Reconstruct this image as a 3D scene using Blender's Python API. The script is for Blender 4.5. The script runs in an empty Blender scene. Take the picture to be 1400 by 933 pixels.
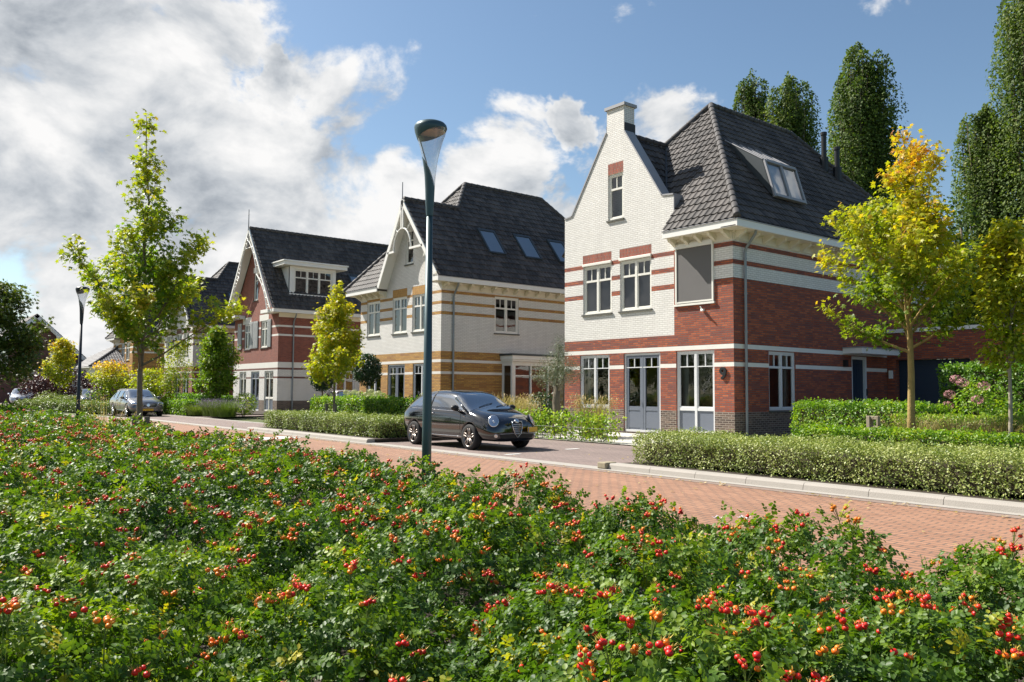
import bpy, bmesh, math, random
import numpy as np
from mathutils import Vector, Matrix
random.seed(7)
RNG = np.random.default_rng(11)
S = bpy.context.scene
COL = S.collection
PI = math.pi
R = math.radians

# ------------------------------------------------------------------ materials
def new_mat(name):
    m = bpy.data.materials.new(name); m.use_nodes = True
    nt = m.node_tree; nt.nodes.clear()
    out = nt.nodes.new('ShaderNodeOutputMaterial')
    return m, nt, out
def N(nt, typ, ins=None, **props):
    n = nt.nodes.new(typ)
    for k, v in props.items(): setattr(n, k, v)
    for k, v in (ins or {}).items():
        if isinstance(v, bpy.types.NodeSocket): nt.links.new(v, n.inputs[k])
        else: n.inputs[k].default_value = v
    return n
def c4(c): return (c[0], c[1], c[2], 1.0)
def ramp(nt, fac, stops):
    n = nt.nodes.new('ShaderNodeValToRGB'); nt.links.new(fac, n.inputs[0])
    el = n.color_ramp.elements
    while len(el) < len(stops): el.new(0.5)
    for e, (p, c) in zip(el, stops): e.position = p; e.color = c4(c)
    return n.outputs[0]
def M_(nt, op, a, b=None):
    n = nt.nodes.new('ShaderNodeMath'); n.operation = op
    for i, v in enumerate((a, b)):
        if v is None: continue
        if isinstance(v, bpy.types.NodeSocket): nt.links.new(v, n.inputs[i])
        else: n.inputs[i].default_value = v
    return n.outputs[0]
def mixc(nt, fac, a, b, mode='MIX'):
    n = nt.nodes.new('ShaderNodeMix'); n.data_type = 'RGBA'; n.blend_type = mode
    for idx, v in ((0, fac), (6, a), (7, b)):
        if isinstance(v, bpy.types.NodeSocket): nt.links.new(v, n.inputs[idx])
        else: n.inputs[idx].default_value = v if idx == 0 else c4(v)
    return n.outputs[2]
def plain(name, col, rough=0.6, metal=0.0, var=0.06, scale=3.0, bump=0.0, coat=0.0, ior=1.45, bscale=60):
    m, nt, out = new_mat(name)
    g = N(nt, 'ShaderNodeNewGeometry')
    nz = N(nt, 'ShaderNodeTexNoise', {'Vector': g.outputs['Position'], 'Scale': scale, 'Detail': 4.0})
    f = M_(nt, 'MULTIPLY_ADD', nz.outputs['Fac'], 2 * var)
    f.node.inputs[2].default_value = 1 - var
    col2 = mixc(nt, 1.0, col, (1, 1, 1), 'MULTIPLY')
    cmb = N(nt, 'ShaderNodeCombineColor', {0: f, 1: f, 2: f})
    nt.links.new(cmb.outputs[0], col2.node.inputs[7])
    p = N(nt, 'ShaderNodeBsdfPrincipled', {'Base Color': col2, 'Roughness': rough, 'Metallic': metal, 'Coat Weight': coat, 'IOR': ior})
    if coat: p.inputs['Coat Roughness'].default_value = 0.03
    if bump:
        b = N(nt, 'ShaderNodeTexNoise', {'Vector': g.outputs['Position'], 'Scale': bscale, 'Detail': 5.0})
        bb = N(nt, 'ShaderNodeBump', {'Height': b.outputs['Fac'], 'Strength': bump, 'Distance': 0.01})
        nt.links.new(bb.outputs[0], p.inputs['Normal'])
    nt.links.new(p.outputs[0], out.inputs[0])
    return m
def wall_uv(nt, vertical=False):
    g = N(nt, 'ShaderNodeNewGeometry')
    sp = N(nt, 'ShaderNodeSeparateXYZ', {0: g.outputs['Position']})
    sn = N(nt, 'ShaderNodeSeparateXYZ', {0: g.outputs['True Normal']})
    ax = M_(nt, 'ABSOLUTE', sn.outputs[0]); ay = M_(nt, 'ABSOLUTE', sn.outputs[1])
    sel = M_(nt, 'GREATER_THAN', ax, ay)
    mx = N(nt, 'ShaderNodeMix', {0: sel, 2: sp.outputs[0], 3: sp.outputs[1]})
    a, b = mx.outputs[0], sp.outputs[2]
    if vertical: a, b = b, a
    cv = N(nt, 'ShaderNodeCombineXYZ', {0: a, 1: b, 2: 0.0})
    return cv.outputs[0], g
def brick(name, c1, c2, cm, bump=0.5, rough=0.85, dirt=0.12, vertical=False, bw=0.22, rh=0.0685, mortar=0.011, msm=0.15, mixv=0.0, c3=None):
    m, nt, out = new_mat(name)
    uv, g = wall_uv(nt, vertical)
    wob = N(nt, 'ShaderNodeTexNoise', {'Vector': g.outputs['Position'], 'Scale': 6.0, 'Detail': 3.0})
    off = N(nt, 'ShaderNodeVectorMath', {0: wob.outputs['Color'], 1: (0.006, 0.006, 0.0)}, operation='MULTIPLY')
    uv2 = N(nt, 'ShaderNodeVectorMath', {0: uv, 1: off.outputs[0]}, operation='ADD')
    bt = N(nt, 'ShaderNodeTexBrick', {'Vector': uv2.outputs[0], 'Color1': c4(c1), 'Color2': c4(c2), 'Mortar': c4(cm), 'Scale': 1.0,
           'Mortar Size': mortar, 'Mortar Smooth': msm, 'Brick Width': bw, 'Row Height': rh, 'Bias': mixv})
    col = bt.outputs['Color']
    if c3 is not None:
        # a second, offset brick lattice picks out single odd bricks
        bt2 = N(nt, 'ShaderNodeTexBrick', {'Vector': uv2.outputs[0], 'Color1': (0, 0, 0, 1), 'Color2': (1, 1, 1, 1), 'Mortar': (0, 0, 0, 1),
                'Scale': 1.0, 'Mortar Size': mortar, 'Brick Width': bw, 'Row Height': rh, 'Bias': -0.55})
        ln = N(nt, 'ShaderNodeTexWhiteNoise', {'Vector': N(nt, 'ShaderNodeVectorMath', {0: N(nt, 'ShaderNodeVectorMath', {0: uv2.outputs[0], 1: (1 / bw * 0.5, 1 / rh, 1)}, operation='MULTIPLY').outputs[0]}, operation='FLOOR').outputs[0]})
        pick = M_(nt, 'GREATER_THAN', ln.outputs['Value'], 0.72)
        inv = M_(nt, 'SUBTRACT', 1.0, bt.outputs['Fac'])
        col = mixc(nt, M_(nt, 'MULTIPLY', M_(nt, 'MULTIPLY', pick, inv), 0.7), col, c3)
    nz = N(nt, 'ShaderNodeTexNoise', {'Vector': g.outputs['Position'], 'Scale': 0.9, 'Detail': 6.0, 'Roughness': 0.65})
    k = M_(nt, 'MULTIPLY_ADD', nz.outputs['Fac'], dirt * 2); k.node.inputs[2].default_value = 1 - dirt
    stz = N(nt, 'ShaderNodeTexNoise', {'Vector': N(nt, 'ShaderNodeMapping', {'Vector': g.outputs['Position'], 'Scale': (3.2, 3.2, 0.35)}).outputs[0], 'Scale': 1.0, 'Detail': 5.0, 'Roughness': 0.6})
    k = M_(nt, 'MULTIPLY', k, M_(nt, 'ADD', 0.90, M_(nt, 'MULTIPLY', stz.outputs['Fac'], 0.20)))
    kk = N(nt, 'ShaderNodeCombineColor', {0: k, 1: k, 2: k})
    col = mixc(nt, 1.0, col, kk.outputs[0], 'MULTIPLY')
    p = N(nt, 'ShaderNodeBsdfPrincipled', {'Base Color': col, 'Roughness': rough})
    fine = N(nt, 'ShaderNodeTexNoise', {'Vector': g.outputs['Position'], 'Scale': 90.0, 'Detail': 3.0})
    h = M_(nt, 'ADD', M_(nt, 'SUBTRACT', 1.0, bt.outputs['Fac']), M_(nt, 'MULTIPLY', fine.outputs['Fac'], 0.5))
    bp = N(nt, 'ShaderNodeBump', {'Height': h, 'Strength': bump, 'Distance': 0.012})
    nt.links.new(bp.outputs[0], p.inputs['Normal'])
    nt.links.new(p.outputs[0], out.inputs[0])
    return m
def leafmat(name, stops, rough=0.5, trans=0.3, tcol=(1.0, 1.1, 0.5), spec=0.5):
    m, nt, out = new_mat(name)
    a = N(nt, 'ShaderNodeAttribute', attribute_name='tint')
    col = ramp(nt, a.outputs['Fac'], stops)
    p = N(nt, 'ShaderNodeBsdfPrincipled', {'Base Color': col, 'Roughness': rough, 'Specular IOR Level': spec})
    tc = mixc(nt, 1.0, col, tcol, 'MULTIPLY')
    t = N(nt, 'ShaderNodeBsdfTranslucent', {'Color': tc})
    mx = N(nt, 'ShaderNodeMixShader', {0: trans, 1: p.outputs[0], 2: t.outputs[0]})
    nt.links.new(mx.outputs[0], out.inputs[0])
    return m
def glassmat(name, tint=(0.62, 0.68, 0.68), ior=1.9, extra=0.0):
    m, nt, out = new_mat(name)
    fr = N(nt, 'ShaderNodeFresnel', {'IOR': ior})
    fac = M_(nt, 'MINIMUM', M_(nt, 'ADD', fr.outputs[0], extra), 1.0)
    tr = N(nt, 'ShaderNodeBsdfTransparent', {'Color': c4(tint)})
    g = N(nt, 'ShaderNodeNewGeometry')
    wv = N(nt, 'ShaderNodeTexNoise', {'Vector': g.outputs['Position'], 'Scale': 1.6, 'Detail': 1.0})
    bp = N(nt, 'ShaderNodeBump', {'Height': wv.outputs['Fac'], 'Strength': 0.12, 'Distance': 0.05})
    gl = N(nt, 'ShaderNodeBsdfGlossy', {'Color': (0.95, 0.97, 1.0, 1), 'Roughness': 0.01, 'Normal': bp.outputs[0]})
    mx = N(nt, 'ShaderNodeMixShader', {0: fac, 1: tr.outputs[0], 2: gl.outputs[0]})
    nt.links.new(mx.outputs[0], out.inputs[0])
    return m

WHITEB = brick('white_painted_brick', (0.80, 0.785, 0.745), (0.72, 0.705, 0.665), (0.58, 0.56, 0.52), bump=0.8, rough=0.6, dirt=0.07)
REDB = brick('red_brick', (0.46, 0.11, 0.040), (0.25, 0.048, 0.024), (0.13, 0.085, 0.07), bump=0.6, c3=(0.17, 0.045, 0.04))
REDV = brick('red_soldier_brick', (0.40, 0.085, 0.045), (0.25, 0.050, 0.030), (0.20, 0.15, 0.12), bump=0.6, vertical=True)
PLINTH = brick('brown_plinth_brick', (0.17, 0.115, 0.085), (0.085, 0.055, 0.045), (0.27, 0.23, 0.19), bump=0.7, c3=(0.05, 0.035, 0.03))
OCHRE = brick('ochre_brick', (0.60, 0.33, 0.075), (0.46, 0.235, 0.05), (0.24, 0.16, 0.09), bump=0.6, c3=(0.33, 0.14, 0.04))
OCHREV = brick('ochre_soldier_brick', (0.60, 0.33, 0.075), (0.46, 0.235, 0.05), (0.24, 0.16, 0.09), bump=0.6, vertical=True)
REDB3 = brick('orange_red_brick', (0.33, 0.082, 0.045), (0.22, 0.050, 0.03), (0.20, 0.14, 0.12), bump=0.5)
BROWNB = brick('dark_brown_brick', (0.20, 0.065, 0.05), (0.13, 0.045, 0.035), (0.15, 0.11, 0.09), bump=0.5)
WHITEST = plain('white_stone_band', (0.74, 0.72, 0.67), 0.7, var=0.07, scale=5, bump=0.2)
FRAME = plain('cream_painted_frame', (0.78, 0.765, 0.70), 0.4, var=0.03)
FRAMEG = plain('light_grey_frame', (0.66, 0.67, 0.68), 0.4, var=0.03)
TRIM = plain('white_painted_trim', (0.82, 0.81, 0.77), 0.45, var=0.04, scale=2)
SOFFIT = plain('cream_soffit', (0.74, 0.69, 0.56), 0.55, var=0.05)
SLATE = plain('slate_blue_panel', (0.155, 0.175, 0.215), 0.4, var=0.05)
NAVY = plain('dark_blue_door', (0.018, 0.035, 0.06), 0.4, var=0.05)
SILL = plain('dark_stone_sill', (0.10, 0.10, 0.085), 0.7, var=0.15, scale=20)
ZINC = plain('grey_zinc', (0.32, 0.32, 0.335), 0.55, metal=0.2, var=0.1, scale=3)
ZINCD = plain('dark_zinc', (0.06, 0.072, 0.08), 0.45, metal=0.3, var=0.12, scale=3)
PIPE = plain('grey_downpipe', (0.26, 0.285, 0.30), 0.45, metal=0.3)
LEAD = plain('black_lead', (0.035, 0.037, 0.04), 0.6)
BLACKM = plain('black_metal', (0.012, 0.014, 0.016), 0.45)
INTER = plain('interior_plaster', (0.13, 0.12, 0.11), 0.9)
CURT = plain('white_curtain', (0.62, 0.62, 0.60), 0.9)
GREYBACK = plain('grey_pane_backing', (0.24, 0.235, 0.245), 0.9, var=0.12, scale=1.5)  # grey painted in for sky reflected in the panes, and for lace
SCREEN = plain('grey_fabric_screen', (0.145, 0.14, 0.138), 0.9, var=0.06, scale=2)
GLASS = glassmat('window_glass')
GLASSD = glassmat('roof_window_glass', tint=(0.92, 0.93, 0.94), ior=1.8, extra=0.10)
SHUT = plain('grey_shutter', (0.36, 0.37, 0.37), 0.5)

def tilemat(name, col, paler):
    m, nt, out = new_mat(name)
    g = N(nt, 'ShaderNodeNewGeometry')
    tc = N(nt, 'ShaderNodeAttribute', attribute_name='tint')
    nz = N(nt, 'ShaderNodeTexNoise', {'Vector': g.outputs['Position'], 'Scale': 1.3, 'Detail': 6.0})
    big = N(nt, 'ShaderNodeTexNoise', {'Vector': g.outputs['Position'], 'Scale': 0.45, 'Detail': 3.0})
    f = M_(nt, 'ADD', M_(nt, 'ADD', M_(nt, 'MULTIPLY', nz.outputs['Fac'], 0.4), M_(nt, 'MULTIPLY', tc.outputs['Fac'], 0.45)), M_(nt, 'MULTIPLY', M_(nt, 'SUBTRACT', big.outputs['Fac'], 0.45), 0.8))
    c = ramp(nt, f, [(0.25, col), (0.8, paler)])  # noise mixes both tile tones per tile and in weathered patches
    p = N(nt, 'ShaderNodeBsdfPrincipled', {'Base Color': c, 'Roughness': 0.62, 'Specular IOR Level': 0.28})
    fine = N(nt, 'ShaderNodeTexNoise', {'Vector': g.outputs['Position'], 'Scale': 70.0, 'Detail': 3.0})
    bp = N(nt, 'ShaderNodeBump', {'Height': fine.outputs['Fac'], 'Strength': 0.25, 'Distance': 0.01})
    nt.links.new(bp.outputs[0], p.inputs['Normal'])
    nt.links.new(p.outputs[0], out.inputs[0])
    return m
TILE = tilemat('anthracite_roof_tile', (0.046, 0.042, 0.040), (0.115, 0.102, 0.094))
TILE2 = tilemat('ridge_tile', (0.075, 0.07, 0.068), (0.14, 0.13, 0.125))
TILEG = tilemat('grey_roof_tile', (0.11, 0.11, 0.12), (0.17, 0.165, 0.17))

# ------------------------------------------------------------------ helpers
ORG = {}
def org(o): return ORG.get(o.name, Vector((0, 0, 0))) if o else Vector((0, 0, 0))
def empty(name, loc, label, cat, group=None, kind=None):
    o = bpy.data.objects.new(name, None); COL.objects.link(o); o.location = loc
    o.empty_display_size = 0.2
    ORG[o.name] = Vector(loc)
    o['label'] = label; o['category'] = cat
    if group: o['group'] = group
    if kind: o['kind'] = kind
    return o
def tag(o, label=None, cat=None, group=None, kind=None):
    if label: o['label'] = label
    if cat: o['category'] = cat
    if group: o['group'] = group
    if kind: o['kind'] = kind
    return o
class MB:
    def __init__(s): s.v = []; s.f = []; s.m = []; s.t = []
    def add(s, vs, fs, mi=0):
        b = len(s.v); s.v += [tuple(v) for v in vs]
        for f in fs: s.f.append([b + i for i in f]); s.m.append(mi)
        return s
    def box(s, x0, x1, y0, y1, z0, z1, mi=0, rot=None, c=None):
        x0, x1 = min(x0, x1), max(x0, x1); y0, y1 = min(y0, y1), max(y0, y1); z0, z1 = min(z0, z1), max(z0, z1)
        vs = [(x, y, z) for z in (z0, z1) for (x, y) in ((x0, y0), (x1, y0), (x1, y1), (x0, y1))]
        if rot is not None: vs = [tuple(rot @ Vector(v) + (c or Vector((0, 0, 0)))) for v in vs]
        return s.add(vs, [(0, 3, 2, 1), (4, 5, 6, 7), (0, 1, 5, 4), (1, 2, 6, 5), (2, 3, 7, 6), (3, 0, 4, 7)], mi)
    def tube(s, pts, rad, n=8, mi=0, caps=True):
        pts = [Vector(p) for p in pts]
        if not hasattr(rad, '__len__'): rad = [rad] * len(pts)
        rings = []; b = len(s.v)
        up = Vector((0, 0, 1))
        d0 = (pts[1] - pts[0]).normalized()
        a = d0.cross(up)
        if a.length < 0.1: a = d0.cross(Vector((1, 0, 0)))
        a.normalize()
        for i, p in enumerate(pts):
            d = (pts[min(i + 1, len(pts) - 1)] - pts[max(i - 1, 0)]).normalized()
            a = (a - d * a.dot(d)).normalized(); c = d.cross(a)
            for k in range(n):
                t = 2 * PI * k / n
                s.v.append(tuple(p + (a * math.cos(t) + c * math.sin(t)) * rad[i]))
        for i in range(len(pts) - 1):
            for k in range(n):
                k2 = (k + 1) % n
                s.f.append([b + i * n + k, b + i * n + k2, b + (i + 1) * n + k2, b + (i + 1) * n + k]); s.m.append(mi)
        if caps:
            s.f.append([b + k for k in range(n)][::-1]); s.m.append(mi)
            s.f.append([b + (len(pts) - 1) * n + k for k in range(n)]); s.m.append(mi)
        return s
    def lathe(s, prof, n=24, mi=0, c=(0, 0, 0), axis='z'):
        b = len(s.v)
        for r, z in prof:
            for k in range(n):
                t = 2 * PI * k / n
                p = (r * math.cos(t), r * math.sin(t), z)
                if axis == 'y': p = (p[0], p[2], p[1])
                if axis == 'x': p = (p[2], p[0], p[1])
                s.v.append((p[0] + c[0], p[1] + c[1], p[2] + c[2]))
        for i in range(len(prof) - 1):
            for k in range(n):
                k2 = (k + 1) % n
                s.f.append([b + i * n + k, b + i * n + k2, b + (i + 1) * n + k2, b + (i + 1) * n + k]); s.m.append(mi)
        return s
    def build(s, name, mats, parent=None, smooth=False, at=None, bevel=0.0, keep=False):
        o_ = org(parent) if not keep else Vector((0, 0, 0))
        if at is not None: o_ = Vector(at)
        me = bpy.data.meshes.new(name)
        me.from_pydata([(v[0] - o_[0], v[1] - o_[1], v[2] - o_[2]) for v in s.v], [], s.f)
        if not isinstance(mats, (list, tuple)): mats = [mats]
        for m in mats: me.materials.append(m)
        me.polygons.foreach_set('material_index', s.m)
        if smooth: me.polygons.foreach_set('use_smooth', [True] * len(s.f))
        me.update()
        o = bpy.data.objects.new(name, me); COL.objects.link(o)
        if parent: o.parent = parent; ORG[o.name] = o_
        elif at is not None: o.location = at; ORG[o.name] = o_
        if bevel:
            md = o.modifiers.new('bevel', 'BEVEL'); md.width = bevel; md.segments = 2; md.limit_method = 'ANGLE'
        return o
def np_mesh(name, verts, quads, mat, tint=None, parent=None, at=None, smooth=False, tris=None):
    verts = np.asarray(verts, np.float32)
    o_ = org(parent) if parent else Vector(at or (0, 0, 0))
    verts = verts - np.array([o_[0], o_[1], o_[2]], np.float32)
    me = bpy.data.meshes.new(name)
    quads = np.asarray(quads, np.int32).reshape(-1, 4)
    n = len(quads); nt_ = 0 if tris is None else len(tris)
    me.vertices.add(len(verts)); me.vertices.foreach_set('co', verts.ravel())
    me.loops.add(n * 4 + nt_ * 3); me.polygons.add(n + nt_)
    lv = quads.ravel() if not nt_ else np.concatenate([quads.ravel(), np.asarray(tris, np.int32).ravel()])
    me.loops.foreach_set('vertex_index', lv)
    st = np.arange(n) * 4
    if nt_: st = np.concatenate([st, n * 4 + np.arange(nt_) * 3])
    me.polygons.foreach_set('loop_start', st.astype(np.int32))
    me.update(calc_edges=True); me.validate()
    if tint is not None:
        at_ = me.attributes.new('tint', 'FLOAT', 'POINT'); at_.data.foreach_set('value', np.asarray(tint, np.float32))
    if smooth: me.polygons.foreach_set('use_smooth', np.ones(n + nt_, bool))
    me.materials.append(mat)
    o = bpy.data.objects.new(name, me); COL.objects.link(o)
    if parent: o.parent = parent; ORG[o.name] = o_
    elif at is not None: o.location = at; ORG[o.name] = o_
    return o
def copy_tree(o, parent=None, src_children=None):
    c = o.copy(); COL.objects.link(c)
    c.parent = parent
    ORG[c.name] = ORG.get(o.name, Vector((0, 0, 0)))
    for ch in [x for x in bpy.data.objects if x.parent == o]: copy_tree(ch, c)
    return c

# walls: frame 'F' = plane y=off facing -y, 'S' = plane x=off facing +x ; d is outward
def P(fr, off, u, d, z): return (u, off - d, z) if fr == 'F' else (off + d, u, z)
def fbox(mb, fr, off, u0, u1, d0, d1, z0, z1, mi=0):
    a = P(fr, off, u0, d0, z0); b = P(fr, off, u1, d1, z1)
    mb.box(a[0], b[0], a[1], b[1], a[2], b[2], mi)
def clip_line(poly, prof):
    # poly list of (u,z); keep below the line through prof ((ua,za),(ub,zb))
    (ua, za), (ub, zb) = prof
    out = []
    def side(p): return (za + (zb - za) * (p[0] - ua) / (ub - ua)) - p[1]
    for i in range(len(poly)):
        p, q = poly[i], poly[(i + 1) % len(poly)]
        sp, sq = side(p), side(q)
        if sp >= -1e-6: out.append(p)
        if (sp > 1e-6 and sq < -1e-6) or (sp < -1e-6 and sq > 1e-6):
            t = sp / (sp - sq); out.append((p[0] + (q[0] - p[0]) * t, p[1] + (q[1] - p[1]) * t))
    return out
def wall(mb, fr, off, u0, u1, z0, ztop, opens, zone, us=(), zs=(), prof=None, reveal=0.16):
    """ztop number or profile list [(u,z)...] ; zone(u,z)->material index"""
    if prof is None: prof = [(u0, ztop), (u1, ztop)]
    zt = max(p[1] for p in prof)
    U = sorted({round(x, 4) for x in list(us) + [u0, u1] + [o[0] for o in opens] + [o[1] for o in opens] + [p[0] for p in prof] if u0 - 1e-6 <= x <= u1 + 1e-6})
    Z = sorted({round(x, 4) for x in list(zs) + [z0, zt] + [o[2] for o in opens] + [o[3] for o in opens] + [p[1] for p in prof] if z0 - 1e-6 <= x <= zt + 1e-6})
    for a, b in zip(U[:-1], U[1:]):
        if b - a < 1e-4: continue
        um = (a + b) / 2
        seg = None
        for p, q in zip(prof[:-1], prof[1:]):
            if p[0] - 1e-6 <= um <= q[0] + 1e-6 and q[0] - p[0] > 1e-5: seg = (p, q)
        for c, d in zip(Z[:-1], Z[1:]):
            if d - c < 1e-4: continue
            zm = (c + d) / 2
            if any(o[0] < um < o[1] and o[2] < zm < o[3] for o in opens): continue
            poly = clip_line([(a, c), (b, c), (b, d), (a, d)], seg)
            if len(poly) < 3: continue
            ar = abs(sum(p[0] * q[1] - q[0] * p[1] for p, q in zip(poly, poly[1:] + poly[:1])))
            if ar < 1e-5: continue
            mb.add([P(fr, off, u, 0, z) for u, z in poly], [tuple(range(len(poly)))], zone(um, min(zm, 99)))
    for o in opens:
        a, b, c, d = o[:4]
        mi = zone((a + b) / 2, d + 0.02) if len(o) < 5 else o[4]
        q = lambda u, dd, z: P(fr, off, u, dd, z)
        mb.add([q(a, 0, c), q(a, -reveal, c), q(a, -reveal, d), q(a, 0, d)], [(0, 1, 2, 3)], mi)
        mb.add([q(b, 0, c), q(b, 0, d), q(b, -reveal, d), q(b, -reveal, c)], [(0, 1, 2, 3)], mi)
        mb.add([q(a, 0, d), q(a, -reveal, d), q(b, -reveal, d), q(b, 0, d)], [(0, 1, 2, 3)], mi)
        mb.add([q(a, 0, c), q(b, 0, c), q(b, -reveal, c), q(a, -reveal, c)], [(0, 1, 2, 3)], mi)

def window(root, fr, off, u0, u1, z0, z1, style='upper', fmat=None, cols=2, curtain=0, sill=True, name='window', tz=None, label=None):
    fmat = fmat or FRAME
    mb = MB(); B = lambda a, b, d0, d1, c, e, mi=0: fbox(mb, fr, off, a, b, d0, d1, c, e, mi)
    bw = 0.075; g = 0.004
    D0, D1 = -0.13, -0.045
    u0 += g; u1 -= g; z0 += g; z1 -= g
    B(u0, u0 + bw, D0, D1, z0, z1); B(u1 - bw, u1, D0, D1, z0, z1)
    B(u0 + bw, u1 - bw, D0, D1, z1 - bw, z1); B(u0 + bw, u1 - bw, D0, D1 + 0.012, z0, z0 + bw)
    inner0, inner1 = u0 + bw, u1 - bw
    zb = z0 + bw
    if style == 'tall':      # solid slate panels at the foot
        zp = 0.84
        B(inner0, inner1, D0, D1 - 0.004, zp, zp + 0.10)
        B(inner0, inner1, D0 + 0.01, D0 + 0.05, z0 + bw, zp, 1)
        zb = zp + 0.10
    tr = tz if tz else z1 - 0.52
    if style == 'plain': tr = None
    w = (inner1 - inner0)
    mull = 0.085 if style != 'door' else 0.04
    edges = [inner0 + w * i / cols for i in range(cols + 1)]
    for i in range(1, cols):
        if style == 'door': B(edges[i] - 0.02, edges[i] + 0.02, D0 + 0.01, D1 - 0.004, z0, z1 - bw, 1)
        else: B(edges[i] - mull / 2, edges[i] + mull / 2, D0, D1 + 0.004, z0 + bw, z1 - bw)
    for i in range(cols):
        a = edges[i] + (mull / 2 if i else 0); b = edges[i + 1] - (mull / 2 if i < cols - 1 else 0)
        # casement
        s = 0.038
        cm = 0 if style != 'door' else 1
        if style == 'door':
            s = 0.10
            B(a, b, D0 + 0.01, D0 + 0.05, z0, 0.86, 1)
            B(a + 0.05, b - 0.05, D0 + 0.05, D0 + 0.065, z0 + 0.14, 0.74, 1)
            B(a, b, D0 + 0.01, D1 - 0.02, 0.80, 0.94, 1); zb = 0.94
            B(a, a + s, D0, D1 - 0.01, z0, z1 - bw, 1); B(b - s, b, D0, D1 - 0.01, z0, z1 - bw, 1); B(a + s, b - s, D0, D1 - 0.01, z1 - bw - s, z1 - bw, 1)
        else:
            B(a, a + s, D0 + 0.015, D1 - 0.022, zb, z1 - bw, 2); B(b - s, b, D0 + 0.015, D1 - 0.022, zb, z1 - bw, 2)
            B(a + s, b - s, D0 + 0.015, D1 - 0.022, zb, zb + s, 2); B(a + s, b - s, D0 + 0.015, D1 - 0.022, z1 - bw - s, z1 - bw, 2)
        if tr:
            th = 0.075 if style == 'upper' else 0.032
            B(a, b, D0 + 0.01, D1 - 0.006, tr - th, tr, 0 if style != 'door' else 0)
            B((a + b) / 2 - 0.015, (a + b) / 2 + 0.015, D0 + 0.02, D1 - 0.018, tr, z1 - bw - s)
    o = mb.build(name, [fmat, SLATE, FRAMEG if fmat != FRAME else FRAME], root, bevel=0.0)
    if label: o['label'] = label
    gp = MB(); gd = -0.095
    zg0 = zb if style in ('tall', 'door') else z0 + bw
    gp.add([P(fr, off, inner0, gd, zg0), P(fr, off, inner1, gd, zg0), P(fr, off, inner1, gd, z1 - bw), P(fr, off, inner0, gd, z1 - bw)], [(0, 1, 2, 3)])
    gp.build('pane', GLASS, o)
    if sill:
        sb = MB(); fbox(sb, fr, off, u0 - 0.05, u1 + 0.05, -0.05, 0.055, z0 - 0.065, z0 - 0.006); sb.build('sill', SILL, o)
    if curtain:
        cb = MB()
        def cloth(a, b, zc0, zc1):
            n = max(6, int((b - a) / 0.03)); vs = []
            for i in range(n + 1):
                u = a + (b - a) * i / n; dd = -0.30 + 0.03 * math.sin(u * 43) + 0.012 * math.sin(u * 91)
                vs += [P(fr, off, u, dd, zc0), P(fr, off, u, dd, zc1)]
            c1 = MB(); c1.add(vs, [(2 * i, 2 * i + 2, 2 * i + 3, 2 * i + 1) for i in range(n)]); c1.build('curtain', CURT, o)
        if curtain in (1, 3): cloth(u0 - 0.05, u0 + 0.28, z0, z1)
        if curtain in (2, 3): cloth(u1 - 0.28, u1 + 0.05, z0, z1)
        if curtain == 4: cloth(u0 - 0.05, u1 + 0.05, z0, z1 - (z1 - z0) * 0.3)
        if curtain == 6: cb.add([P(fr, off, u0, -0.24, z0 + 0.03), P(fr, off, u1, -0.24, z0 + 0.03), P(fr, off, u1, -0.24, z1 - 0.1), P(fr, off, u0, -0.24, z1 - 0.1)], [(0, 1, 2, 3)])
        if curtain == 5: cloth(u0 - 0.05, u1 + 0.05, z0, z1)
        if cb.f: cb.build('pane_backing', GREYBACK, o)  # flat sheet behind the glass, stands in for reflected sky and lace
    return o

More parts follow.
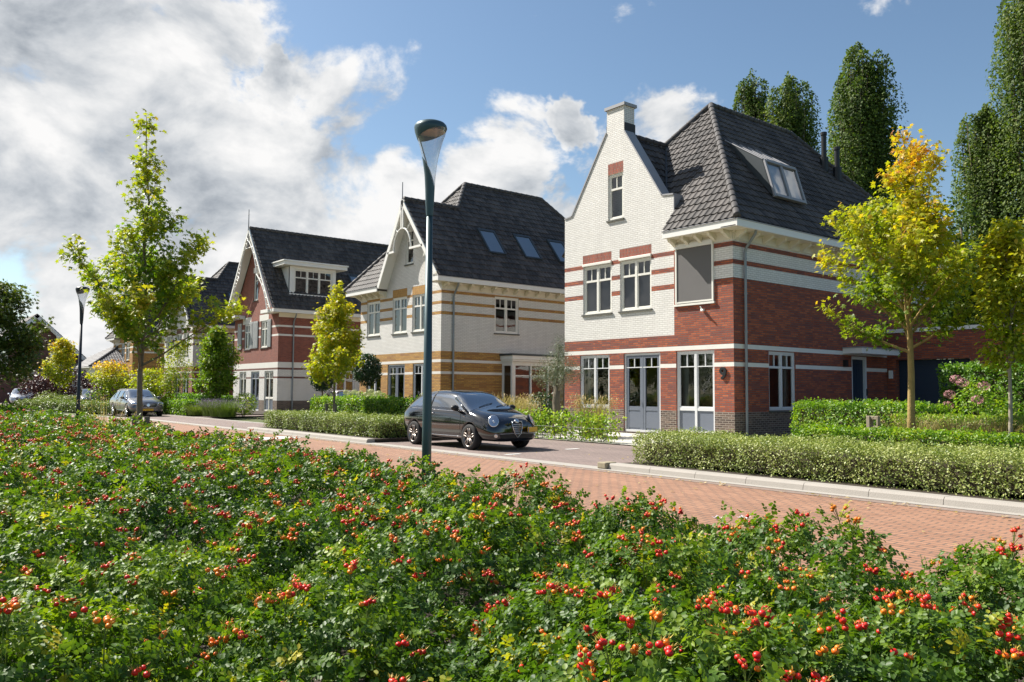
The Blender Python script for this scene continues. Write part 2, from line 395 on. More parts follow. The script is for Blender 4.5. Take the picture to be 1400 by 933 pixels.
# ---- roof planes with modelled tiles
def tile_plane(poly, tw=0.25, ch=0.36, amp=0.035, lip=0.035, res=6):
    """convex polygon -> (verts, quads/ngons, tint)"""
    poly = [Vector(p) for p in poly]
    n = Vector((0, 0, 0))
    for i in range(len(poly)): n += poly[i].cross(poly[(i + 1) % len(poly)])
    n.normalize()
    if n.z < 0: n = -n; poly = poly[::-1]
    up = (Vector((0, 0, 1)) - n * n.z).normalized(); u = up.cross(n).normalized()
    o = poly[0]
    pu = [(p - o).dot(u) for p in poly]; pv = [(p - o).dot(up) for p in poly]
    u0, u1, v0, v1 = min(pu), max(pu), min(pv), max(pv)
    nu = int((u1 - u0) / tw * res) + 2; nc = int((v1 - v0) / ch) + 1
    us = u0 + np.arange(nu + 1) * tw / res
    ph = (us / tw) % 1.0
    wave = np.where(ph < 0.5, np.sin(ph * 2 * PI), 0) ** 0.8 * amp if False else amp * np.clip(np.sin(ph * 2 * PI) + 0.25, 0, 2) / 1.25
    vs = []; hs = []; cs = []
    for c in range(nc):
        vs += [v0 + c * ch, v0 + (c + 1) * ch - 0.003]; hs += [lip, 0.0]; cs += [c, c]
    vs = np.array(vs); hs = np.array(hs)
    V, Uu = np.meshgrid(vs, us, indexing='ij'); H = hs[:, None] + wave[None, :]
    co = np.array(o)[None, None, :] + Uu[..., None] * np.array(u) + V[..., None] * np.array(up) + H[..., None] * np.array(n)
    nr, ncl = co.shape[:2]
    idx = np.arange(nr * ncl).reshape(nr, ncl)
    q = np.stack([idx[:-1, :-1], idx[:-1, 1:], idx[1:, 1:], idx[1:, :-1]], -1).reshape(-1, 4)
    # drop quads far outside
    cu = (Uu[:-1, :-1] + Uu[1:, 1:]).ravel() / 2; cv = (V[:-1, :-1] + V[1:, 1:]).ravel() / 2
    keep = np.ones(len(q), bool)
    L = len(poly)
    for i in range(L):
        a = (pu[i], pv[i]); b = (pu[(i + 1) % L], pv[(i + 1) % L])
        ex, ey = b[0] - a[0], b[1] - a[1]; ln = math.hypot(ex, ey)
        dist = (ex * (cv - a[1]) - ey * (cu - a[0])) / ln
        keep &= dist > -0.4
    q = q[keep]
    bm = bmesh.new()
    used = np.unique(q); remap = -np.ones(nr * ncl, int); remap[used] = np.arange(len(used))
    cc = co.reshape(-1, 3)[used]
    tn = np.random.default_rng(3).random((nc + 1, nu + 2))
    me = bpy.data.meshes.new('tmp'); me.from_pydata(cc.tolist(), [], remap[q].tolist())
    ti = tn[np.array(cs)[(used // ncl)], ((us[used % ncl] - u0) / tw).astype(int).clip(0, nu)]
    at = me.attributes.new('tint', 'FLOAT', 'POINT'); at.data.foreach_set('value', ti.astype(np.float32))
    bm.from_mesh(me)
    for i in range(L):
        a, b = poly[i], poly[(i + 1) % L]
        pn = (b - a).cross(n).normalized()
        bmesh.ops.bisect_plane(bm, geom=bm.verts[:] + bm.edges[:] + bm.faces[:], plane_co=a, plane_no=pn, clear_outer=True)
    bm.to_mesh(me); bm.free()
    return me
def roof(root, polys, mat, caps=(), name='roof', tw=0.25, ch=0.36, res=6, amp=0.035, capr=0.11, capmat=None):
    bm = bmesh.new()
    for p in polys:
        me = tile_plane(p, tw=tw, ch=ch, res=res, amp=amp); bm.from_mesh(me); bpy.data.meshes.remove(me)
        # solid underlay
        n = Vector((0, 0, 0)); vv = [Vector(q) for q in p]
        for i in range(len(vv)): n += vv[i].cross(vv[(i + 1) % len(vv)])
        n.normalize(); n = n if n.z > 0 else -n
        bm.faces.new([bm.verts.new(q - n * 0.04) for q in vv])
    me = bpy.data.meshes.new(name); bm.to_mesh(me); bm.free(); me.materials.append(mat)
    o = bpy.data.objects.new(name, me); COL.objects.link(o); o.parent = root
    og = org(root); ORG[o.name] = og
    me.transform(Matrix.Translation(-og))
    if caps:
        cb = MB()
        for a, b in caps:
            a = Vector(a); b = Vector(b); L = (b - a).length; k = max(1, int(L / 0.36)); d = (b - a) / k
            for i in range(k):
                p0 = a + d * i; p1 = a + d * (i + 1.12)
                cb.tube([p0, p0 + d * 0.12, p1], [capr * 1.12, capr * 1.12, capr * 0.92], 10)
        c = cb.build('ridge_tiles', capmat or TILE2, o, smooth=True)
    return o

def cornice(root, fr, off, u0, u1, out=0.6, zt=6.67, h=0.21, ends=(0, 0), br=0.62, name='gutter', brk=True, woff=0.0, z_off=0.0, corner=False):
    """white box gutter with soffit and row of brackets under it"""
    zt += z_off
    mb = MB()
    if corner and fr == 'F': ends = (ends[0], ends[1] - 0.052)
    fbox(mb, fr, off, u0 - ends[0], u1 + ends[1], out - 0.05, out, zt - h, zt, 0)
    fbox(mb, fr, off, u0 - ends[0], u1 + ends[1], out - 0.03, out + 0.025, zt, zt + 0.03, 2)
    fbox(mb, fr, off, u0 - ends[0], u1 + ends[1], woff + 0.003, out - 0.05, zt - h + 0.01, zt - h + 0.04, 1)
    if ends[0] and not corner: fbox(mb, fr, off, u0 - ends[0], u0 - ends[0] + 0.04, woff + 0.003, out - 0.05, zt - h + 0.04, zt, 0)
    if ends[1] and not (corner and fr == 'F'): fbox(mb, fr, off, u1 + ends[1] - 0.04, u1 + ends[1], woff + 0.003, out - 0.05, zt - h + 0.04, zt, 0)
    # frieze board
    fbox(mb, fr, off, u0, u1, 0.004, 0.05, zt - h - 0.26, zt - h + 0.01, 1)
    fbox(mb, fr, off, u0, u1, 0.05, 0.09, zt - h - 0.07, zt - h + 0.01, 1)
    if brk:
        k = max(1, int(round((u1 - u0) / br)))
        for i in range(k + 1):
            c = u0 + 0.12 + (u1 - u0 - 0.24) * i / k
            w = 0.06
            prof = [(0.05, zt - h - 0.24), (0.13, zt - h - 0.22), (0.24, zt - h - 0.14), (0.38, zt - h - 0.09), (0.42, zt - h + 0.01), (0.05, zt - h + 0.01)]
            vs = [P(fr, off, c - w, d, z) for d, z in prof] + [P(fr, off, c + w, d, z) for d, z in prof]
            n = len(prof)
            mb.add(vs, [tuple(range(n)), tuple(range(2 * n - 1, n - 1, -1))] + [(i2, (i2 + 1) % n + 0, (i2 + 1) % n + n, i2 + n) for i2 in range(n)], 1)
    return mb.build(name, [TRIM, SOFFIT, ZINC], root)
def downpipe(root, fr, off, u, ztop=6.45, out=0.5, z0=0.05, mat=None):
    mb = MB()
    pts = [P(fr, off, u + 0.0, out, ztop), P(fr, off, u, out - 0.02, ztop - 0.1), P(fr, off, u, 0.12, ztop - 0.50), P(fr, off, u, 0.08, ztop - 0.62), P(fr, off, u, 0.08, z0)]
    mb.tube(pts, 0.045, 10)
    for z in (0.9, 2.1, 3.3, 4.5, 5.6): mb.tube([P(fr, off, u, 0.08, z), P(fr, off, u, 0.08, z + 0.05)], 0.056, 10)
    return mb.build('downpipe', mat or PIPE, root, smooth=False)
def skylight(root, x_of, y0, y1, z0, z1, k, name='skylight'):
    """roof window lying on a slope facing +x ; x_of(z) gives the slope"""
    nx, nz = k / math.hypot(1, k), 1 / math.hypot(1, k)
    def q(y, z, h): return (x_of(z) + nx * h, y, z + nz * h)
    mb = MB()
    def slab(ya, yb, za, zb, h0, h1, mi=0):
        vs = [q(ya, za, h0), q(yb, za, h0), q(yb, zb, h0), q(ya, zb, h0), q(ya, za, h1), q(yb, za, h1), q(yb, zb, h1), q(ya, zb, h1)]
        mb.add(vs, [(0, 3, 2, 1), (4, 5, 6, 7), (0, 1, 5, 4), (1, 2, 6, 5), (2, 3, 7, 6), (3, 0, 4, 7)], mi)
    w = 0.09
    slab(y0, y0 + w, z0, z1, -0.05, 0.135); slab(y1 - w, y1, z0, z1, -0.05, 0.135)
    slab(y0 + w, y1 - w, z0, z0 + w * 0.8, -0.05, 0.12); slab(y0 + w, y1 - w, z1 - w * 1.2, z1, -0.05, 0.14)
    o = mb.build(name, ZINCD, root)
    g = MB(); g.add([q(y0 + w, z0 + w * .8, 0.108), q(y1 - w, z0 + w * .8, 0.108), q(y1 - w, z1 - w * 1.2, 0.108), q(y0 + w, z1 - w * 1.2, 0.108)], [(0, 1, 2, 3)])
    g.build('pane', GLASSD, o)
    g = MB(); g.add([q(y0 + w, z0 + w * .8, 0.088), q(y1 - w, z0 + w * .8, 0.088), q(y1 - w, z1 - w * 1.2, 0.088), q(y0 + w, z1 - w * 1.2, 0.088)], [(0, 1, 2, 3)])
    g.build('pane_backing', CURT, o)  # white sheet just under the glass, makes the roof window pale
    return o

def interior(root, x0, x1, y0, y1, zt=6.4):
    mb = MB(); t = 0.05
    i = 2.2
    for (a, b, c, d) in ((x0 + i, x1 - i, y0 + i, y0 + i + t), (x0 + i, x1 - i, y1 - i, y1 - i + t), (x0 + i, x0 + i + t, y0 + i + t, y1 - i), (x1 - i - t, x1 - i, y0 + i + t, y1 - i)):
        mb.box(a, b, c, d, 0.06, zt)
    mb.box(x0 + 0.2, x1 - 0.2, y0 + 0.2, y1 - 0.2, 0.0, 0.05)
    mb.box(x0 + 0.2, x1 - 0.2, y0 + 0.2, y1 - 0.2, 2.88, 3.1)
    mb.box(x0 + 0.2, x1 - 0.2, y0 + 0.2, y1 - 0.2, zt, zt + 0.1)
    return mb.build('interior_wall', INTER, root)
def plain_walls(mb, x0, x1, y0, y1, zt, zone):
    # left and back walls, seen only from the side of the street
    zz = [0, 0.83, 2.24, 2.37, 2.80, 2.94, 3.30, 4.99, 5.14, 5.46, 5.60, 5.99, 6.13, zt]
    for a, b in zip(zz[:-1], zz[1:]):
        mb.add([(x0, y0, a), (x0, y1, a), (x0, y1, b), (x0, y0, b)], [(3, 2, 1, 0)], zone((x0 + x1) / 2, (a + b) / 2))
    mb.add([(x0, y1, 0), (x1, y1, 0), (x1, y1, zt), (x0, y1, zt)], [(3, 2, 1, 0)], zone((x0 + x1) / 2, 5.2))

# ================================================================== HOUSE with the stepped white gable
def house_gable_white():
    root = empty('brick_house', (-19.3, 21.1, 0), 'red brick house with a white stepped gable, chimney and bold house number beside the window', 'house')
    X0, X1, Y0, Y1 = -23.12, -15.40, 21.1, 34.4
    F, RR = 'F', 'S'
    MATS = [WHITEB, REDB, REDV, PLINTH, WHITEST]
    def low(z):
        if z < 0.83: return 3
        if 2.24 < z < 2.37 or 2.80 < z < 2.94: return 4
        return 1
    def zone_f(x, z):
        if z < 2.94: return low(z)
        if x > -17.75:
            if z < 5.01: return 1
            if x < -16.13: return 1 if z < 6.31 else 0
            if 5.43 < z < 5.58 or 5.99 < z < 6.14: return 1
            return 0
        if z < 3.32: return 1
        if (-22.12 < x < -20.63 and 6.07 < z < 6.50) or (-20.23 < x < -18.73 and 6.07 < z < 6.50) or (-20.8 < x < -20.04 and 9.30 < z < 9.70): return 2
        if 4.86 < z < 5.03 or 5.43 < z < 5.59 or 5.99 < z < 6.14: return 1
        return 0
    def zone_s(y, z):
        if z < 2.94: return low(z)
        if z < 5.01: return 1
        if 5.43 < z < 5.58 or 5.99 < z < 6.14: return 1
        return 0
    zs = [0.83, 2.24, 2.37, 2.80, 2.94, 3.32, 4.86, 5.01, 5.03, 5.43, 5.58, 5.59, 5.99, 6.14, 6.31, 6.5, 9.7]
    op = [(-22.28, -20.74, 0.12, 2.78), (-20.04, -18.36, 0.06, 2.78), (-17.68, -16.14, 0.12, 2.78),
          (-22.10, -20.63, 4.28, 6.07, 0), (-20.21, -18.74, 4.28, 6.07, 0), (-17.65, -16.13, 4.32, 6.28), (-20.80, -20.04, 7.62, 9.30, 0)]
    prof = [(X0, 8.03), (-22.71, 8.08), (-20.86, 10.88), (-20.855, 11.70), (-20.0, 11.70), (-19.995, 10.75), (-18.26, 8.08), (-17.75, 8.03), (-17.749, 6.45), (X1, 6.45)]
    mb = MB()
    wall(mb, F, Y0, X0, X1, 0, None, op, zone_f, us=[-22.12, -20.63, -20.23, -18.73, -17.75, -16.13], zs=zs, prof=prof)
    ops = [(22.93, 24.46, 0.86, 2.78), (28.04, 29.06, 0.06, 2.78)]
    wall(mb, RR, X1, Y0, Y1, 0, 6.45, ops, zone_s, zs=zs)
    plain_walls(mb, X0, X1, Y0, Y1, 6.45, lambda a, b: zone_f(-22.9, b) if b > 2.94 else low(b))
    # parapet back and chimney body
    bk = Y0 + 0.42
    pp = [(X0, 6.7)] + prof[:8] + [(-17.75, 6.7)]
    mb.add([(u, bk, z) for u, z in [(X0, 6.7), (-17.75, 6.7), (-17.75, 8.03), (-18.26, 8.08), (-20.0, 10.75), (-20.86, 10.88), (-22.71, 8.08), (X0, 8.03)]], [tuple(range(8))[::-1]], 0)
    for sx in (-20.86, -20.0):
        mb.add([(sx, Y0, 10.5), (sx, bk + 0.12, 10.5), (sx, bk + 0.12, 11.70), (sx, Y0, 11.70)], [(0, 1, 2, 3)] if sx > -20.5 else [(3, 2, 1, 0)], 0)
    mb.add([(-20.86, bk + 0.12, 10.5), (-20.0, bk + 0.12, 10.5), (-20.0, bk + 0.12, 11.70), (-20.86, bk + 0.12, 11.70)], [(3, 2, 1, 0)], 0)
    mb.add([(X0, Y0, 6.45), (X0, bk, 6.45), (X0, bk, 8.03), (X0, Y0, 8.03)], [(3, 2, 1, 0)], 0)
    mb.build('wall', MATS, root)
    # grey cladding of the gable shoulder
    sh = MB(); sh.box(-17.748, -17.72, Y0 - 0.005, bk + 0.02, 6.70, 8.02)
    # coping along the gable profile
    def cop(a, b, th=0.05):
        a = Vector((a[0], 0, a[1])); b = Vector((b[0], 0, b[1])); d = (b - a); n = Vector((-d.z, 0, d.x)).normalized()
        if n.z < 0: n = -n
        vs = []
        for y in (Y0 - 0.03, bk + 0.04):
            for q in (a, b, b + n * th, a + n * th): vs.append((q.x, y, q.z))
        sh.add(vs, [(0, 1, 2, 3), (7, 6, 5, 4), (0, 4, 5, 1), (1, 5, 6, 2), (2, 6, 7, 3), (3, 7, 4, 0)])
    for a, b in zip(prof[:7], prof[1:8]):
        if abs(a[0] - b[0]) > 0.05 and a[1] < 11: cop(a, b)
    sh.build('gable_coping', ZINC, root)
    ch = MB(); ch.box(-20.93, -19.93, Y0 - 0.06, bk + 0.19, 11.70, 11.81)
    ch.build('chimney_cap', ZINC, root)
    fl = MB(); fl.box(-19.998, -19.97, Y0 + 0.02, bk + 0.14, 10.72, 11.08); fl.build('chimney_flashing', LEAD, root)
    fl = MB(); fl.box(-20.90, -20.862, Y0 + 0.02, bk + 0.14, 10.86, 11.15); fl.build('chimney_flashing', LEAD, root)
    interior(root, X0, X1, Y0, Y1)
    # windows
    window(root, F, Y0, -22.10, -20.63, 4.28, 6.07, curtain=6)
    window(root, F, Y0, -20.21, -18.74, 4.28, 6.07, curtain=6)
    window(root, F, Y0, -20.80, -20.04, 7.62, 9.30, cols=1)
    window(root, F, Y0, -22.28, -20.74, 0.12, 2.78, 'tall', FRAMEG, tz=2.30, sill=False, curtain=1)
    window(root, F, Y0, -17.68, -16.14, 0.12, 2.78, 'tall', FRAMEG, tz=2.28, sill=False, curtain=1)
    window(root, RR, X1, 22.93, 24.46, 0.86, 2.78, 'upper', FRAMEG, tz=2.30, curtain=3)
    d = window(root, F, Y0, -20.04, -18.36, 0.06, 2.78, 'door', FRAMEG, tz=2.30, sill=False, name='door')
    m = MB(); m.box(-19.62, -19.42, Y0 + 0.07, Y0 + 0.10, 0.845, 0.885); m.build('letter_slot', TRIM, d)
    m = MB(); m.tube([(-19.27, Y0 + 0.02, 1.0), (-19.27, Y0 + 0.02, 1.14)], 0.012, 8); m.build('handle', ZINC, d)
    # roller boxes above the upper windows
    for a, b in ((-22.12, -20.62), (-20.24, -18.73)):
        m = MB(); m.box(a, b, Y0 - 0.05, Y0 + 0.02, 6.075, 6.17); m.build('roller_box', FRAME, root, bevel=0.01)
    m = MB(); m.box(-17.70, -16.12, Y0 - 0.10, Y0 + 0.02, 6.14, 6.29); m.box(-17.66, -17.60, Y0 - 0.055, Y0 + 0.02, 4.33, 6.14); m.box(-16.18, -16.12, Y0 - 0.055, Y0 + 0.02, 4.33, 6.14)
    m.box(-17.60, -16.18, Y0 - 0.05, Y0 - 0.01, 4.34, 4.39); m.box(-17.72, -16.08, Y0 - 0.07, Y0 + 0.02, 4.25, 4.315)
    so = m.build('sun_screen', FRAME, root)
    m = MB(); m.box(-17.60, -16.18, Y0 - 0.03, Y0 - 0.02, 4.39, 6.14); m.build('screen_fabric', SCREEN, so)
    m = MB(); m.box(-17.0 + 0.42, -17.0 + 0.50, Y0 - 0.12, Y0, 4.02, 4.10); m.tube([(-16.54, Y0 - 0.10, 4.06), (-16.44, Y0 - 0.16, 4.03)], 0.03, 8); m.tube([(-16.58, Y0 - 0.06, 4.10), (-16.60, Y0 - 0.10, 4.18)], 0.02, 6)
    m.build('wall_camera', TRIM, root)
    # house number
    cu = bpy.data.curves.new('house_number', 'FONT'); cu.body = '9'; cu.size = 0.52; cu.extrude = 0.018; cu.bevel_depth = 0.004; cu.offset = 0.012
    t = bpy.data.objects.new('tmp', cu); COL.objects.link(t); bpy.context.view_layer.update()
    me = bpy.data.meshes.new_from_object(t.evaluated_get(bpy.context.evaluated_depsgraph_get())); bpy.data.objects.remove(t)
    me.transform(Matrix.Translation((-15.92, Y0 - 0.035, 1.85)) @ Matrix.Rotation(PI / 2, 4, 'X')); me.transform(Matrix.Translation(-org(root)))
    me.materials.clear(); me.materials.append(BLACKM)
    no = bpy.data.objects.new('house_number', me); COL.objects.link(no); no.parent = root; no['label'] = 'black metal house number 9'
    # cornice, gutters, pipes
    cornice(root, F, Y0, -17.74, X1, ends=(0, 0.6), corner=True)
    cornice(root, RR, X1, Y0, Y1, ends=(0.6, 0.6), br=0.72, z_off=-0.004, corner=True)
    downpipe(root, RR, X1, 21.62, ztop=6.46, out=0.48)
    # side entrance: door and canopy
    dm = MB(); fbox(dm, RR, X1, 28.08, 28.95, -0.12, -0.07, 0.08, 2.66, 1)
    for k in range(5): fbox(dm, RR, X1, 28.16 + k * 0.17, 28.24 + k * 0.17, -0.07, -0.062, 0.2, 2.5, 1)
    fbox(dm, RR, X1, 28.045, 28.08, -0.13, 0.01, 0.065, 2.77); fbox(dm, RR, X1, 28.95, 29.055, -0.13, 0.02, 0.065, 2.77); fbox(dm, RR, X1, 28.08, 28.95, -0.13, 0.01, 2.66, 2.77)
    d2 = dm.build('door', [FRAMEG, NAVY], root); d2['label'] = 'dark blue side door'
    m = MB(); fbox(m, RR, X1, 29.0, 29.05, 0.02, 0.05, 1.35, 1.60); m.build('door_bell', BLACKM, root)
    m = MB(); fbox(m, RR, X1, 27.45, 27.65, 0.002, 0.10, 2.38, 2.62); m.build('wall_lamp', BLACKM, root)
    m = MB(); fbox(m, RR, X1, 27.45, 30.2, 0.003, 0.72, 2.84, 3.03, 0); fbox(m, RR, X1, 27.42, 30.23, 0.003, 0.75, 3.03, 3.07, 1); m.build('entrance_canopy', [TRIM, ZINC], root)
    m = MB(); m.tube([(X1 + 0.74, 27.75, 2.96), (X1 + 0.76, 27.75, 2.96)], 0.04, 12); m.build('canopy_lamp', ZINC, root)
    # roofs
    e = 6.70; xm = -19.26; zr = 12.35
    polys = [[(-14.8, 20.5, e), (-14.8, 35.0, e), (xm, 30.4, zr), (xm, 25.1, zr)],
             [(-17.75, 20.5, e), (-14.8, 20.5, e), (-17.75, 23.54, e + 3.04 * 1.2304)],
             [(-17.75, 21.55, e + 1.05 * 1.2304), (-17.75, 23.54, e + 3.04 * 1.2304), (xm, 25.1, zr), (-22.70, 21.55, e + 1.05 * 1.2304)],
             [(-14.8, 35.0, e), (-23.72, 35.0, e), (xm, 30.4, zr)],
             [(-23.72, 35.0, e), (-23.72, 21.5, e), (-22.75, 21.5, e + 1.235), (xm, 25.1, zr), (xm, 30.4, zr)],
             [(-18.30, 21.45, 7.69), (-20.43, 24.0, 10.78), (-20.43, 21.45, 10.78)],
             [(-23.3, 21.45, 6.62), (-20.43, 21.45, 10.78), (-20.43, 24.0, 10.78), (-23.3, 24.0, 6.62)]]
    h = 0.05
    caps = [((-14.8, 20.5, e + h), (xm, 25.1, zr + h)), ((xm, 25.1, zr + h), (xm, 30.4, zr + h)), ((xm, 30.4, zr + h), (-14.8, 35.0, e + h)),
            ((-20.43, 21.5, 10.78 + h), (-20.43, 23.85, 10.78 + h)), ((-22.6, 21.65, 8.1), (xm, 25.1, zr + h))]
    ro = roof(root, polys, TILE, caps)
    m = MB(); a = Vector((-18.28, 21.4, 7.78)); b = Vector((-20.40, 23.85, 10.80)); m.tube([a + Vector((0, -0.02, 0.02)), b], 0.07, 6); m.build('valley_gutter', LEAD, ro)
    # dormer with two lights, zinc cheeks
    K = 5.65 / 4.46
    xs = lambda z: -14.8 - (z - e) / K
    y0, y1 = 23.80, 25.72; zb, zt = 8.0, 9.36; xb, xt = xs(zb) + 0.12, -16.12; zt2 = 10.42; xt2 = xs(zt2)
    dm = MB()
    dm.add([(xb, y0, zb), (xt, y0, zt), (xt2, y0 + 0.0, zt2), (xb, y1, zb), (xt, y1, zt), (xt2, y1, zt2)], [(0, 1, 2), (3, 5, 4), (1, 4, 5, 2)], 0)
    nrm = Vector((zt - zb, 0, -(xt - xb))).normalized()
    def q(y, f, hh): return (xb + (xt - xb) * f + nrm.x * hh, y, zb + (zt - zb) * f + nrm.z * hh)
    def bar(ya, yb, fa, fb, h0=-0.02, h1=0.07, mi=1):
        dm.add([q(ya, fa, h0), q(yb, fa, h0), q(yb, fb, h0), q(ya, fb, h0), q(ya, fa, h1), q(yb, fa, h1), q(yb, fb, h1), q(ya, fb, h1)],
               [(0, 3, 2, 1), (4, 5, 6, 7), (0, 1, 5, 4), (1, 2, 6, 5), (2, 3, 7, 6), (3, 0, 4, 7)], mi)
    ym = (y0 + y1) / 2
    bar(y0, y0 + 0.09, 0, 1); bar(y1 - 0.09, y1, 0, 1); bar(ym - 0.07, ym + 0.07, 0.07, 0.93); bar(y0 + 0.09, y1 - 0.09, 0, 0.07, -0.02, 0.10); bar(y0 + 0.09, y1 - 0.09, 0.93, 1, -0.02, 0.10)
    for i in range(5):
        yy = y0 + (y1 - y0) * i / 4
        dm.tube([(xt, yy, zt + 0.02), (xt2, yy, zt2 + 0.02)], 0.025, 6, 1)
    do = dm.build('dormer', [ZINCD, ZINC], root)
    gm = MB(); gm.add([q(y0 + 0.09, .07, 0.03), q(ym - 0.07, .07, 0.03), q(ym - 0.07, .93, 0.03), q(y0 + 0.09, .93, 0.03), q(ym + 0.07, .07, 0.03), q(y1 - 0.09, .07, 0.03), q(y1 - 0.09, .93, 0.03), q(ym + 0.07, .93, 0.03)], [(0, 1, 2, 3), (4, 5, 6, 7)])
    gm.build('pane', GLASSD, do)
    bd = MB(); bd.add([q(y0 + 0.03, .03, -0.06), q(y1 - 0.03, .03, -0.06), q(y1 - 0.03, .97, -0.06), q(y0 + 0.03, .97, -0.06)], [(0, 1, 2, 3)]); bd.build('pane_backing', CURT, do)  # pale blind behind both dormer panes
    # flue pipes
    for (yy, zz, hh) in ((30.7, 10.6, 1.55), (31.15, 10.2, 1.35)):
        m = MB(); x = xs(zz)
        m.tube([(x, yy, zz - 0.1), (x, yy, zz + 0.5)], 0.17, 12); m.tube([(x, yy, zz + 0.5), (x, yy, zz + hh)], 0.105, 12); m.tube([(x, yy, zz + hh - 0.12), (x, yy, zz + hh)], 0.13, 12)
        m.build('flue_pipe', BLACKM, root)
house_gable_white()

def garage():
    root = empty('garage', (-11, 30.6, 0), 'flat roofed red brick garage with a dark blue door beside the white gabled house', 'garage')
    X0, X1, Y0 = -15.38, 2.0, 30.6
    mb = MB()
    wall(mb, 'F', Y0, X0, X1, 0, 3.72, [(-15.05, -12.40, 0.02, 2.70)], lambda u, z: 0, reveal=0.35)
    mb.add([(X1, Y0, 0), (X1, 36, 0), (X1, 36, 3.72), (X1, Y0, 3.72)], [(0, 1, 2, 3)])
    mb.add([(X0, Y0, 3.70), (X1, Y0, 3.70), (X1, 36, 3.70), (X0, 36, 3.70)], [(0, 1, 2, 3)])
    mb.build('wall', [REDB], root)
    m = MB(); m.box(X0 + .02, X1 + 0.04, Y0 - 0.04, Y0 + 0.25, 3.72, 3.86); m.build('roof_edge', TRIM, root)
    m = MB(); m.box(-15.04, -12.41, Y0 + 0.25, Y0 + 0.30, 0.03, 2.69)
    for k in range(12): m.box(-15.04, -12.41, Y0 + 0.235, Y0 + 0.25, 0.06 + k * 0.22, 0.24 + k * 0.22)
    g = m.build('garage_door', NAVY, root)
    m = MB(); m.box(-15.28, -15.16, Y0 - 0.10, Y0, 2.0, 2.3); m.build('wall_lamp', TRIM, root)
garage()

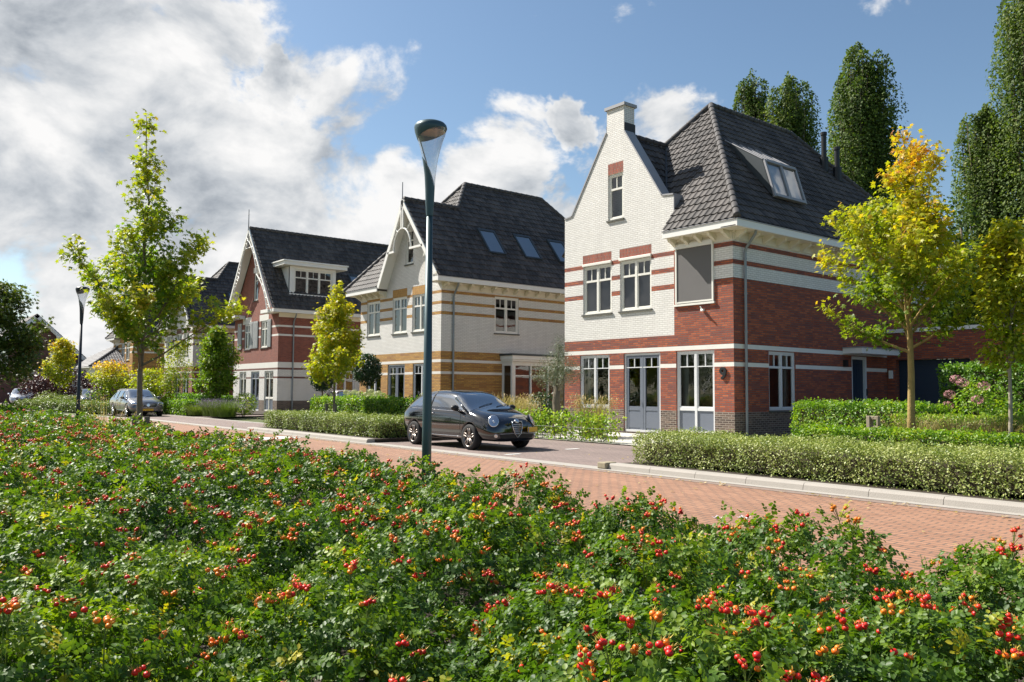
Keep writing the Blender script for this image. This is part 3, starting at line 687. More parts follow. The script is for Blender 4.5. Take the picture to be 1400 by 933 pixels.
# ================================================================== houses with a bargeboard gable wing
def house_ochre(dx, label, mats, full=True, k=0):
    root = empty('brick_house', (-35.5 + dx, 21.1, 0), label, 'house')
    X0, X1, Y0, Y1 = -39.36 + dx, -31.60 + dx, 21.1, 34.6
    upper, band, bandv, lowm, wst = mats
    MATS = [upper, band, bandv, lowm, wst]
    def bands(z): return 4.99 < z < 5.14 or 5.48 < z < 5.63 or 5.99 < z < 6.13
    def zone(x, z):
        if z < 2.90:
            if 2.22 < z < 2.34 or 2.77 < z < 2.90: return 4
            return 3
        if z < 3.28: return 3
        if bands(z): return 1
        return 0
    def zone_f(x, z):
        xx = x - dx
        if 6.09 < z < 6.50 and (-36.02 < xx < -34.63 or -34.16 < xx < -32.75): return 2
        if 6.08 < z < 6.34 and -38.68 < xx < -37.3: return 1
        return zone(x, z)
    zs = [2.22, 2.34, 2.77, 2.90, 3.28, 4.99, 5.14, 5.48, 5.63, 5.99, 6.13, 6.34, 6.5]
    ops = [(-38.66, -37.30, 4.28, 6.08, 0), (-36.01, -34.64, 4.28, 6.09, 0), (-34.14, -32.76, 4.28, 6.09, 0), (-34.83, -34.12, 7.66, 9.40, 0),
           (-38.5, -37.1, 0.12, 2.75), (-36.42, -34.77, 0.06, 2.75), (-34.02, -32.5, 0.12, 2.75)]
    ops = [(a + dx, b + dx) + t for a, b, *t in [(o[0], o[1], tuple(o[2:])) for o in ops] for t in [t[0]]]
    ax, az = -34.25 + dx, 10.77
    KL, KR = 1.73, 1.26
    prof = [(X0, 6.45), (-36.60 + dx, 6.45), (-36.60 + dx, 6.66), (ax, az - 0.08), (X1, az - 0.08 - (X1 - ax) * KR)]
    prof[2] = (-36.599 + dx, az - 0.08 - (2.349) * KL)
    mb = MB()
    wall(mb, 'F', Y0, X0, X1, 0, None, ops, zone_f, us=[-36.02 + dx, -34.63 + dx, -34.16 + dx, -32.75 + dx, -38.68 + dx, -37.3 + dx], zs=zs, prof=prof)
    sops = [(24.22, 25.72, 4.27, 6.06, 0)]
    if full: sops.append((24.75, 28.3, 0.5, 2.70))
    wall(mb, 'S', X1, Y0, Y1, 0, 6.45, sops, zone, zs=zs)
    plain_walls(mb, X0, X1, Y0, Y1, 6.45, zone)
    mb.build('wall', MATS, root)
    interior(root, X0, X1, Y0, Y1)
    w = lambda a, b, c, d, *args, **kw: window(root, 'F', Y0, a + dx, b + dx, c, d, *args, **kw)
    w(-38.66, -37.30, 4.28, 6.08, curtain=3); w(-36.01, -34.64, 4.28, 6.09, curtain=4); w(-34.14, -32.76, 4.28, 6.09, curtain=1); w(-34.83, -34.12, 7.66, 9.40, cols=1)
    w(-38.5, -37.1, 0.12, 2.75, 'tall', FRAMEG, tz=2.28, sill=False); w(-34.02, -32.5, 0.12, 2.75, 'tall', FRAMEG, tz=2.28, sill=False)
    w(-36.42, -34.77, 0.06, 2.75, 'door', FRAMEG, tz=2.28, sill=False, name='door')
    window(root, 'S', X1, 24.22, 25.72, 4.27, 6.06, curtain=0)
    if full:
        b = MB(); d0 = 0.80
        # bay window box on the side wall
        fbox(b, 'S', X1, 24.62, 28.43, 0.003, d0 + 0.12, 2.88, 2.98, 0); fbox(b, 'S', X1, 24.58, 28.47, 0.003, d0 + 0.17, 2.98, 3.16, 0); fbox(b, 'S', X1, 24.53, 28.52, 0.003, d0 + 0.2, 3.16, 3.26, 2)
        fbox(b, 'S', X1, 24.70, 28.35, 0.003, d0, 2.68, 2.88, 0)
        fbox(b, 'S', X1, 24.72, 28.33, 0.003, d0 - 0.02, 0.05, 0.62, 1)
        fbox(b, 'S', X1, 24.70, 28.35, 0.003, d0 + 0.03, 0.62, 0.70, 0)
        for (a, c) in ((24.70, 24.90), (25.85, 25.93), (26.98, 27.06), (28.15, 28.35)): fbox(b, 'S', X1, a, c, d0 - 0.12, d0, 0.70, 2.68, 0)
        fbox(b, 'S', X1, 24.70, 24.78, 0.003, 0.12, 0.70, 2.68, 0); fbox(b, 'S', X1, 28.27, 28.35, 0.003, 0.12, 0.70, 2.68, 0)
        for yy in (24.9, 25.93, 27.06): fbox(b, 'S', X1, yy, yy + 1.1, d0 - 0.09, d0 - 0.05, 2.18, 2.22, 0)
        bo = b.build('bay_window', [TRIM, SLATE, ZINCD], root)
        g = MB(); g.add([P('S', X1, 24.9, d0 - 0.07, 0.7), P('S', X1, 28.15, d0 - 0.07, 0.7), P('S', X1, 28.15, d0 - 0.07, 2.68), P('S', X1, 24.9, d0 - 0.07, 2.68),
                         P('S', X1, 24.74, 0.12, 0.7), P('S', X1, 24.74, d0 - 0.12, 0.7), P('S', X1, 24.74, d0 - 0.12, 2.68), P('S', X1, 24.74, 0.12, 2.68)], [(0, 1, 2, 3), (4, 5, 6, 7)]); g.build('pane', GLASS, bo)
    e = 6.70
    cornice(root, 'F', Y0, X0, -36.62 + dx, ends=(0.6, 0.0))
    cornice(root, 'S', X1, Y0, Y1, ends=(0.6, 0.6), br=0.72)
    m = MB(); fbox(m, 'F', Y0, X1 - 0.30, X1 - 0.003, 0.003, 0.59, e - 0.24, e - 0.04); m.build('gutter_return', TRIM, root)
    downpipe(root, 'S', X1, 21.75, ztop=6.46, out=0.45)
    xm, zr = -35.62 + dx, e + 4.62 * KR
    xe = -31.0 + dx; xl = -40.24 + dx
    kf = (zr - e) / 4.7
    def hipy(z): return 20.5 + (z - e) / kf
    vx = -36.62 + dx
    polys = [[(xe, 20.55, e), (xe, 35.2, e), (xm, 30.6, zr), (xm, 25.2, zr), (ax, 25.2 - (zr - az) / kf * 1.0, az), (ax, 20.55, az)],
             [(xl, 20.5, e), (vx, 20.5, e), (vx, hipy(e + (vx - xl) * (zr - e) / (xm - xl)), e + (vx - xl) * (zr - e) / (xm - xl))],
             [(vx, 21.2, e + 0.7 * kf), (ax, 21.2, e + 0.7 * kf), (ax, hipy(az), az), (xm, 25.2, zr), (vx, hipy(e + (vx - xl) * (zr - e) / (xm - xl)), e + (vx - xl) * (zr - e) / (xm - xl))],
             [(xl, 35.2, e), (xl, 20.5, e), (xm, 25.2, zr), (xm, 30.6, zr)],
             [(xe, 35.2, e), (xl, 35.2, e), (xm, 30.6, zr)],
             [(ax - (az - e) / KL, 20.55, e), (ax, 20.55, az), (ax, 24.1, az), (ax - (az - e) / KL, 21.2, e)]]
    polys.pop(0)
    hy = hipy(az)
    polys += [[(xe, 20.55, e), (xe, hy, e), (ax, hy, az), (ax, 20.55, az)], [(xe, hy, e), (xe, 35.2, e), (xm, 30.6, zr), (xm, 25.2, zr), (ax, hy, az)]]
    h = 0.05
    caps = [((xl, 20.5, e + h), (xm, 25.2, zr + h)), ((xm, 25.2, zr + h), (xm, 30.6, zr + h)), ((xm, 30.6, zr + h), (xe, 35.2, e + h)), ((ax, 20.6, az + h), (ax, hy + 0.1, az + h)),
            ((ax, hy, az + h), (xm, 25.2, zr + h))]
    ro = roof(root, polys, TILE, caps)
    xs = lambda z: xe - (z - e) / KR
    for i, (a, b) in enumerate(((24.30, 25.38), (26.62, 27.76), (28.98, 30.10))):
        skylight(root, xs, a, b, 8.25, 9.62, KR)
    # bargeboards, arch and finial
    bm_ = MB(); yb0, yb1 = 20.50, 20.56
    def board(x0, z0, x1, z1, wd=0.20, y0_=yb0, y1_=yb1):
        a = Vector((x0, 0, z0)); b = Vector((x1, 0, z1)); d = (b - a).normalized(); n = Vector((d.z, 0, -d.x))
        if n.z > 0: n = -n
        vs = [(q.x, y, q.z) for y in (y0_, y1_) for q in (a, b, b + n * wd, a + n * wd)]
        bm_.add(vs, [(0, 1, 2, 3), (7, 6, 5, 4), (0, 4, 5, 1), (1, 5, 6, 2), (2, 6, 7, 3), (3, 7, 4, 0)])
    lx, lz = ax - (az - e) / KL, e
    rx, rz = X1 + 0.45, az - (X1 + 0.45 - ax) * KR
    board(lx - 0.02, lz - 0.02, ax, az + 0.02); board(ax, az + 0.02, rx, rz + 0.02)
    # soffits behind the boards
    for (x0, z0, x1, z1) in ((lx, lz - 0.10, ax, az - 0.08), (ax, az - 0.08, rx, rz - 0.08)):
        bm_.add([(x0, yb1, z0), (x1, yb1, z1), (x1, Y0, z1), (x0, Y0, z0)], [(0, 1, 2, 3)])
    # arch
    zc, r = 8.32, 0.80; cx = ax - 0.02
    arc = [(cx + r * math.cos(t), yb0 + 0.05, zc + 1.02 * math.sin(t)) for t in [PI * i / 16 for i in range(17)]]
    bm_.tube(arc, 0.045, 8)
    for sgn in (-1, 1):
        xe_ = ax + sgn * (az - zc) / (KL if sgn < 0 else KR) * 0.96
        bm_.box(cx + sgn * (r - 0.08), xe_, yb0, yb0 + 0.10, zc - 0.10, zc)
        t = R(60)
        p = Vector((cx + sgn * r * math.cos(t), yb0 + 0.05, zc + 1.02 * math.sin(t)))
        bm_.tube([p, p + Vector((sgn * 0.32, 0, 0.28))], 0.035, 6)
    bm_.box(cx - 0.10, cx - 0.03, yb0, yb0 + 0.08, zc + 1.0, az + 0.05); bm_.box(cx + 0.05, cx + 0.12, yb0, yb0 + 0.08, zc + 1.0, az - 0.05)
    bm_.build('bargeboard', TRIM, root)
    m = MB(); m.tube([(ax, yb0 + 0.02, az - 0.9), (ax, yb0 + 0.02, az + 0.85)], [0.035, 0.022], 8); m.build('finial', ZINC, root)
    return root
house_ochre(0, 'white brick house with ochre bands, white arched gable trim and three roof windows', (WHITEB, OCHRE, OCHREV, OCHRE, WHITEST))
house_ochre(-35.7, 'white house with brown bands, left of the house with shutters', (WHITEB, BROWNB, BROWNB, REDB3, WHITEST), full=False)
house_ochre(-54.0, 'farthest house of the row, ochre and white behind the yellow maple shrubs', (OCHRE, WHITEST, OCHREV, OCHRE, WHITEST), full=False)

# ================================================================== red house with shutters and a long dormer
def house_shutters():
    root = empty('brick_house', (-54.2, 21.1, 0), 'red brick house with grey shutters, lacy white bargeboard and a long white dormer', 'house')
    X0, X1, Y0, Y1 = -58.10, -50.32, 21.1, 33.5
    MATS = [REDB3, WHITEST, BROWNB, WHITEB, PLINTH]
    def zone(x, z):
        if z < 0.75: return 4
        if z < 2.18: return 3
        if z < 2.30: return 2
        if z < 2.75: return 3
        if z < 2.87: return 2
        if z < 3.23: return 1
        if 4.92 < z < 5.04 or 5.50 < z < 5.62: return 1
        return 0
    def zone_f(x, z):
        if (-56.55 < x < -55.0 and 5.96 < z < 6.42) or (-53.52 < x < -51.98 and 6.03 < z < 6.44) or (-54.80 < x < -53.82 and 9.42 < z < 9.78): return 1
        return zone(x, z)
    zs = [0.75, 2.18, 2.30, 2.75, 2.87, 3.23, 4.92, 5.04, 5.50, 5.62, 5.96, 6.03, 6.42, 6.44, 9.42, 9.78]
    ops = [(-56.2, -55.07, 4.21, 5.96, 0), (-53.25, -52.05, 4.23, 6.03, 0), (-54.66, -53.90, 7.50, 9.42, 0),
           (-56.93, -55.68, 0.1, 2.67), (-54.80, -53.33, 0.04, 2.67), (-52.44, -50.98, 0.06, 2.67)]
    ax, az = -54.15, 12.35; kk = 1.40
    prof = [(X0, az - 0.1 - (ax - X0) * kk), (ax, az - 0.1), (X1, az - 0.1 - (X1 - ax) * kk)]
    mb = MB()
    wall(mb, 'F', Y0, X0, X1, 0, None, ops, zone_f, us=[-56.55, -55.0, -53.52, -51.98, -54.80, -53.82], zs=zs, prof=prof)
    wall(mb, 'S', X1, Y0, Y1, 0, 6.45, [(25.2, 26.6, 0.1, 2.67), (27.3, 28.6, 0.1, 2.67)], zone, zs=zs)
    plain_walls(mb, X0, X1, Y0, Y1, 6.45, lambda a, b: 0)
    mb.build('wall', MATS, root)
    interior(root, X0, X1, Y0, Y1)
    w = lambda *a, **kw: window(root, 'F', Y0, *a, **kw)
    w(-56.2, -55.07, 4.21, 5.96, curtain=3); w(-53.25, -52.05, 4.23, 6.03, curtain=3); w(-54.66, -53.90, 7.50, 9.42, cols=1)
    w(-56.93, -55.68, 0.1, 2.67, 'tall', FRAME, tz=2.2, sill=False, curtain=4); w(-54.80, -53.33, 0.04, 2.67, 'door', FRAMEG, tz=2.2, sill=False, name='door'); w(-52.44, -50.98, 0.06, 2.67, 'tall', FRAME, tz=2.2, sill=False, curtain=4)
    window(root, 'S', X1, 25.2, 26.6, 0.1, 2.67, 'tall', FRAMEG, tz=2.2, sill=False); window(root, 'S', X1, 27.3, 28.6, 0.1, 2.67, 'door', FRAMEG, tz=2.2, sill=False, name='door')
    for (a, b) in ((-57.36, -56.66), (-55.06, -54.56), (-54.50, -53.68), (-52.02, -51.46)):
        m = MB(); m.box(a, b, Y0 - 0.06, Y0 - 0.01, 4.24, 6.07)
        n = 22
        for i in range(n):
            z = 4.30 + 1.70 * i / n; m.box(a + 0.06, b - 0.06, Y0 - 0.072, Y0 - 0.06, z, z + 0.05)
        m.build('shutter', SHUT, root)
    e = 6.62
    xe = -49.75; xl = -58.65; xm = -54.2; zr = 12.37; K = (zr - e) / (xm - xe) * -1
    polys = [[(xe, 20.5, e), (xe, 34.1, e), (xm, 34.1, zr), (xm, 20.5, zr)], [(xl, 34.1, e), (xl, 20.5, e), (xm, 20.5, zr), (xm, 34.1, zr)]]
    roof(root, polys, TILE, [((xm, 20.5, zr + 0.05), (xm, 34.1, zr + 0.05))])
    cornice(root, 'S', X1, Y0, Y1, out=0.57, zt=6.60, ends=(0.6, 0.6), brk=False)
    for (a, b) in ((xl, X0 + 2.0), (X1 - 1.2, X1 - 0.004)):
        m = MB(); m.box(a - 0.05 if a == xl else a, b, 20.35, Y0 - 0.005, 6.36, 6.58); m.build('gutter_return', TRIM, root, bevel=0.01)
    downpipe(root, 'S', X1, 22.1, ztop=6.38, out=0.45)
    # lacy bargeboard
    m = MB()
    for sg in (-1, 1):
        foot = Vector((xl + 0.3, 0, e + 0.1)) if sg < 0 else Vector((xe - 0.3, 0, e + 0.1)); top = Vector((xm, 0, zr))
        foot.x = ax + sg * 4.0; foot.z = 6.70
        d = (top - foot); L = d.length; d.normalize(); n = Vector((-d.z * sg, 0, d.x * sg)); n = n if n.z < 0 else -n
        def strip(o0, o1, y0, y1):
            vs = [(q.x, y, q.z) for y in (y0, y1) for q in (foot + n * o0, top + n * o0, top + n * o1, foot + n * o1)]
            m.add(vs, [(0, 1, 2, 3), (7, 6, 5, 4), (0, 4, 5, 1), (1, 5, 6, 2), (2, 6, 7, 3), (3, 7, 4, 0)])
        strip(-0.02, 0.13, 20.42, 20.50)
        # curved inner board
        cur = []
        for i in range(25):
            f = i / 24
            dep = 0.30 + 0.42 * (0.5 - 0.5 * math.cos(2 * PI * min(1, f * 2.0))) * 0 + 0.34 * abs(math.sin(PI * f * 2.0)) * -1 + 0.32
            q = foot + d * (L * f * 0.97) + n * max(0.16, dep); cur.append((q.x, 20.46, q.z))
        m.tube(cur, 0.05, 6)
        for i in range(1, 24):
            q0 = foot + d * (L * i / 24 * 0.97) + n * 0.12
            m.tube([(q0.x, 20.46, q0.z), cur[i]], 0.022, 4); 
            if i % 2: m.tube([(q0.x, 20.46, q0.z), cur[i + 1]], 0.018, 4)
    # collar under the ridge
    m.tube([(xm - 0.55, 20.46, zr - 1.35), (xm + 0.55, 20.46, zr - 1.35)], 0.04, 6)
    m.add([(X0 - 0.3, 20.5, 6.66), (ax, 20.5, az - 0.05), (ax, Y0, az - 0.05), (X0 - 0.3, Y0, 6.66), (X1 + 0.3, 20.5, 6.66), (X1 + 0.3, Y0, 6.66)], [(0, 1, 2, 3), (1, 4, 5, 2)])
    m.build('bargeboard', TRIM, root)
    m = MB(); m.tube([(xm, 20.44, zr - 1.4), (xm, 20.44, zr + 1.3)], [0.05, 0.025], 8); m.tube([(xm - 0.15, 20.44, zr + 0.95), (xm + 0.15, 20.44, zr + 0.95)], 0.015, 5); m.build('finial', ZINC, root)
    # dormer
    dm = MB(); xf = -50.62; y0, y1 = 21.9, 25.2; zb, zt = 7.74, 9.55
    xs = lambda z: xe - (z - e) / K
    dm.add([(xf, y0, zb), (xf, y0, zt), (xs(zt), y0, zt), (xf, y1, zb), (xf, y1, zt), (xs(zt), y1, zt)], [(0, 1, 2), (3, 5, 4)], 0)
    fbox(dm, 'S', xf, y0, y1, -0.15, 0.0, zt - 0.16, zt, 0); fbox(dm, 'S', xf, y0, y0 + 0.32, -0.15, 0.0, zb, zt - 0.16, 0); fbox(dm, 'S', xf, y1 - 0.25, y1, -0.15, 0.0, zb, zt - 0.16, 0); fbox(dm, 'S', xf, y0 - 0.03, y1 + 0.03, -0.15, 0.08, zb - 0.08, zb, 0)
    dm.box(xf + 0.40, xs(9.9) - 0.05, y0 - 0.55, y1 + 0.65, zt + 0.01, zt + 0.24, 0); dm.box(xf + 0.47, xs(9.9) - 0.05, y0 - 0.62, y1 + 0.72, zt + 0.24, zt + 0.33, 0)
    d = dm.build('dormer', [TRIM], root, bevel=0.015)
    wo = window(root, 'S', xf, y0 + 0.32, y1 - 0.25, zb, zt - 0.16, cols=3, sill=False, name='window', curtain=0)
    # roof window behind dormer
    skylight(root, xs, 26.75, 27.7, 8.6, 9.5, K)
house_shutters()

def far_houses():
    # gable end facing the camera, far down the street
    root = empty('brick_house', (-103, 15, 0), 'dark red gabled house at the far left end of the street', 'house')
    yc, za = 14.6, 9.0
    mb = MB()
    prof = [(yc - 5, 4.6), (yc, za), (yc + 5, 4.6)]
    zone = lambda u, z: 1 if 2.9 < z < 3.15 else 0
    ops = [(yc - 2.0, yc - 0.9, 6.2, 8.0, 1), (yc + 1.4, yc + 2.6, 3.4, 5.4, 1), (yc - 3.6, yc - 2.4, 3.4, 5.4, 1)]
    wall(mb, 'S', -98.0, yc - 5, yc + 5, 0, None, ops, zone, zs=[2.9, 3.15], prof=prof)
    mb.add([(-98, yc - 5, 0), (-110, yc - 5, 0), (-110, yc - 5, 4.6), (-98, yc - 5, 4.6)], [(0, 1, 2, 3)])
    mb.build('wall', [BROWNB, WHITEST], root)
    for o in ops: window(root, 'S', -98.0, *o[:4], curtain=4, sill=False)
    roof(root, [[(-97.6, yc + 5.5, 4.1), (-110, yc + 5.5, 4.1), (-110, yc, za + 0.25), (-97.6, yc, za + 0.25)], [(-97.6, yc - 5.5, 4.1), (-97.6, yc, za + 0.25), (-110, yc, za + 0.25), (-110, yc - 5.5, 4.1)]], TILE, res=2, capr=0.1)
    m = MB()
    for sg in (-1, 1):
        a = Vector((0, yc, za + 0.2)); b = Vector((0, yc + sg * 5.5, 4.0)); d = (b - a).normalized(); n = Vector((0, -d.z * sg, d.y * sg)); n = n if n.z < 0 else -n
        vs = [(x, q.y, q.z) for x in (-97.6, -97.5) for q in (a, b, b + n * 0.35, a + n * 0.35)]
        m.add(vs, [(0, 1, 2, 3), (7, 6, 5, 4), (0, 4, 5, 1), (1, 5, 6, 2), (2, 6, 7, 3), (3, 7, 4, 0)])
        cur = [(-97.45, yc + sg * (0.1 + 1.9 * math.sin(t)), za - 2.6 + 1.9 * math.cos(t)) for t in [PI / 2 * i / 8 for i in range(9)]]
        m.tube(cur, 0.10, 6)
    m.build('bargeboard', TRIM, root)
    # low house with a grey hipped roof
    root = empty('bungalow', (-93, 22, 0), 'low white house with grey hipped roof and solar panels, far left behind the lamp', 'house')
    x0, x1, y0, y1 = -100, -88, 18.2, 30.0
    mb = MB(); mb.box(x0, x1, y0, y1, 0, 3.5); mb.build('wall', [TRIM], root)
    m = MB(); m.box(x0 - 0.5, x1 + 0.5, y0 - 0.5, y1 + 0.5, 3.5, 3.62); m.build('gutter', TRIM, root)
    e = 3.6; zr = 6.4
    roof(root, [[(x1 + .5, y0 - .5, e), (x1 + .5, y1 + .5, e), (x1 - 5, y1 - 4, zr), (x1 - 5, y0 + 4, zr)], [(x0 - .5, y0 - .5, e), (x1 + .5, y0 - .5, e), (x1 - 5, y0 + 4, zr), (x0 + 5, y0 + 4, zr)]], TILEG, [((x1 + .5, y0 - .5, e + .05), (x1 - 5, y0 + 4, zr + .05)), ((x1 - 5, y0 + 4, zr + .05), (x1 - 5, y1 - 4, zr + .05))], res=3, capmat=TILEG)
    m = MB()
    for i in range(3):
        ya = y0 + 4.6 + i * 1.7
        za = lambda x: e + (x1 + .5 - x) * (zr - e) / 5.5 + 0.12
        m.add([(x1 - 0.6, ya, za(x1 - 0.6)), (x1 - 0.6, ya + 1.6, za(x1 - 0.6)), (x1 - 3.2, ya + 1.6, za(x1 - 3.2)), (x1 - 3.2, ya, za(x1 - 3.2)),
               (x1 - 0.6, ya, za(x1 - 0.6) - .05), (x1 - 0.6, ya + 1.6, za(x1 - 0.6) - .05), (x1 - 3.2, ya + 1.6, za(x1 - 3.2) - .05), (x1 - 3.2, ya, za(x1 - 3.2) - .05)], [(0, 1, 2, 3), (0, 4, 5, 1), (1, 5, 6, 2), (2, 6, 7, 3), (3, 7, 4, 0)])
    m.build('solar_panel', ZINCD, root)
    for ya in (20, 23, 26):
        window(root, 'S', x1 + 0.14, ya, ya + 1.3, 1.0, 2.7, sill=False)
far_houses()

# ================================================================== ground, road, paving
def sheet(name, pts, z, mat, label=None, cat='ground', kind='structure'):
    mb = MB(); mb.add([(p[0], p[1], z) for p in pts], [tuple(range(len(pts)))])
    o = mb.build(name, mat); o['kind'] = kind; return o
def paving(name, c1, c2, cm, bw, rh, mortar=0.006, rot=0.0, dirt=0.12, c3=None, bump=0.4):
    m, nt, out = new_mat(name)
    g = N(nt, 'ShaderNodeNewGeometry')
    mp = N(nt, 'ShaderNodeMapping', {'Vector': g.outputs['Position'], 'Rotation': (0, 0, rot)})
    bt = N(nt, 'ShaderNodeTexBrick', {'Vector': mp.outputs[0], 'Color1': c4(c1), 'Color2': c4(c2), 'Mortar': c4(cm), 'Scale': 1.0, 'Mortar Size': mortar, 'Mortar Smooth': 0.2, 'Brick Width': bw, 'Row Height': rh})
    nz = N(nt, 'ShaderNodeTexNoise', {'Vector': g.outputs['Position'], 'Scale': 0.7, 'Detail': 8.0, 'Roughness': 0.7})
    k = M_(nt, 'MULTIPLY_ADD', nz.outputs['Fac'], dirt * 3); k.node.inputs[2].default_value = 1 - dirt * 1.5
    trk = N(nt, 'ShaderNodeTexNoise', {'Vector': N(nt, 'ShaderNodeMapping', {'Vector': g.outputs['Position'], 'Scale': (0.05, 1.3, 1.0)}).outputs[0], 'Scale': 1.0, 'Detail': 3.0})
    k = M_(nt, 'MULTIPLY', k, M_(nt, 'ADD', 0.78, M_(nt, 'MULTIPLY', trk.outputs['Fac'], 0.44)))
    n2 = N(nt, 'ShaderNodeTexNoise', {'Vector': g.outputs['Position'], 'Scale': 14.0, 'Detail': 4.0})
    k2 = M_(nt, 'MULTIPLY', k, M_(nt, 'ADD', 0.85, M_(nt, 'MULTIPLY', n2.outputs['Fac'], 0.3)))
    kk = N(nt, 'ShaderNodeCombineColor', {0: k2, 1: k2, 2: k2})
    col = mixc(nt, 1.0, bt.outputs['Color'], kk.outputs[0], 'MULTIPLY')
    p = N(nt, 'ShaderNodeBsdfPrincipled', {'Base Color': col, 'Roughness': 0.85})
    h = M_(nt, 'ADD', M_(nt, 'SUBTRACT', 1.0, bt.outputs['Fac']), M_(nt, 'MULTIPLY', n2.outputs['Fac'], 0.4))
    bp = N(nt, 'ShaderNodeBump', {'Height': h, 'Strength': bump, 'Distance': 0.008})
    nt.links.new(bp.outputs[0], p.inputs['Normal']); nt.links.new(p.outputs[0], out.inputs[0])
    return m
ROADM = paving('red_road_clinker', (0.345, 0.180, 0.108), (0.275, 0.138, 0.082), (0.12, 0.085, 0.065), 0.21, 0.105, mortar=0.011, dirt=0.2)
BAYM = paving('brown_grey_clinker', (0.235, 0.175, 0.155), (0.19, 0.145, 0.13), (0.12, 0.095, 0.085), 0.21, 0.08)
WALKM = paving('grey_paving_slab', (0.46, 0.43, 0.39), (0.42, 0.39, 0.36), (0.22, 0.2, 0.18), 0.3, 0.3)
GUTM = paving('brown_gutter_brick', (0.27, 0.20, 0.16), (0.23, 0.165, 0.135), (0.14, 0.11, 0.09), 0.21, 0.105)
CONC = plain('pale_concrete', (0.34, 0.315, 0.28), 0.85, var=0.10, scale=4, bump=0.3)
SOIL = plain('dark_soil', (0.045, 0.034, 0.024), 0.95, var=0.35, scale=8, bump=1.0, bscale=30)
GROUND = plain('dry_grass_ground', (0.085, 0.105, 0.035), 0.95, var=0.35, scale=2, bump=1.0, bscale=40)
PAINTW = plain('white_road_paint', (0.74, 0.74, 0.71), 0.6, var=0.08, scale=12)
TEETH = plain('light_grey_table_paving', (0.40, 0.38, 0.35), 0.85, var=0.08, scale=8)
GRAV = plain('pale_gravel', (0.52, 0.50, 0.44), 0.95, var=0.15, scale=40, bump=1.0, bscale=90)

sheet('ground', [(-900, -700), (700, -700), (700, 1100), (-900, 1100)], -0.06, GROUND)
# the road bends towards the camera side far down the street
FAR = [(60, 10.72), (-42, 10.72), (-48, 9.6), (-56, 7.4), (-66, 3.4), (-80, -6), (-96, -20)]
NEAR = [(60, 5.05), (-42, 5.05), (-46, 4.0), (-53, 2.2), (-62, -1.6), (-75, -10.5), (-92, -24)]
def strip(name, A, B, z, mat):
    mb = MB(); n = len(A); vs = [(p[0], p[1], z) for p in A] + [(p[0], p[1], z) for p in B]
    mb.add(vs, [(i, n + i, n + i + 1, i + 1) for i in range(n - 1)]); o = mb.build(name, mat); o['kind'] = 'structure'; return o
strip('road', FAR, NEAR, 0.0, ROADM)
sheet('side_street', [(-60, 7.0), (-66, 3.4), (-110, 6.0), (-110, 13.0), (-62, 13.0)], -0.01, BAYM)
def off(A, d): return [(p[0], p[1] + d) for p in A]
strip('gutter_course', off(FAR, 0.0), off(FAR, -0.24), 0.004, GUTM)
strip('concrete_strip', off(FAR, 0.42), off(FAR, 0.0), 0.008, CONC)
strip('road_edge_strip', off(NEAR, 0.18), off(NEAR, -0.14), 0.012, CONC)
for i, (a, b, ya) in enumerate(((-19.9, -10.75, 16.1), (-50.5, -28.6, 13.6))):
    sheet('parking_bay', [(a, 11.14), (b, 11.14), (b, ya), (a, ya)], 0.004, BAYM)
sheet('pavement', [(-50.5, 13.6), (-28.6, 13.6), (-28.6, 13.9), (-50.5, 13.9)], 0.006, CONC)
sheet('driveway', [(-44.6, 13.9), (-41.6, 13.9), (-46.0, 21.0), (-50.2, 21.0)], 0.008, BAYM)
sheet('driveway_side', [(-49.5, 21.05), (-40.3, 21.05), (-40.3, 34), (-49.5, 34)], 0.01, WALKM)
sheet('front_path', [(-24, 16.3), (-10.8, 16.3), (-13.5, 21.0), (-26, 21.0)], 0.012, GRAV)
sheet('driveway_garage', [(-15.3, 22.0), (-11.5, 22.0), (-11.0, 30.5), (-15.3, 30.5)], 0.012, WALKM)
# kerbs: raised stones with joints
def kerb(x0, x1, y0=10.90, y1=11.16, h=0.11, name='kerb'):
    mb = MB(); n = max(1, int(round((x1 - x0) / 1.0))); L = (x1 - x0) / n
    for i in range(n):
        a = x0 + i * L + 0.004; b = x0 + (i + 1) * L - 0.004
        vs = []
        for x in (a, b): vs += [(x, y0, 0.0), (x, y0 + 0.02, h - 0.03), (x, y0 + 0.05, h), (x, y1, h), (x, y1, 0.0)]
        mb.add(vs, [(0, 1, 2, 3, 4), (9, 8, 7, 6, 5), (0, 5, 6, 1), (1, 6, 7, 2), (2, 7, 8, 3), (3, 8, 9, 4)])
    o = mb.build(name, CONC); o['kind'] = 'structure'; return o
kerb(-10.75, 24); kerb(-28.6, -19.9)
m = MB(); m.box(-10.98, -10.76, 10.84, 11.14, 0.009, 0.125); o = m.build('kerb_stone', plain('weathered_block', (0.30, 0.26, 0.18), 0.9, var=0.2, scale=15), bevel=0.02); o['kind'] = 'structure'
def bedbox(name, x0, x1, y0, y1, h=0.10):
    m = MB(); m.box(x0, x1, y0, y1, -0.05, h); o = m.build(name, SOIL); o['kind'] = 'structure'
bedbox('planting_bed', -10.75, 24, 11.165, 16.2); bedbox('planting_bed', -28.6, -19.9, 11.165, 15.9); bedbox('planting_bed', -10.7, 24, 16.2, 29.5, 0.07)
bedbox('planting_bed', -40.0, -23.2, 15.92, 20.9, 0.06); bedbox('planting_bed', -64, -45.2, 13.92, 20.9, 0.06)
for pts in ([(24, 4.9), (-41, 4.9), (-45.5, 3.9), (-52.5, 2.0), (-61, -1.7), (-61, -14), (24, -14)],):
    sheet('rose_bed_soil', pts, 0.02, SOIL)
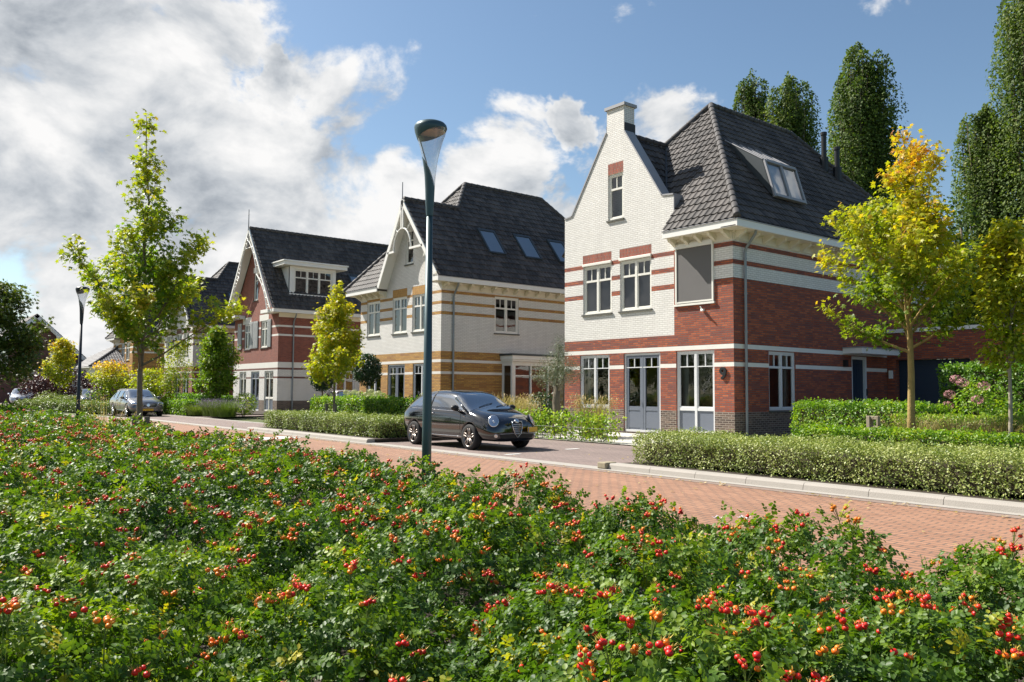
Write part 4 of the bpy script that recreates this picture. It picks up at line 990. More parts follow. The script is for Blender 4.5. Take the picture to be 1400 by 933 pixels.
# raised table with triangular teeth across the road
mb = MB(); mb.add([(x, y, 0.006) for x, y in ((-23.3, 10.45), (-21.9, 5.2), (-22.7, 5.2), (-24.1, 10.45))], [(0, 3, 2, 1)]); o = mb.build('road_marking', TEETH); o['kind'] = 'structure'
mb = MB()
for i in range(8):
    f = (i + 0.15) / 8; x = -23.3 + 1.4 * f; y = 10.45 - 5.25 * f; y2 = y - 0.42; x2 = x + 0.11
    mb.add([(x + 0.05, y, 0.011), (x2 + 0.05, y2, 0.011), (x - 0.85, (y + y2) / 2 + 0.06, 0.011), (x - 0.85, (y + y2) / 2 - 0.06, 0.011)], [(0, 2, 3, 1)])
mb.add([(-23.22, 10.45, 0.0105), (-21.82, 5.2, 0.0105), (-21.66, 5.2, 0.0105), (-23.06, 10.45, 0.0105)], [(0, 1, 2, 3)])
o = mb.build('road_marking', PAINTW); o['kind'] = 'structure'
mb = MB()
for (x, y, l) in ((-14.5, 11.66, 0.42), (-15.0, 13.95, 0.42), (-35.1, 13.4, 0.8), (-23.6, 10.35, 0.5)): mb.box(x - 0.06, x + 0.06, y - l / 2, y + l / 2, 0.010 if True else 0, 0.0125)
for v in mb.v: pass
o = mb.build('road_marking', PAINTW); o['kind'] = 'structure'

# ================================================================== leaves
OV = (np.array([(0, 0, 0), (.26, .30, .07), (.24, .68, .03), (0, 1, -.08), (-.24, .68, .03), (-.26, .30, .07)], float), np.array([(0, 1, 2, 3), (0, 3, 4, 5)]))
SL = (np.array([(0, 0, 0), (.09, .4, .03), (0, 1, -.1), (-.09, .4, .03)], float), np.array([(0, 1, 2, 3)]))
RL = (np.array([(0, 0, 0), (.34, .28, .08), (.32, .70, .04), (0, 1, -.08), (-.32, .70, .04), (-.34, .28, .08)], float), np.array([(0, 1, 2, 3), (0, 3, 4, 5)]))
DI = (np.array([(0, 0, 0), (.34, .5, .06), (0, 1, -.05), (-.34, .5, .06)], float), np.array([(0, 1, 2, 3)]))
def _maple():
    v = [(0, .42, 0)]; q = []
    tips = [(-150, .34), (-62, .52), (0, .62), (62, .52), (150, .34)]
    tips = [(-118, .42), (-56, .56), (0, .62), (56, .56), (118, .42)]
    not_ = [(-178, .30), (-88, .20), (-28, .24), (28, .24), (88, .20), (178, .30)]
    for a, r in not_: v.append((r * math.sin(R(a)), .42 + r * math.cos(R(a)), 0.0))
    for a, r in tips: v.append((r * math.sin(R(a)), .42 + r * math.cos(R(a)), -0.10))
    for i in range(5): q.append((0, 1 + i, 7 + i, 2 + i))
    return np.array(v, float), np.array(q)
MP = _maple()
def scatter(Pt, Nr, size, tmpl, tint, spin=None, rng=RNG):
    """one leaf per point; returns verts, quads, tint"""
    tv, tq = tmpl; n = len(Pt); k = len(tv)
    Nr = Nr / np.maximum(np.linalg.norm(Nr, axis=1, keepdims=True), 1e-6)
    rd = rng.normal(size=(n, 3)) if spin is None else spin
    Yd = rd - Nr * np.sum(rd * Nr, 1, keepdims=True); Yd /= np.maximum(np.linalg.norm(Yd, axis=1, keepdims=True), 1e-6)
    Xd = np.cross(Yd, Nr)
    sz = np.asarray(size).reshape(-1, 1, 1)
    V = (Xd[:, None, :] * tv[None, :, 0:1] + Yd[:, None, :] * tv[None, :, 1:2] + Nr[:, None, :] * tv[None, :, 2:3]) * sz + Pt[:, None, :]
    Q = tq[None] + (np.arange(n) * k)[:, None, None]
    return V.reshape(-1, 3), Q.reshape(-1, 4), np.repeat(tint, k)
def join(parts):
    vs, qs, ts = [], [], []; b = 0
    for v, q, t in parts: vs.append(v); qs.append(q + b); ts.append(t); b += len(v)
    return np.concatenate(vs), np.concatenate(qs), np.concatenate(ts)
def snoise(p, f, seed=0):
    r = np.random.default_rng(seed); o = 0
    for i in range(5):
        k = r.normal(size=3) * f; ph = r.random() * 6.28
        o = o + np.sin(p @ k + ph)
    return o / 5

GL = lambda a, b, c, d: [(0.0, a), (0.4, b), (0.75, c), (1.0, d)]
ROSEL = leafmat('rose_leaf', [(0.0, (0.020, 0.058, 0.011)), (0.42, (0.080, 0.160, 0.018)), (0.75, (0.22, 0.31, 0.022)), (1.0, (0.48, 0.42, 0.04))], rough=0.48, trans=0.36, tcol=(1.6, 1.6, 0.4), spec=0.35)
MAPLEL = leafmat('maple_leaf', [(0.0, (0.045, 0.11, 0.010)), (0.4, (0.15, 0.25, 0.014)), (0.7, (0.38, 0.38, 0.020)), (0.88, (0.42, 0.31, 0.03)), (1.0, (0.42, 0.17, 0.025))], rough=0.5, trans=0.42, tcol=(1.5, 1.6, 0.6))
YMAPLEL = leafmat('yellow_maple_leaf', [(0.0, (0.06, 0.14, 0.012)), (0.35, (0.22, 0.31, 0.015)), (0.65, (0.46, 0.44, 0.02)), (0.85, (0.62, 0.37, 0.025)), (1.0, (0.50, 0.17, 0.02))], rough=0.5, trans=0.5, tcol=(1.4, 1.4, 0.6))
POPL = leafmat('poplar_leaf', [(0.0, (0.035, 0.068, 0.014)), (0.5, (0.095, 0.15, 0.028)), (1.0, (0.24, 0.28, 0.07))], rough=0.65, trans=0.35, tcol=(1.3, 1.4, 0.5), spec=0.3)
DARKM = leafmat('dark_maple_leaf', [(0.0, (0.025, 0.06, 0.008)), (0.4, (0.08, 0.13, 0.012)), (0.8, (0.18, 0.20, 0.02)), (1.0, (0.30, 0.22, 0.03))], rough=0.5, trans=0.35)
HEDGEL = leafmat('bright_hedge_leaf', [(0.0, (0.055, 0.14, 0.012)), (0.5, (0.17, 0.31, 0.020)), (1.0, (0.42, 0.47, 0.045))], rough=0.45, trans=0.42, tcol=(1.4, 1.5, 0.5))
VARL = leafmat('variegated_leaf', [(0.0, (0.11, 0.175, 0.028)), (0.5, (0.27, 0.33, 0.065)), (1.0, (0.56, 0.57, 0.24))], rough=0.5, trans=0.25)
DARKL = leafmat('dark_glossy_leaf', [(0.0, (0.015, 0.045, 0.012)), (0.6, (0.03, 0.075, 0.018)), (1.0, (0.08, 0.14, 0.03))], rough=0.4, trans=0.2)
OLIVEL = leafmat('olive_leaf', [(0.0, (0.09, 0.12, 0.07)), (0.6, (0.17, 0.20, 0.12)), (1.0, (0.30, 0.32, 0.22))], rough=0.5, trans=0.2)
PURPL = leafmat('purple_leaf', [(0.0, (0.035, 0.012, 0.018)), (0.6, (0.075, 0.025, 0.035)), (1.0, (0.16, 0.06, 0.06))], rough=0.45, trans=0.25)
TANL = leafmat('tan_grass', [(0.0, (0.20, 0.19, 0.05)), (0.5, (0.42, 0.33, 0.14)), (1.0, (0.62, 0.47, 0.27))], rough=0.7, trans=0.3)
GRNG = leafmat('green_grass', [(0.0, (0.08, 0.14, 0.02)), (0.6, (0.18, 0.25, 0.04)), (1.0, (0.35, 0.35, 0.08))], rough=0.6, trans=0.3)
PINKF = leafmat('pink_bloom', [(0.0, (0.32, 0.12, 0.13)), (1.0, (0.62, 0.33, 0.34))], rough=0.6, trans=0.3, tcol=(1, 1, 1))
LAVF = leafmat('lavender_bloom', [(0.0, (0.16, 0.11, 0.25)), (1.0, (0.36, 0.27, 0.45))], rough=0.7, trans=0.2, tcol=(1, 1, 1))
CREAMF = leafmat('cream_bloom', [(0.0, (0.34, 0.40, 0.14)), (1.0, (0.62, 0.62, 0.34))], rough=0.6, trans=0.3, tcol=(1, 1, 1))
BARK = plain('grey_bark', (0.17, 0.14, 0.10), 0.9, var=0.3, scale=9, bump=1.0, bscale=25)
BARKY = plain('lichen_bark', (0.34, 0.24, 0.09), 0.9, var=0.35, scale=7, bump=1.0, bscale=25)
BARKP = plain('pale_bark', (0.33, 0.29, 0.23), 0.9, var=0.2, scale=9, bump=0.8, bscale=25)
WOOD = plain('weathered_stake', (0.16, 0.14, 0.11), 0.9, var=0.2, scale=10, bump=0.5)
TWIG = plain('twig', (0.07, 0.055, 0.035), 0.9, var=0.3, scale=10)

def tree(name, label, cat, base, H, th, tr, spread, nbr, leaf, lsize, nleaf, lmat, bark, tintf, seed, up=(25, 60), low=0.25, group=None, lean=(0, 0), tmpl=MP, clump=0.16, prof=None, top=0.04, bt=0.93):
    rng = np.random.default_rng(seed); bx, by, bz = base
    root = empty(name, base, label, cat, group)
    prof = prof or (lambda f: math.sin(PI * min(1, 0.18 + 0.82 * f) ** 0.85) ** 0.8 if f < 1 else 0.1)
    tb = MB(); npt = 9; tp = []
    wob = rng.normal(size=(npt, 2)) * 0.035 * H / 6
    for i in range(npt):
        f = i / (npt - 1); w = wob[i] * (f > 0) * min(1, f * 1.5)
        tp.append(Vector((bx + lean[0] * f * H + w[0], by + lean[1] * f * H + w[1], bz + H * f * 0.985)))
    def tpos(z):
        f = (z - bz) / (H * 0.985); i = min(npt - 2, max(0, int(f * (npt - 1)))); g = f * (npt - 1) - i; return tp[i].lerp(tp[i + 1], g)
    rad = [tr * (1.0 if i == 0 else max(0.10, (1 - i / (npt - 1)) ** 0.9)) for i in range(npt)]; rad[0] = tr * 1.25
    tb.tube(tp, rad, 10)
    pts = []; out = []
    def seg_leaves(a, b, n, sc):
        t = rng.random(n) ** 0.8
        A = np.array(a); Bv = np.array(b)
        p = A + (Bv - A) * t[:, None] + rng.normal(size=(n, 3)) * sc
        pts.append(p); 
    per = []
    ga = rng.random() * 6
    tot = 0; segs = []
    for i in range(nbr):
        f = (i + 0.5 * rng.random()) / nbr
        z = bz + th + (H - th) * (0.0 + bt * f)
        ga += 2.4 + rng.normal() * 0.3
        L = spread * prof(f) * rng.uniform(0.62, 1.18)
        el = min(R(74), R(rng.uniform(*up)) * (0.75 + 0.5 * f))
        L = min(L, (bz + H * 0.97 - z + 0.12) / max(0.35, math.tan(el)) * 1.15)
        p0 = tpos(z); d = Vector((math.cos(ga), math.sin(ga), 0))
        P_ = [p0]; cur = p0; e = el
        steps = 4
        for s_ in range(steps):
            e2 = min(R(80), e + R(14) * s_ / steps + R(rng.normal() * 5))
            d2 = Matrix.Rotation(R(rng.normal() * 9), 3, 'Z') @ d
            cur = cur + (d2 * math.cos(e2) + Vector((0, 0, math.sin(e2)))) * (L / max(math.cos(el), 0.5) / steps * 0.85); P_.append(cur)
        r0 = max(0.012, tr * 0.42 * (1 - f * 0.7))
        tb.tube(P_, [r0, r0 * .75, r0 * .55, r0 * .38, r0 * .2], 5, caps=False)
        for s_ in range(steps):
            segs.append((P_[s_], P_[s_ + 1], (0.08, 0.35, 0.7, 1.3)[s_]))
        nsub = max(2, int(2 + L * 3.2))
        for k in range(nsub):
            fr = rng.uniform(0.25, 0.98); ii = min(3, int(fr * 4)); q0 = P_[ii].lerp(P_[ii + 1], fr * 4 - ii)
            l2 = L * rng.uniform(0.20, 0.42) * (1.15 - 0.5 * fr)
            dd = Vector(rng.normal(size=3)); dd.z = abs(dd.z) * 0.9 + 0.25; dd = (dd.normalized() + d * 0.5).normalized()
            q1 = q0 + dd * l2 * 0.5; q2 = q1 + (dd + Vector((0, 0, 0.3))).normalized() * l2 * 0.5
            tb.tube([q0, q1, q2], [r0 * .3, r0 * .2, 0.004], 4, caps=False)
            segs.append((q0, q1, 0.45)); segs.append((q1, q2, 1.9))
    segs.append((tpos(bz + th + (H - th) * (bt - 0.1)), tpos(bz + H * 0.985), 1.6 + top * 20)); segs.append((tpos(bz + H * 0.95), tpos(bz + H * 0.985), 3.0))
    wts = np.array([(s[1] - s[0]).length * s[2] for s in segs]); cnt = rng.multinomial(nleaf, wts / wts.sum())
    P3 = np.concatenate([np.array(a)[None] + (np.array(b) - np.array(a))[None] * rng.random((c, 1)) + rng.normal(size=(c, 3)) * clump for (a, b, _), c in zip(segs, cnt)])
    keep = (P3[:, 2] > bz + th - 0.35) & (P3[:, 2] < bz + H + 0.05); P3 = P3[keep]
    ctr = np.array([tpos(min(max(z, bz), bz + H * 0.98))[:] for z in P3[:, 2]])
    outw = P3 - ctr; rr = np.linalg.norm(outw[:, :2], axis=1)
    nr = rng.normal(size=P3.shape) * 0.55 + np.array([0, 0, 0.75]) + outw / np.maximum(np.linalg.norm(outw, axis=1, keepdims=True), .05) * 0.35
    hf = (P3[:, 2] - bz - th) / (H - th)
    spin = rng.normal(size=P3.shape) * 0.6 + outw / np.maximum(rr[:, None], 0.1) * 0.6 + np.array([0, 0, -0.35])
    cl = snoise(P3, 2.2, seed)
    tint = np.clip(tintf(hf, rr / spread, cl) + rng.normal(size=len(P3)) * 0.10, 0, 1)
    sz = lsize * rng.uniform(0.65, 1.2, len(P3))
    v, q, t = scatter(P3, nr, sz, tmpl, tint, spin, rng)
    tb.build('trunk', bark, root, smooth=True)
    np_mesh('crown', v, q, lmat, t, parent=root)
    return root
def ellip(name, label, cat, base, blobs, n, lsize, lmat, tint=(0.2, 0.7), tmpl=OV, trunk=None, seed=1, shell=0.35, group=None, upb=0.35, bark=None, kind=None, leafname='foliage', single=False, minz=0.05):
    """bush or round crown: leaves through the outer shell of several ellipsoids"""
    rng = np.random.default_rng(seed)
    vol = np.array([(b[3] * b[4] + b[4] * b[5] + b[3] * b[5]) for b in blobs]); cnt = rng.multinomial(n, vol / vol.sum())
    PP, NN = [], []
    for b, c in zip(blobs, cnt):
        d = rng.normal(size=(c, 3)); d /= np.linalg.norm(d, axis=1, keepdims=True)
        r = 1 - shell * rng.random((c, 1)) ** 1.6 + 0.10 * snoise(d * 3, 2.0, seed + 5)[:, None]
        PP.append(np.array(b[:3]) + d * r * np.array(b[3:6])); NN.append(d)
    Pp = np.concatenate(PP); Nn = np.concatenate(NN)
    k = Pp[:, 2] > minz; Pp = Pp[k]; Nn = Nn[k]
    nr = Nn * 0.6 + rng.normal(size=Pp.shape) * 0.5 + np.array([0, 0, upb])
    cl = snoise(Pp, 3.5 / max(0.4, blobs[0][3]), seed)
    t = np.clip(tint[0] + (tint[1] - tint[0]) * (0.5 + 0.4 * cl + rng.normal(size=len(Pp)) * 0.25), 0, 1)
    v, q, tt = scatter(Pp, nr, lsize * rng.uniform(0.6, 1.25, len(Pp)), tmpl, t, rng=rng)
    if single:
        o = np_mesh(name, v, q, lmat, tt, at=base); tag(o, label, cat, group, kind); return o
    root = empty(name, base, label, cat, group, kind)
    tb = MB()
    if trunk:
        for tr in trunk: tb.tube(tr[0], tr[1], 8)
    else:
        for b in blobs:
            for i in range(4):
                a = rng.random() * 6.28; tb.tube([(b[0] + 0.1 * math.cos(a), b[1] + 0.1 * math.sin(a), 0.0), (b[0] + b[3] * 0.5 * math.cos(a), b[1] + b[4] * 0.5 * math.sin(a), b[2] + b[5] * 0.4)], [0.02, 0.006], 5)
    tb.build('trunk' if trunk else 'stems', bark or TWIG, root, smooth=True)
    np_mesh('crown' if trunk else leafname, v, q, lmat, tt, parent=root)
    return root
def hedge(label, p0, p1, w, h, dens, lsize, lmat, tint=(0.2, 0.8), z0=0.08, seed=1, tmpl=DI, rough=0.07, core=True, group=None, stemy=False, name='hedge', fuzz=0.06):
    rng = np.random.default_rng(seed)
    a = np.array(p0, float); b = np.array(p1, float); L = np.linalg.norm(b - a); d = (b - a) / L; nn = np.array([d[1], -d[0]])
    areas = [L * w, L * h, L * h, w * h, w * h]; cnt = [int(x * dens) for x in areas]
    PP, NN = [], []
    def add(u, v, z, nx, ny, nz):
        xy = a[None] + d[None] * u[:, None] + nn[None] * v[:, None]
        PP.append(np.stack([xy[:, 0], xy[:, 1], z], 1)); nv = d[None] * nx + nn[None] * ny; m = np.zeros((len(u), 3)); m[:, :2] = nv; m[:, 2] = nz; NN.append(m)
    r = lambda n: rng.random(n)
    dep = lambda n: (rng.random(n) ** 2) * 0.16 - 0.02
    n = cnt[0]; add(r(n) * L, (r(n) - .5) * w, h - dep(n), 0, 0, 1)
    n = cnt[1]; add(r(n) * L, w / 2 - dep(n), h * r(n) ** 0.85, 0, 1, 0)
    n = cnt[2]; add(r(n) * L, -w / 2 + dep(n), h * r(n) ** 0.85, 0, -1, 0)
    n = cnt[3]; add(0 + dep(n), (r(n) - .5) * w, h * r(n), -1, 0, 0)
    n = cnt[4]; add(L - dep(n), (r(n) - .5) * w, h * r(n), 1, 0, 0)
    Pp = np.concatenate(PP); Nn = np.concatenate(NN)
    bump = (snoise(Pp, 5.0, seed) + 0.6 * snoise(Pp, 13.0, seed + 1)) * rough
    Pp = Pp + Nn * bump[:, None] + rng.normal(size=Pp.shape) * fuzz * 0.35
    # rounded top edges
    Pp[:, 2] = np.maximum(Pp[:, 2], 0.0) + z0
    ns_ = int(L * w * 16); su = rng.random(ns_) * L; sv = (rng.random(ns_) - .5) * w * 0.95; sh_ = rng.uniform(0.04, 0.17, ns_) * (lsize / 0.05) ** 0.4
    for k_ in range(6):
        xy = a[None] + d[None] * su[:, None] + nn[None] * sv[:, None]
        q_ = np.stack([xy[:, 0], xy[:, 1], z0 + h + sh_ * (k_ / 5.0) - 0.02], 1) + rng.normal(size=(ns_, 3)) * 0.010
        Pp = np.concatenate([Pp, q_]); Nn = np.concatenate([Nn, rng.normal(size=(ns_, 3)) * 0.6])
    nr = Nn * 0.7 + rng.normal(size=Pp.shape) * 0.55 + np.array([0, 0, 0.35])
    t = np.clip(tint[0] + (tint[1] - tint[0]) * (0.5 + 0.35 * snoise(Pp, 4.0, seed + 2) + rng.normal(size=len(Pp)) * 0.28), 0, 1)
    v, q, tt = scatter(Pp, nr, lsize * rng.uniform(0.6, 1.3, len(Pp)), tmpl, t, rng=rng)
    c0 = (a + b) / 2
    root = empty(name, (c0[0], c0[1], z0), label, 'hedge', group)
    np_mesh('foliage', v, q, lmat, tt, parent=root)
    cb = MB(); ns = int(L * (9 if not stemy else 5))
    for i in range(ns):
        u = rng.random() * L; vv = (rng.random() - 0.5) * w * (0.7 if not stemy else 0.25); x, y = a + d * u + nn * vv
        cb.tube([(x, y, z0 - 0.02), (x + rng.normal() * 0.04, y + rng.normal() * 0.04, z0 + h * 0.9)], [0.012, 0.005], 5)
    if core:
        e = 0.15
        q4 = [a + d * e + nn * (w / 2 - e), b - d * e + nn * (w / 2 - e), b - d * e - nn * (w / 2 - e), a + d * e - nn * (w / 2 - e)]
        cb.add([(p[0], p[1], z) for z in (z0 + 0.05, z0 + h - e) for p in q4], [(3, 2, 1, 0), (4, 5, 6, 7), (0, 1, 5, 4), (1, 2, 6, 5), (2, 3, 7, 6), (3, 0, 4, 7)])
    cb.build('stems', TWIG, root)
    return root
def tuft(name, label, cat, base, rad, h, n, mat, tint, seed=1, w=0.008, tips=None, group=None, arch=0.5):
    rng = np.random.default_rng(seed); bx, by, bz = base
    a = rng.random(n) * 2 * PI; r0 = rad * 0.5 * np.sqrt(rng.random(n)); hh = h * rng.uniform(0.6, 1.08, n); ar = arch * rng.random(n) * rad
    d = np.stack([np.cos(a), np.sin(a), 0 * a], 1); s = np.stack([-np.sin(a), np.cos(a), 0 * a], 1)
    b0 = np.array([bx, by, bz]) + d * r0[:, None]
    V = []; ww = [1.0, 0.9, 0.55, 0.1]
    for k, f in enumerate((0, .4, .75, 1.0)):
        c = b0 + d * (ar * f ** 2 * 1.6)[:, None] + np.array([0, 0, 1.0]) * (hh * (f - 0.12 * f * f))[:, None]
        V += [c - s * w * ww[k], c + s * w * ww[k]]
    V = np.stack(V, 1); Q = np.array([(0, 1, 3, 2), (2, 3, 5, 4), (4, 5, 7, 6)])[None] + (np.arange(n) * 8)[:, None, None]
    t = np.clip(rng.uniform(*tint, n), 0, 1)
    root = empty(name, base, label, cat, group)
    np_mesh('blades', V.reshape(-1, 3), Q.reshape(-1, 4), mat, np.repeat(t, 8), parent=root)
    if tips:
        tmat, tn, tsz, tt = tips
        i = rng.integers(0, n, tn); f = rng.uniform(0.82, 1.02, tn)
        c = b0[i] + d[i] * (ar[i] * f ** 2 * 1.6)[:, None] + np.array([0, 0, 1.0]) * (hh[i] * (f - 0.12 * f * f))[:, None]
        v, q, tv = scatter(c, rng.normal(size=c.shape), tsz * rng.uniform(.6, 1.3, tn), SL if tsz > 0.04 else DI, rng.uniform(*tt, tn), spin=rng.normal(size=c.shape) * .3 + np.array([0, 0, 1.0]), rng=rng)
        np_mesh('flowers', v, q, tmat, tv, parent=root)['kind'] = 'stuff'
    return root

def litter():
    rng = np.random.default_rng(77); n = 900
    x = rng.uniform(-40, 6, n); y = np.where(rng.random(n) < 0.55, 10.6 - np.abs(rng.normal(size=n)) * 0.25, np.where(rng.random(n) < 0.5, rng.uniform(5, 11, n), rng.uniform(11.3, 15.5, n)))
    k = ~((y > 10.88) & (((x > -10.9)) | ((x > -28.7) & (x < -19.8)))); x = x[k]; y = y[k]; n = len(x)
    nr = rng.normal(size=(n, 3)) * 0.25 + np.array([0, 0, 1.0])
    v, q, t = scatter(np.stack([x, y, np.full(n, 0.022)], 1), nr, rng.uniform(0.03, 0.075, n), OV, rng.uniform(0.4, 1.0, n), rng=rng)
    v[:, 2] = np.maximum(v[:, 2], 0.014)
    o = np_mesh('fallen_leaves', v, q, TANL, t); tag(o, 'scattered dry leaves on the brick road', 'fallen leaves', kind='stuff')
litter()
# ---- rose bed
def rose_bed():
    rng = np.random.default_rng(5)
    cs, sn = math.cos(R(51.3)), math.sin(R(51.3))
    def front(x):   # far edge of the bed, follows the road
        return np.where(x > -42, 4.75 - np.clip(x + 6.0, 0, 8) * 0.10, 4.75 - (-42 - x) * 0.27)
    sp = 0.46
    gx, gy = np.meshgrid(np.arange(-56, 8, sp), np.arange(-10, 4.9, sp)); c = np.stack([gx.ravel(), gy.ravel()], 1) + rng.normal(size=(gx.size, 2)) * 0.17
    ch = rng.uniform(0.44, 0.76, len(c)); cr = rng.uniform(0.32, 0.48, len(c))
    yf = front(c[:, 0]); keep = c[:, 1] < yf - 0.22; c = c[keep]; ch = ch[keep]; cr = cr[keep]
    # raised tufts along the road edge in places
    def Hmap(p):
        out = np.full(len(p), 0.25); gxn = np.zeros((len(p), 2)); 
        # brute force in chunks
        cell = {}
        idx = np.floor(c / 1.0).astype(int)
        for i, k in enumerate(map(tuple, idx)): cell.setdefault(k, []).append(i)
        pi_ = np.floor(p / 1.0).astype(int); keys, inv = np.unique(pi_, axis=0, return_inverse=True); inv = inv.ravel()
        for ki, k in enumerate(keys):
            m = np.nonzero(inv == ki)[0]; cand = []
            for dx in (-1, 0, 1):
                for dy in (-1, 0, 1): cand += cell.get((k[0] + dx, k[1] + dy), [])
            if not cand: continue
            cand = np.array(cand); dd = p[m][:, None] - c[cand][None]; r = np.linalg.norm(dd, axis=2) / cr[cand][None]
            hh = ch[cand][None] * np.sqrt(np.clip(1 - (r * 0.80) ** 2, 0, 1)) 
            j = hh.argmax(1); best = hh[np.arange(len(m)), j]
            up = best > 0.25
            out[m] = np.where(up, best, 0.25); gxn[m] = np.where(up[:, None], dd[np.arange(len(m)), j] / cr[cand[j]][:, None], 0)
        return out, gxn
    parts = []; hips_all = []
    # lod: (dmin, dmax, shoots per m2, leaflet size, leaflets per leaf, leaves per shoot)
    lods = [(1.0, 3.6, 640, 0.0195, 7, 5), (3.6, 6.5, 390, 0.025, 5, 5), (6.5, 12, 190, 0.034, 5, 4), (12, 24, 75, 0.052, 4, 4), (24, 56, 24, 0.09, 3, 4)]
    for (d0, d1, dens, ls, nl, nv) in lods:
        # sample in polar-ish camera space then keep what lies in the bed
        X0, X1 = -d1, 3.0
        area = (X1 - X0) * 14.5; n = int(area * dens)
        p = np.stack([rng.uniform(X0, X1, n), rng.uniform(-10, 4.9, n)], 1)
        Y = -sn * p[:, 0] + cs * p[:, 1]; X = cs * p[:, 0] + sn * p[:, 1]
        k = (Y > d0) & (Y <= d1) & (np.abs(X) < 0.74 * Y + 0.6) & (p[:, 1] < front(p[:, 0]) - 0.05)
        p = p[k]; h, g = Hmap(p); n = len(p)
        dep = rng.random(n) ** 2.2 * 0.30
        z = h - dep * 0.9 + rng.normal(size=n) * 0.02 + (rng.random(n) < 0.05) * rng.uniform(0, 0.12, n)
        edge = front(p[:, 0]) - p[:, 1]
        z = np.clip(z, 0.05, None)
        base = np.stack([p[:, 0], p[:, 1], z], 1)
        out = np.stack([g[:, 0], g[:, 1], np.full(n, 0.75)], 1) + rng.normal(size=(n, 3)) * 0.25
        out /= np.linalg.norm(out, axis=1, keepdims=True)
        cln = snoise(base, 1.1, 9)
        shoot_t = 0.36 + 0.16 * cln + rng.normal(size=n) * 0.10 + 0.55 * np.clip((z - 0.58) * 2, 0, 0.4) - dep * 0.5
        yel = rng.random(n) < 0.035; shoot_t = np.where(yel, rng.uniform(0.75, 1.0, n), shoot_t)
        # leaves on the shoot
        sl = 0.095 * (ls / 0.026) ** 0.7
        for j in range(nv):
            az = rng.random(n) * 2 * PI; 
            tmp = np.stack([np.cos(az), np.sin(az), np.zeros(n)], 1); tmp -= out * np.sum(tmp * out, 1, keepdims=True); tmp /= np.maximum(np.linalg.norm(tmp, axis=1, keepdims=True), 1e-4)
            org_ = base + out * (sl * (j + 0.6) / nv)[..., None] if False else base + out * (sl * (j + 0.6) / nv)
            ld = tmp * 0.85 + out * 0.35 + np.array([0, 0, 0.12]); ld /= np.linalg.norm(ld, axis=1, keepdims=True)
            ln = out - ld * np.sum(out * ld, 1, keepdims=True) + rng.normal(size=(n, 3)) * 0.12; ln /= np.linalg.norm(ln, axis=1, keepdims=True)
            sd = np.cross(ld, ln)
            for q in range(nl):
                pair = (q + 1) // 2; side = 0 if q == 0 else (1 if q % 2 else -1)
                mp_ = (nl - 1) / 2
                along = ls * (0.55 + 0.62 * (mp_ - pair)) if q else ls * (0.55 + 0.62 * mp_)
                pos = org_ + ld * along - np.array([0, 0, 1.0]) * (along ** 2 * 1.5)
                dirv = ld * (1.0 if q == 0 else 0.45) + sd * side * 1.0
                nn_ = ln + rng.normal(size=(n, 3)) * 0.22 + sd * side * 0.15
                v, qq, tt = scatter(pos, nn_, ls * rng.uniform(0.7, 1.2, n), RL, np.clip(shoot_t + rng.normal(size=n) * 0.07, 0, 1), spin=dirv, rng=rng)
                parts.append((v, qq, tt))
    v, q, t = join(parts)
    # widen leaflets (rose leaflets are broad)
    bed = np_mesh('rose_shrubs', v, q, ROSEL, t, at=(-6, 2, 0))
    tag(bed, 'wide bed of low rose shrubs covered in red and orange hips along the road', 'rose shrubs', kind='stuff')
    # hips
    icov, icoq = [], []
    bm = bmesh.new(); bmesh.ops.create_uvsphere(bm, u_segments=10, v_segments=8, radius=1.0)
    hv = np.array([x.co[:] for x in bm.verts]); hf = [[x.index for x in f.verts] for f in bm.faces]; bm.free()
    hipm = []
    for nm, a_, b_ in (('red', (0.62, 0.008, 0.012), (0.78, 0.045, 0.012)), ('orange', (0.80, 0.13, 0.008), (0.85, 0.27, 0.012))):
        m_, nt, outn = new_mat(nm + '_hip'); oi = N(nt, 'ShaderNodeNewGeometry'); nz = N(nt, 'ShaderNodeTexNoise', {'Vector': oi.outputs['Position'], 'Scale': 28.0})
        cc = ramp(nt, nz.outputs['Fac'], [(0.35, a_), (0.65, b_)]); pr = N(nt, 'ShaderNodeBsdfPrincipled', {'Base Color': cc, 'Roughness': 0.42, 'Subsurface Weight': 0.0}); nt.links.new(pr.outputs[0], outn.inputs[0]); hipm.append(m_)
    yel = plain('yellow_sepal', (0.50, 0.33, 0.05), 0.6, var=0.3, scale=40); grs = plain('green_stalk', (0.13, 0.18, 0.03), 0.6)
    def cluster(c, sc, kind, mb):
        nh = rng.integers(2, 8)
        for i in range(nh):
            a = rng.random() * 6.28; rr = 0.019 * sc * math.sqrt(rng.random()) * (1 if nh < 3 else 1.7); r = 0.0088 * sc * rng.uniform(0.8, 1.2)
            ctr = np.array([c[0] + rr * math.cos(a), c[1] + rr * math.sin(a), c[2] + rng.uniform(-0.012, 0.016) * sc])
            mi = kind if rng.random() < 0.85 else 1 - kind
            mb.add((hv * np.array([r, r, r * 0.88]) + ctr).tolist(), hf, mi)
            # sepals
            ax = np.array([math.cos(a) * 0.8, math.sin(a) * 0.8, 0.75]); ax /= np.linalg.norm(ax)
            for s_ in range(5):
                b = a + s_ * 1.257; t_ = ctr + ax * r * 0.9; e = t_ + ax * r * 1.3 + np.array([math.cos(b), math.sin(b), 0.3]) * r * 1.0; o_ = np.array([-math.sin(b), math.cos(b), 0]) * r * 0.22
                mb.add([tuple(t_ - o_), tuple(t_ + o_), tuple(e)], [(0, 1, 2)], 2)
            mb.tube([tuple(ctr - ax * r * 0.8), (c[0], c[1], c[2] - 0.05 * sc)], 0.0012 * sc, 4, 3, caps=False)
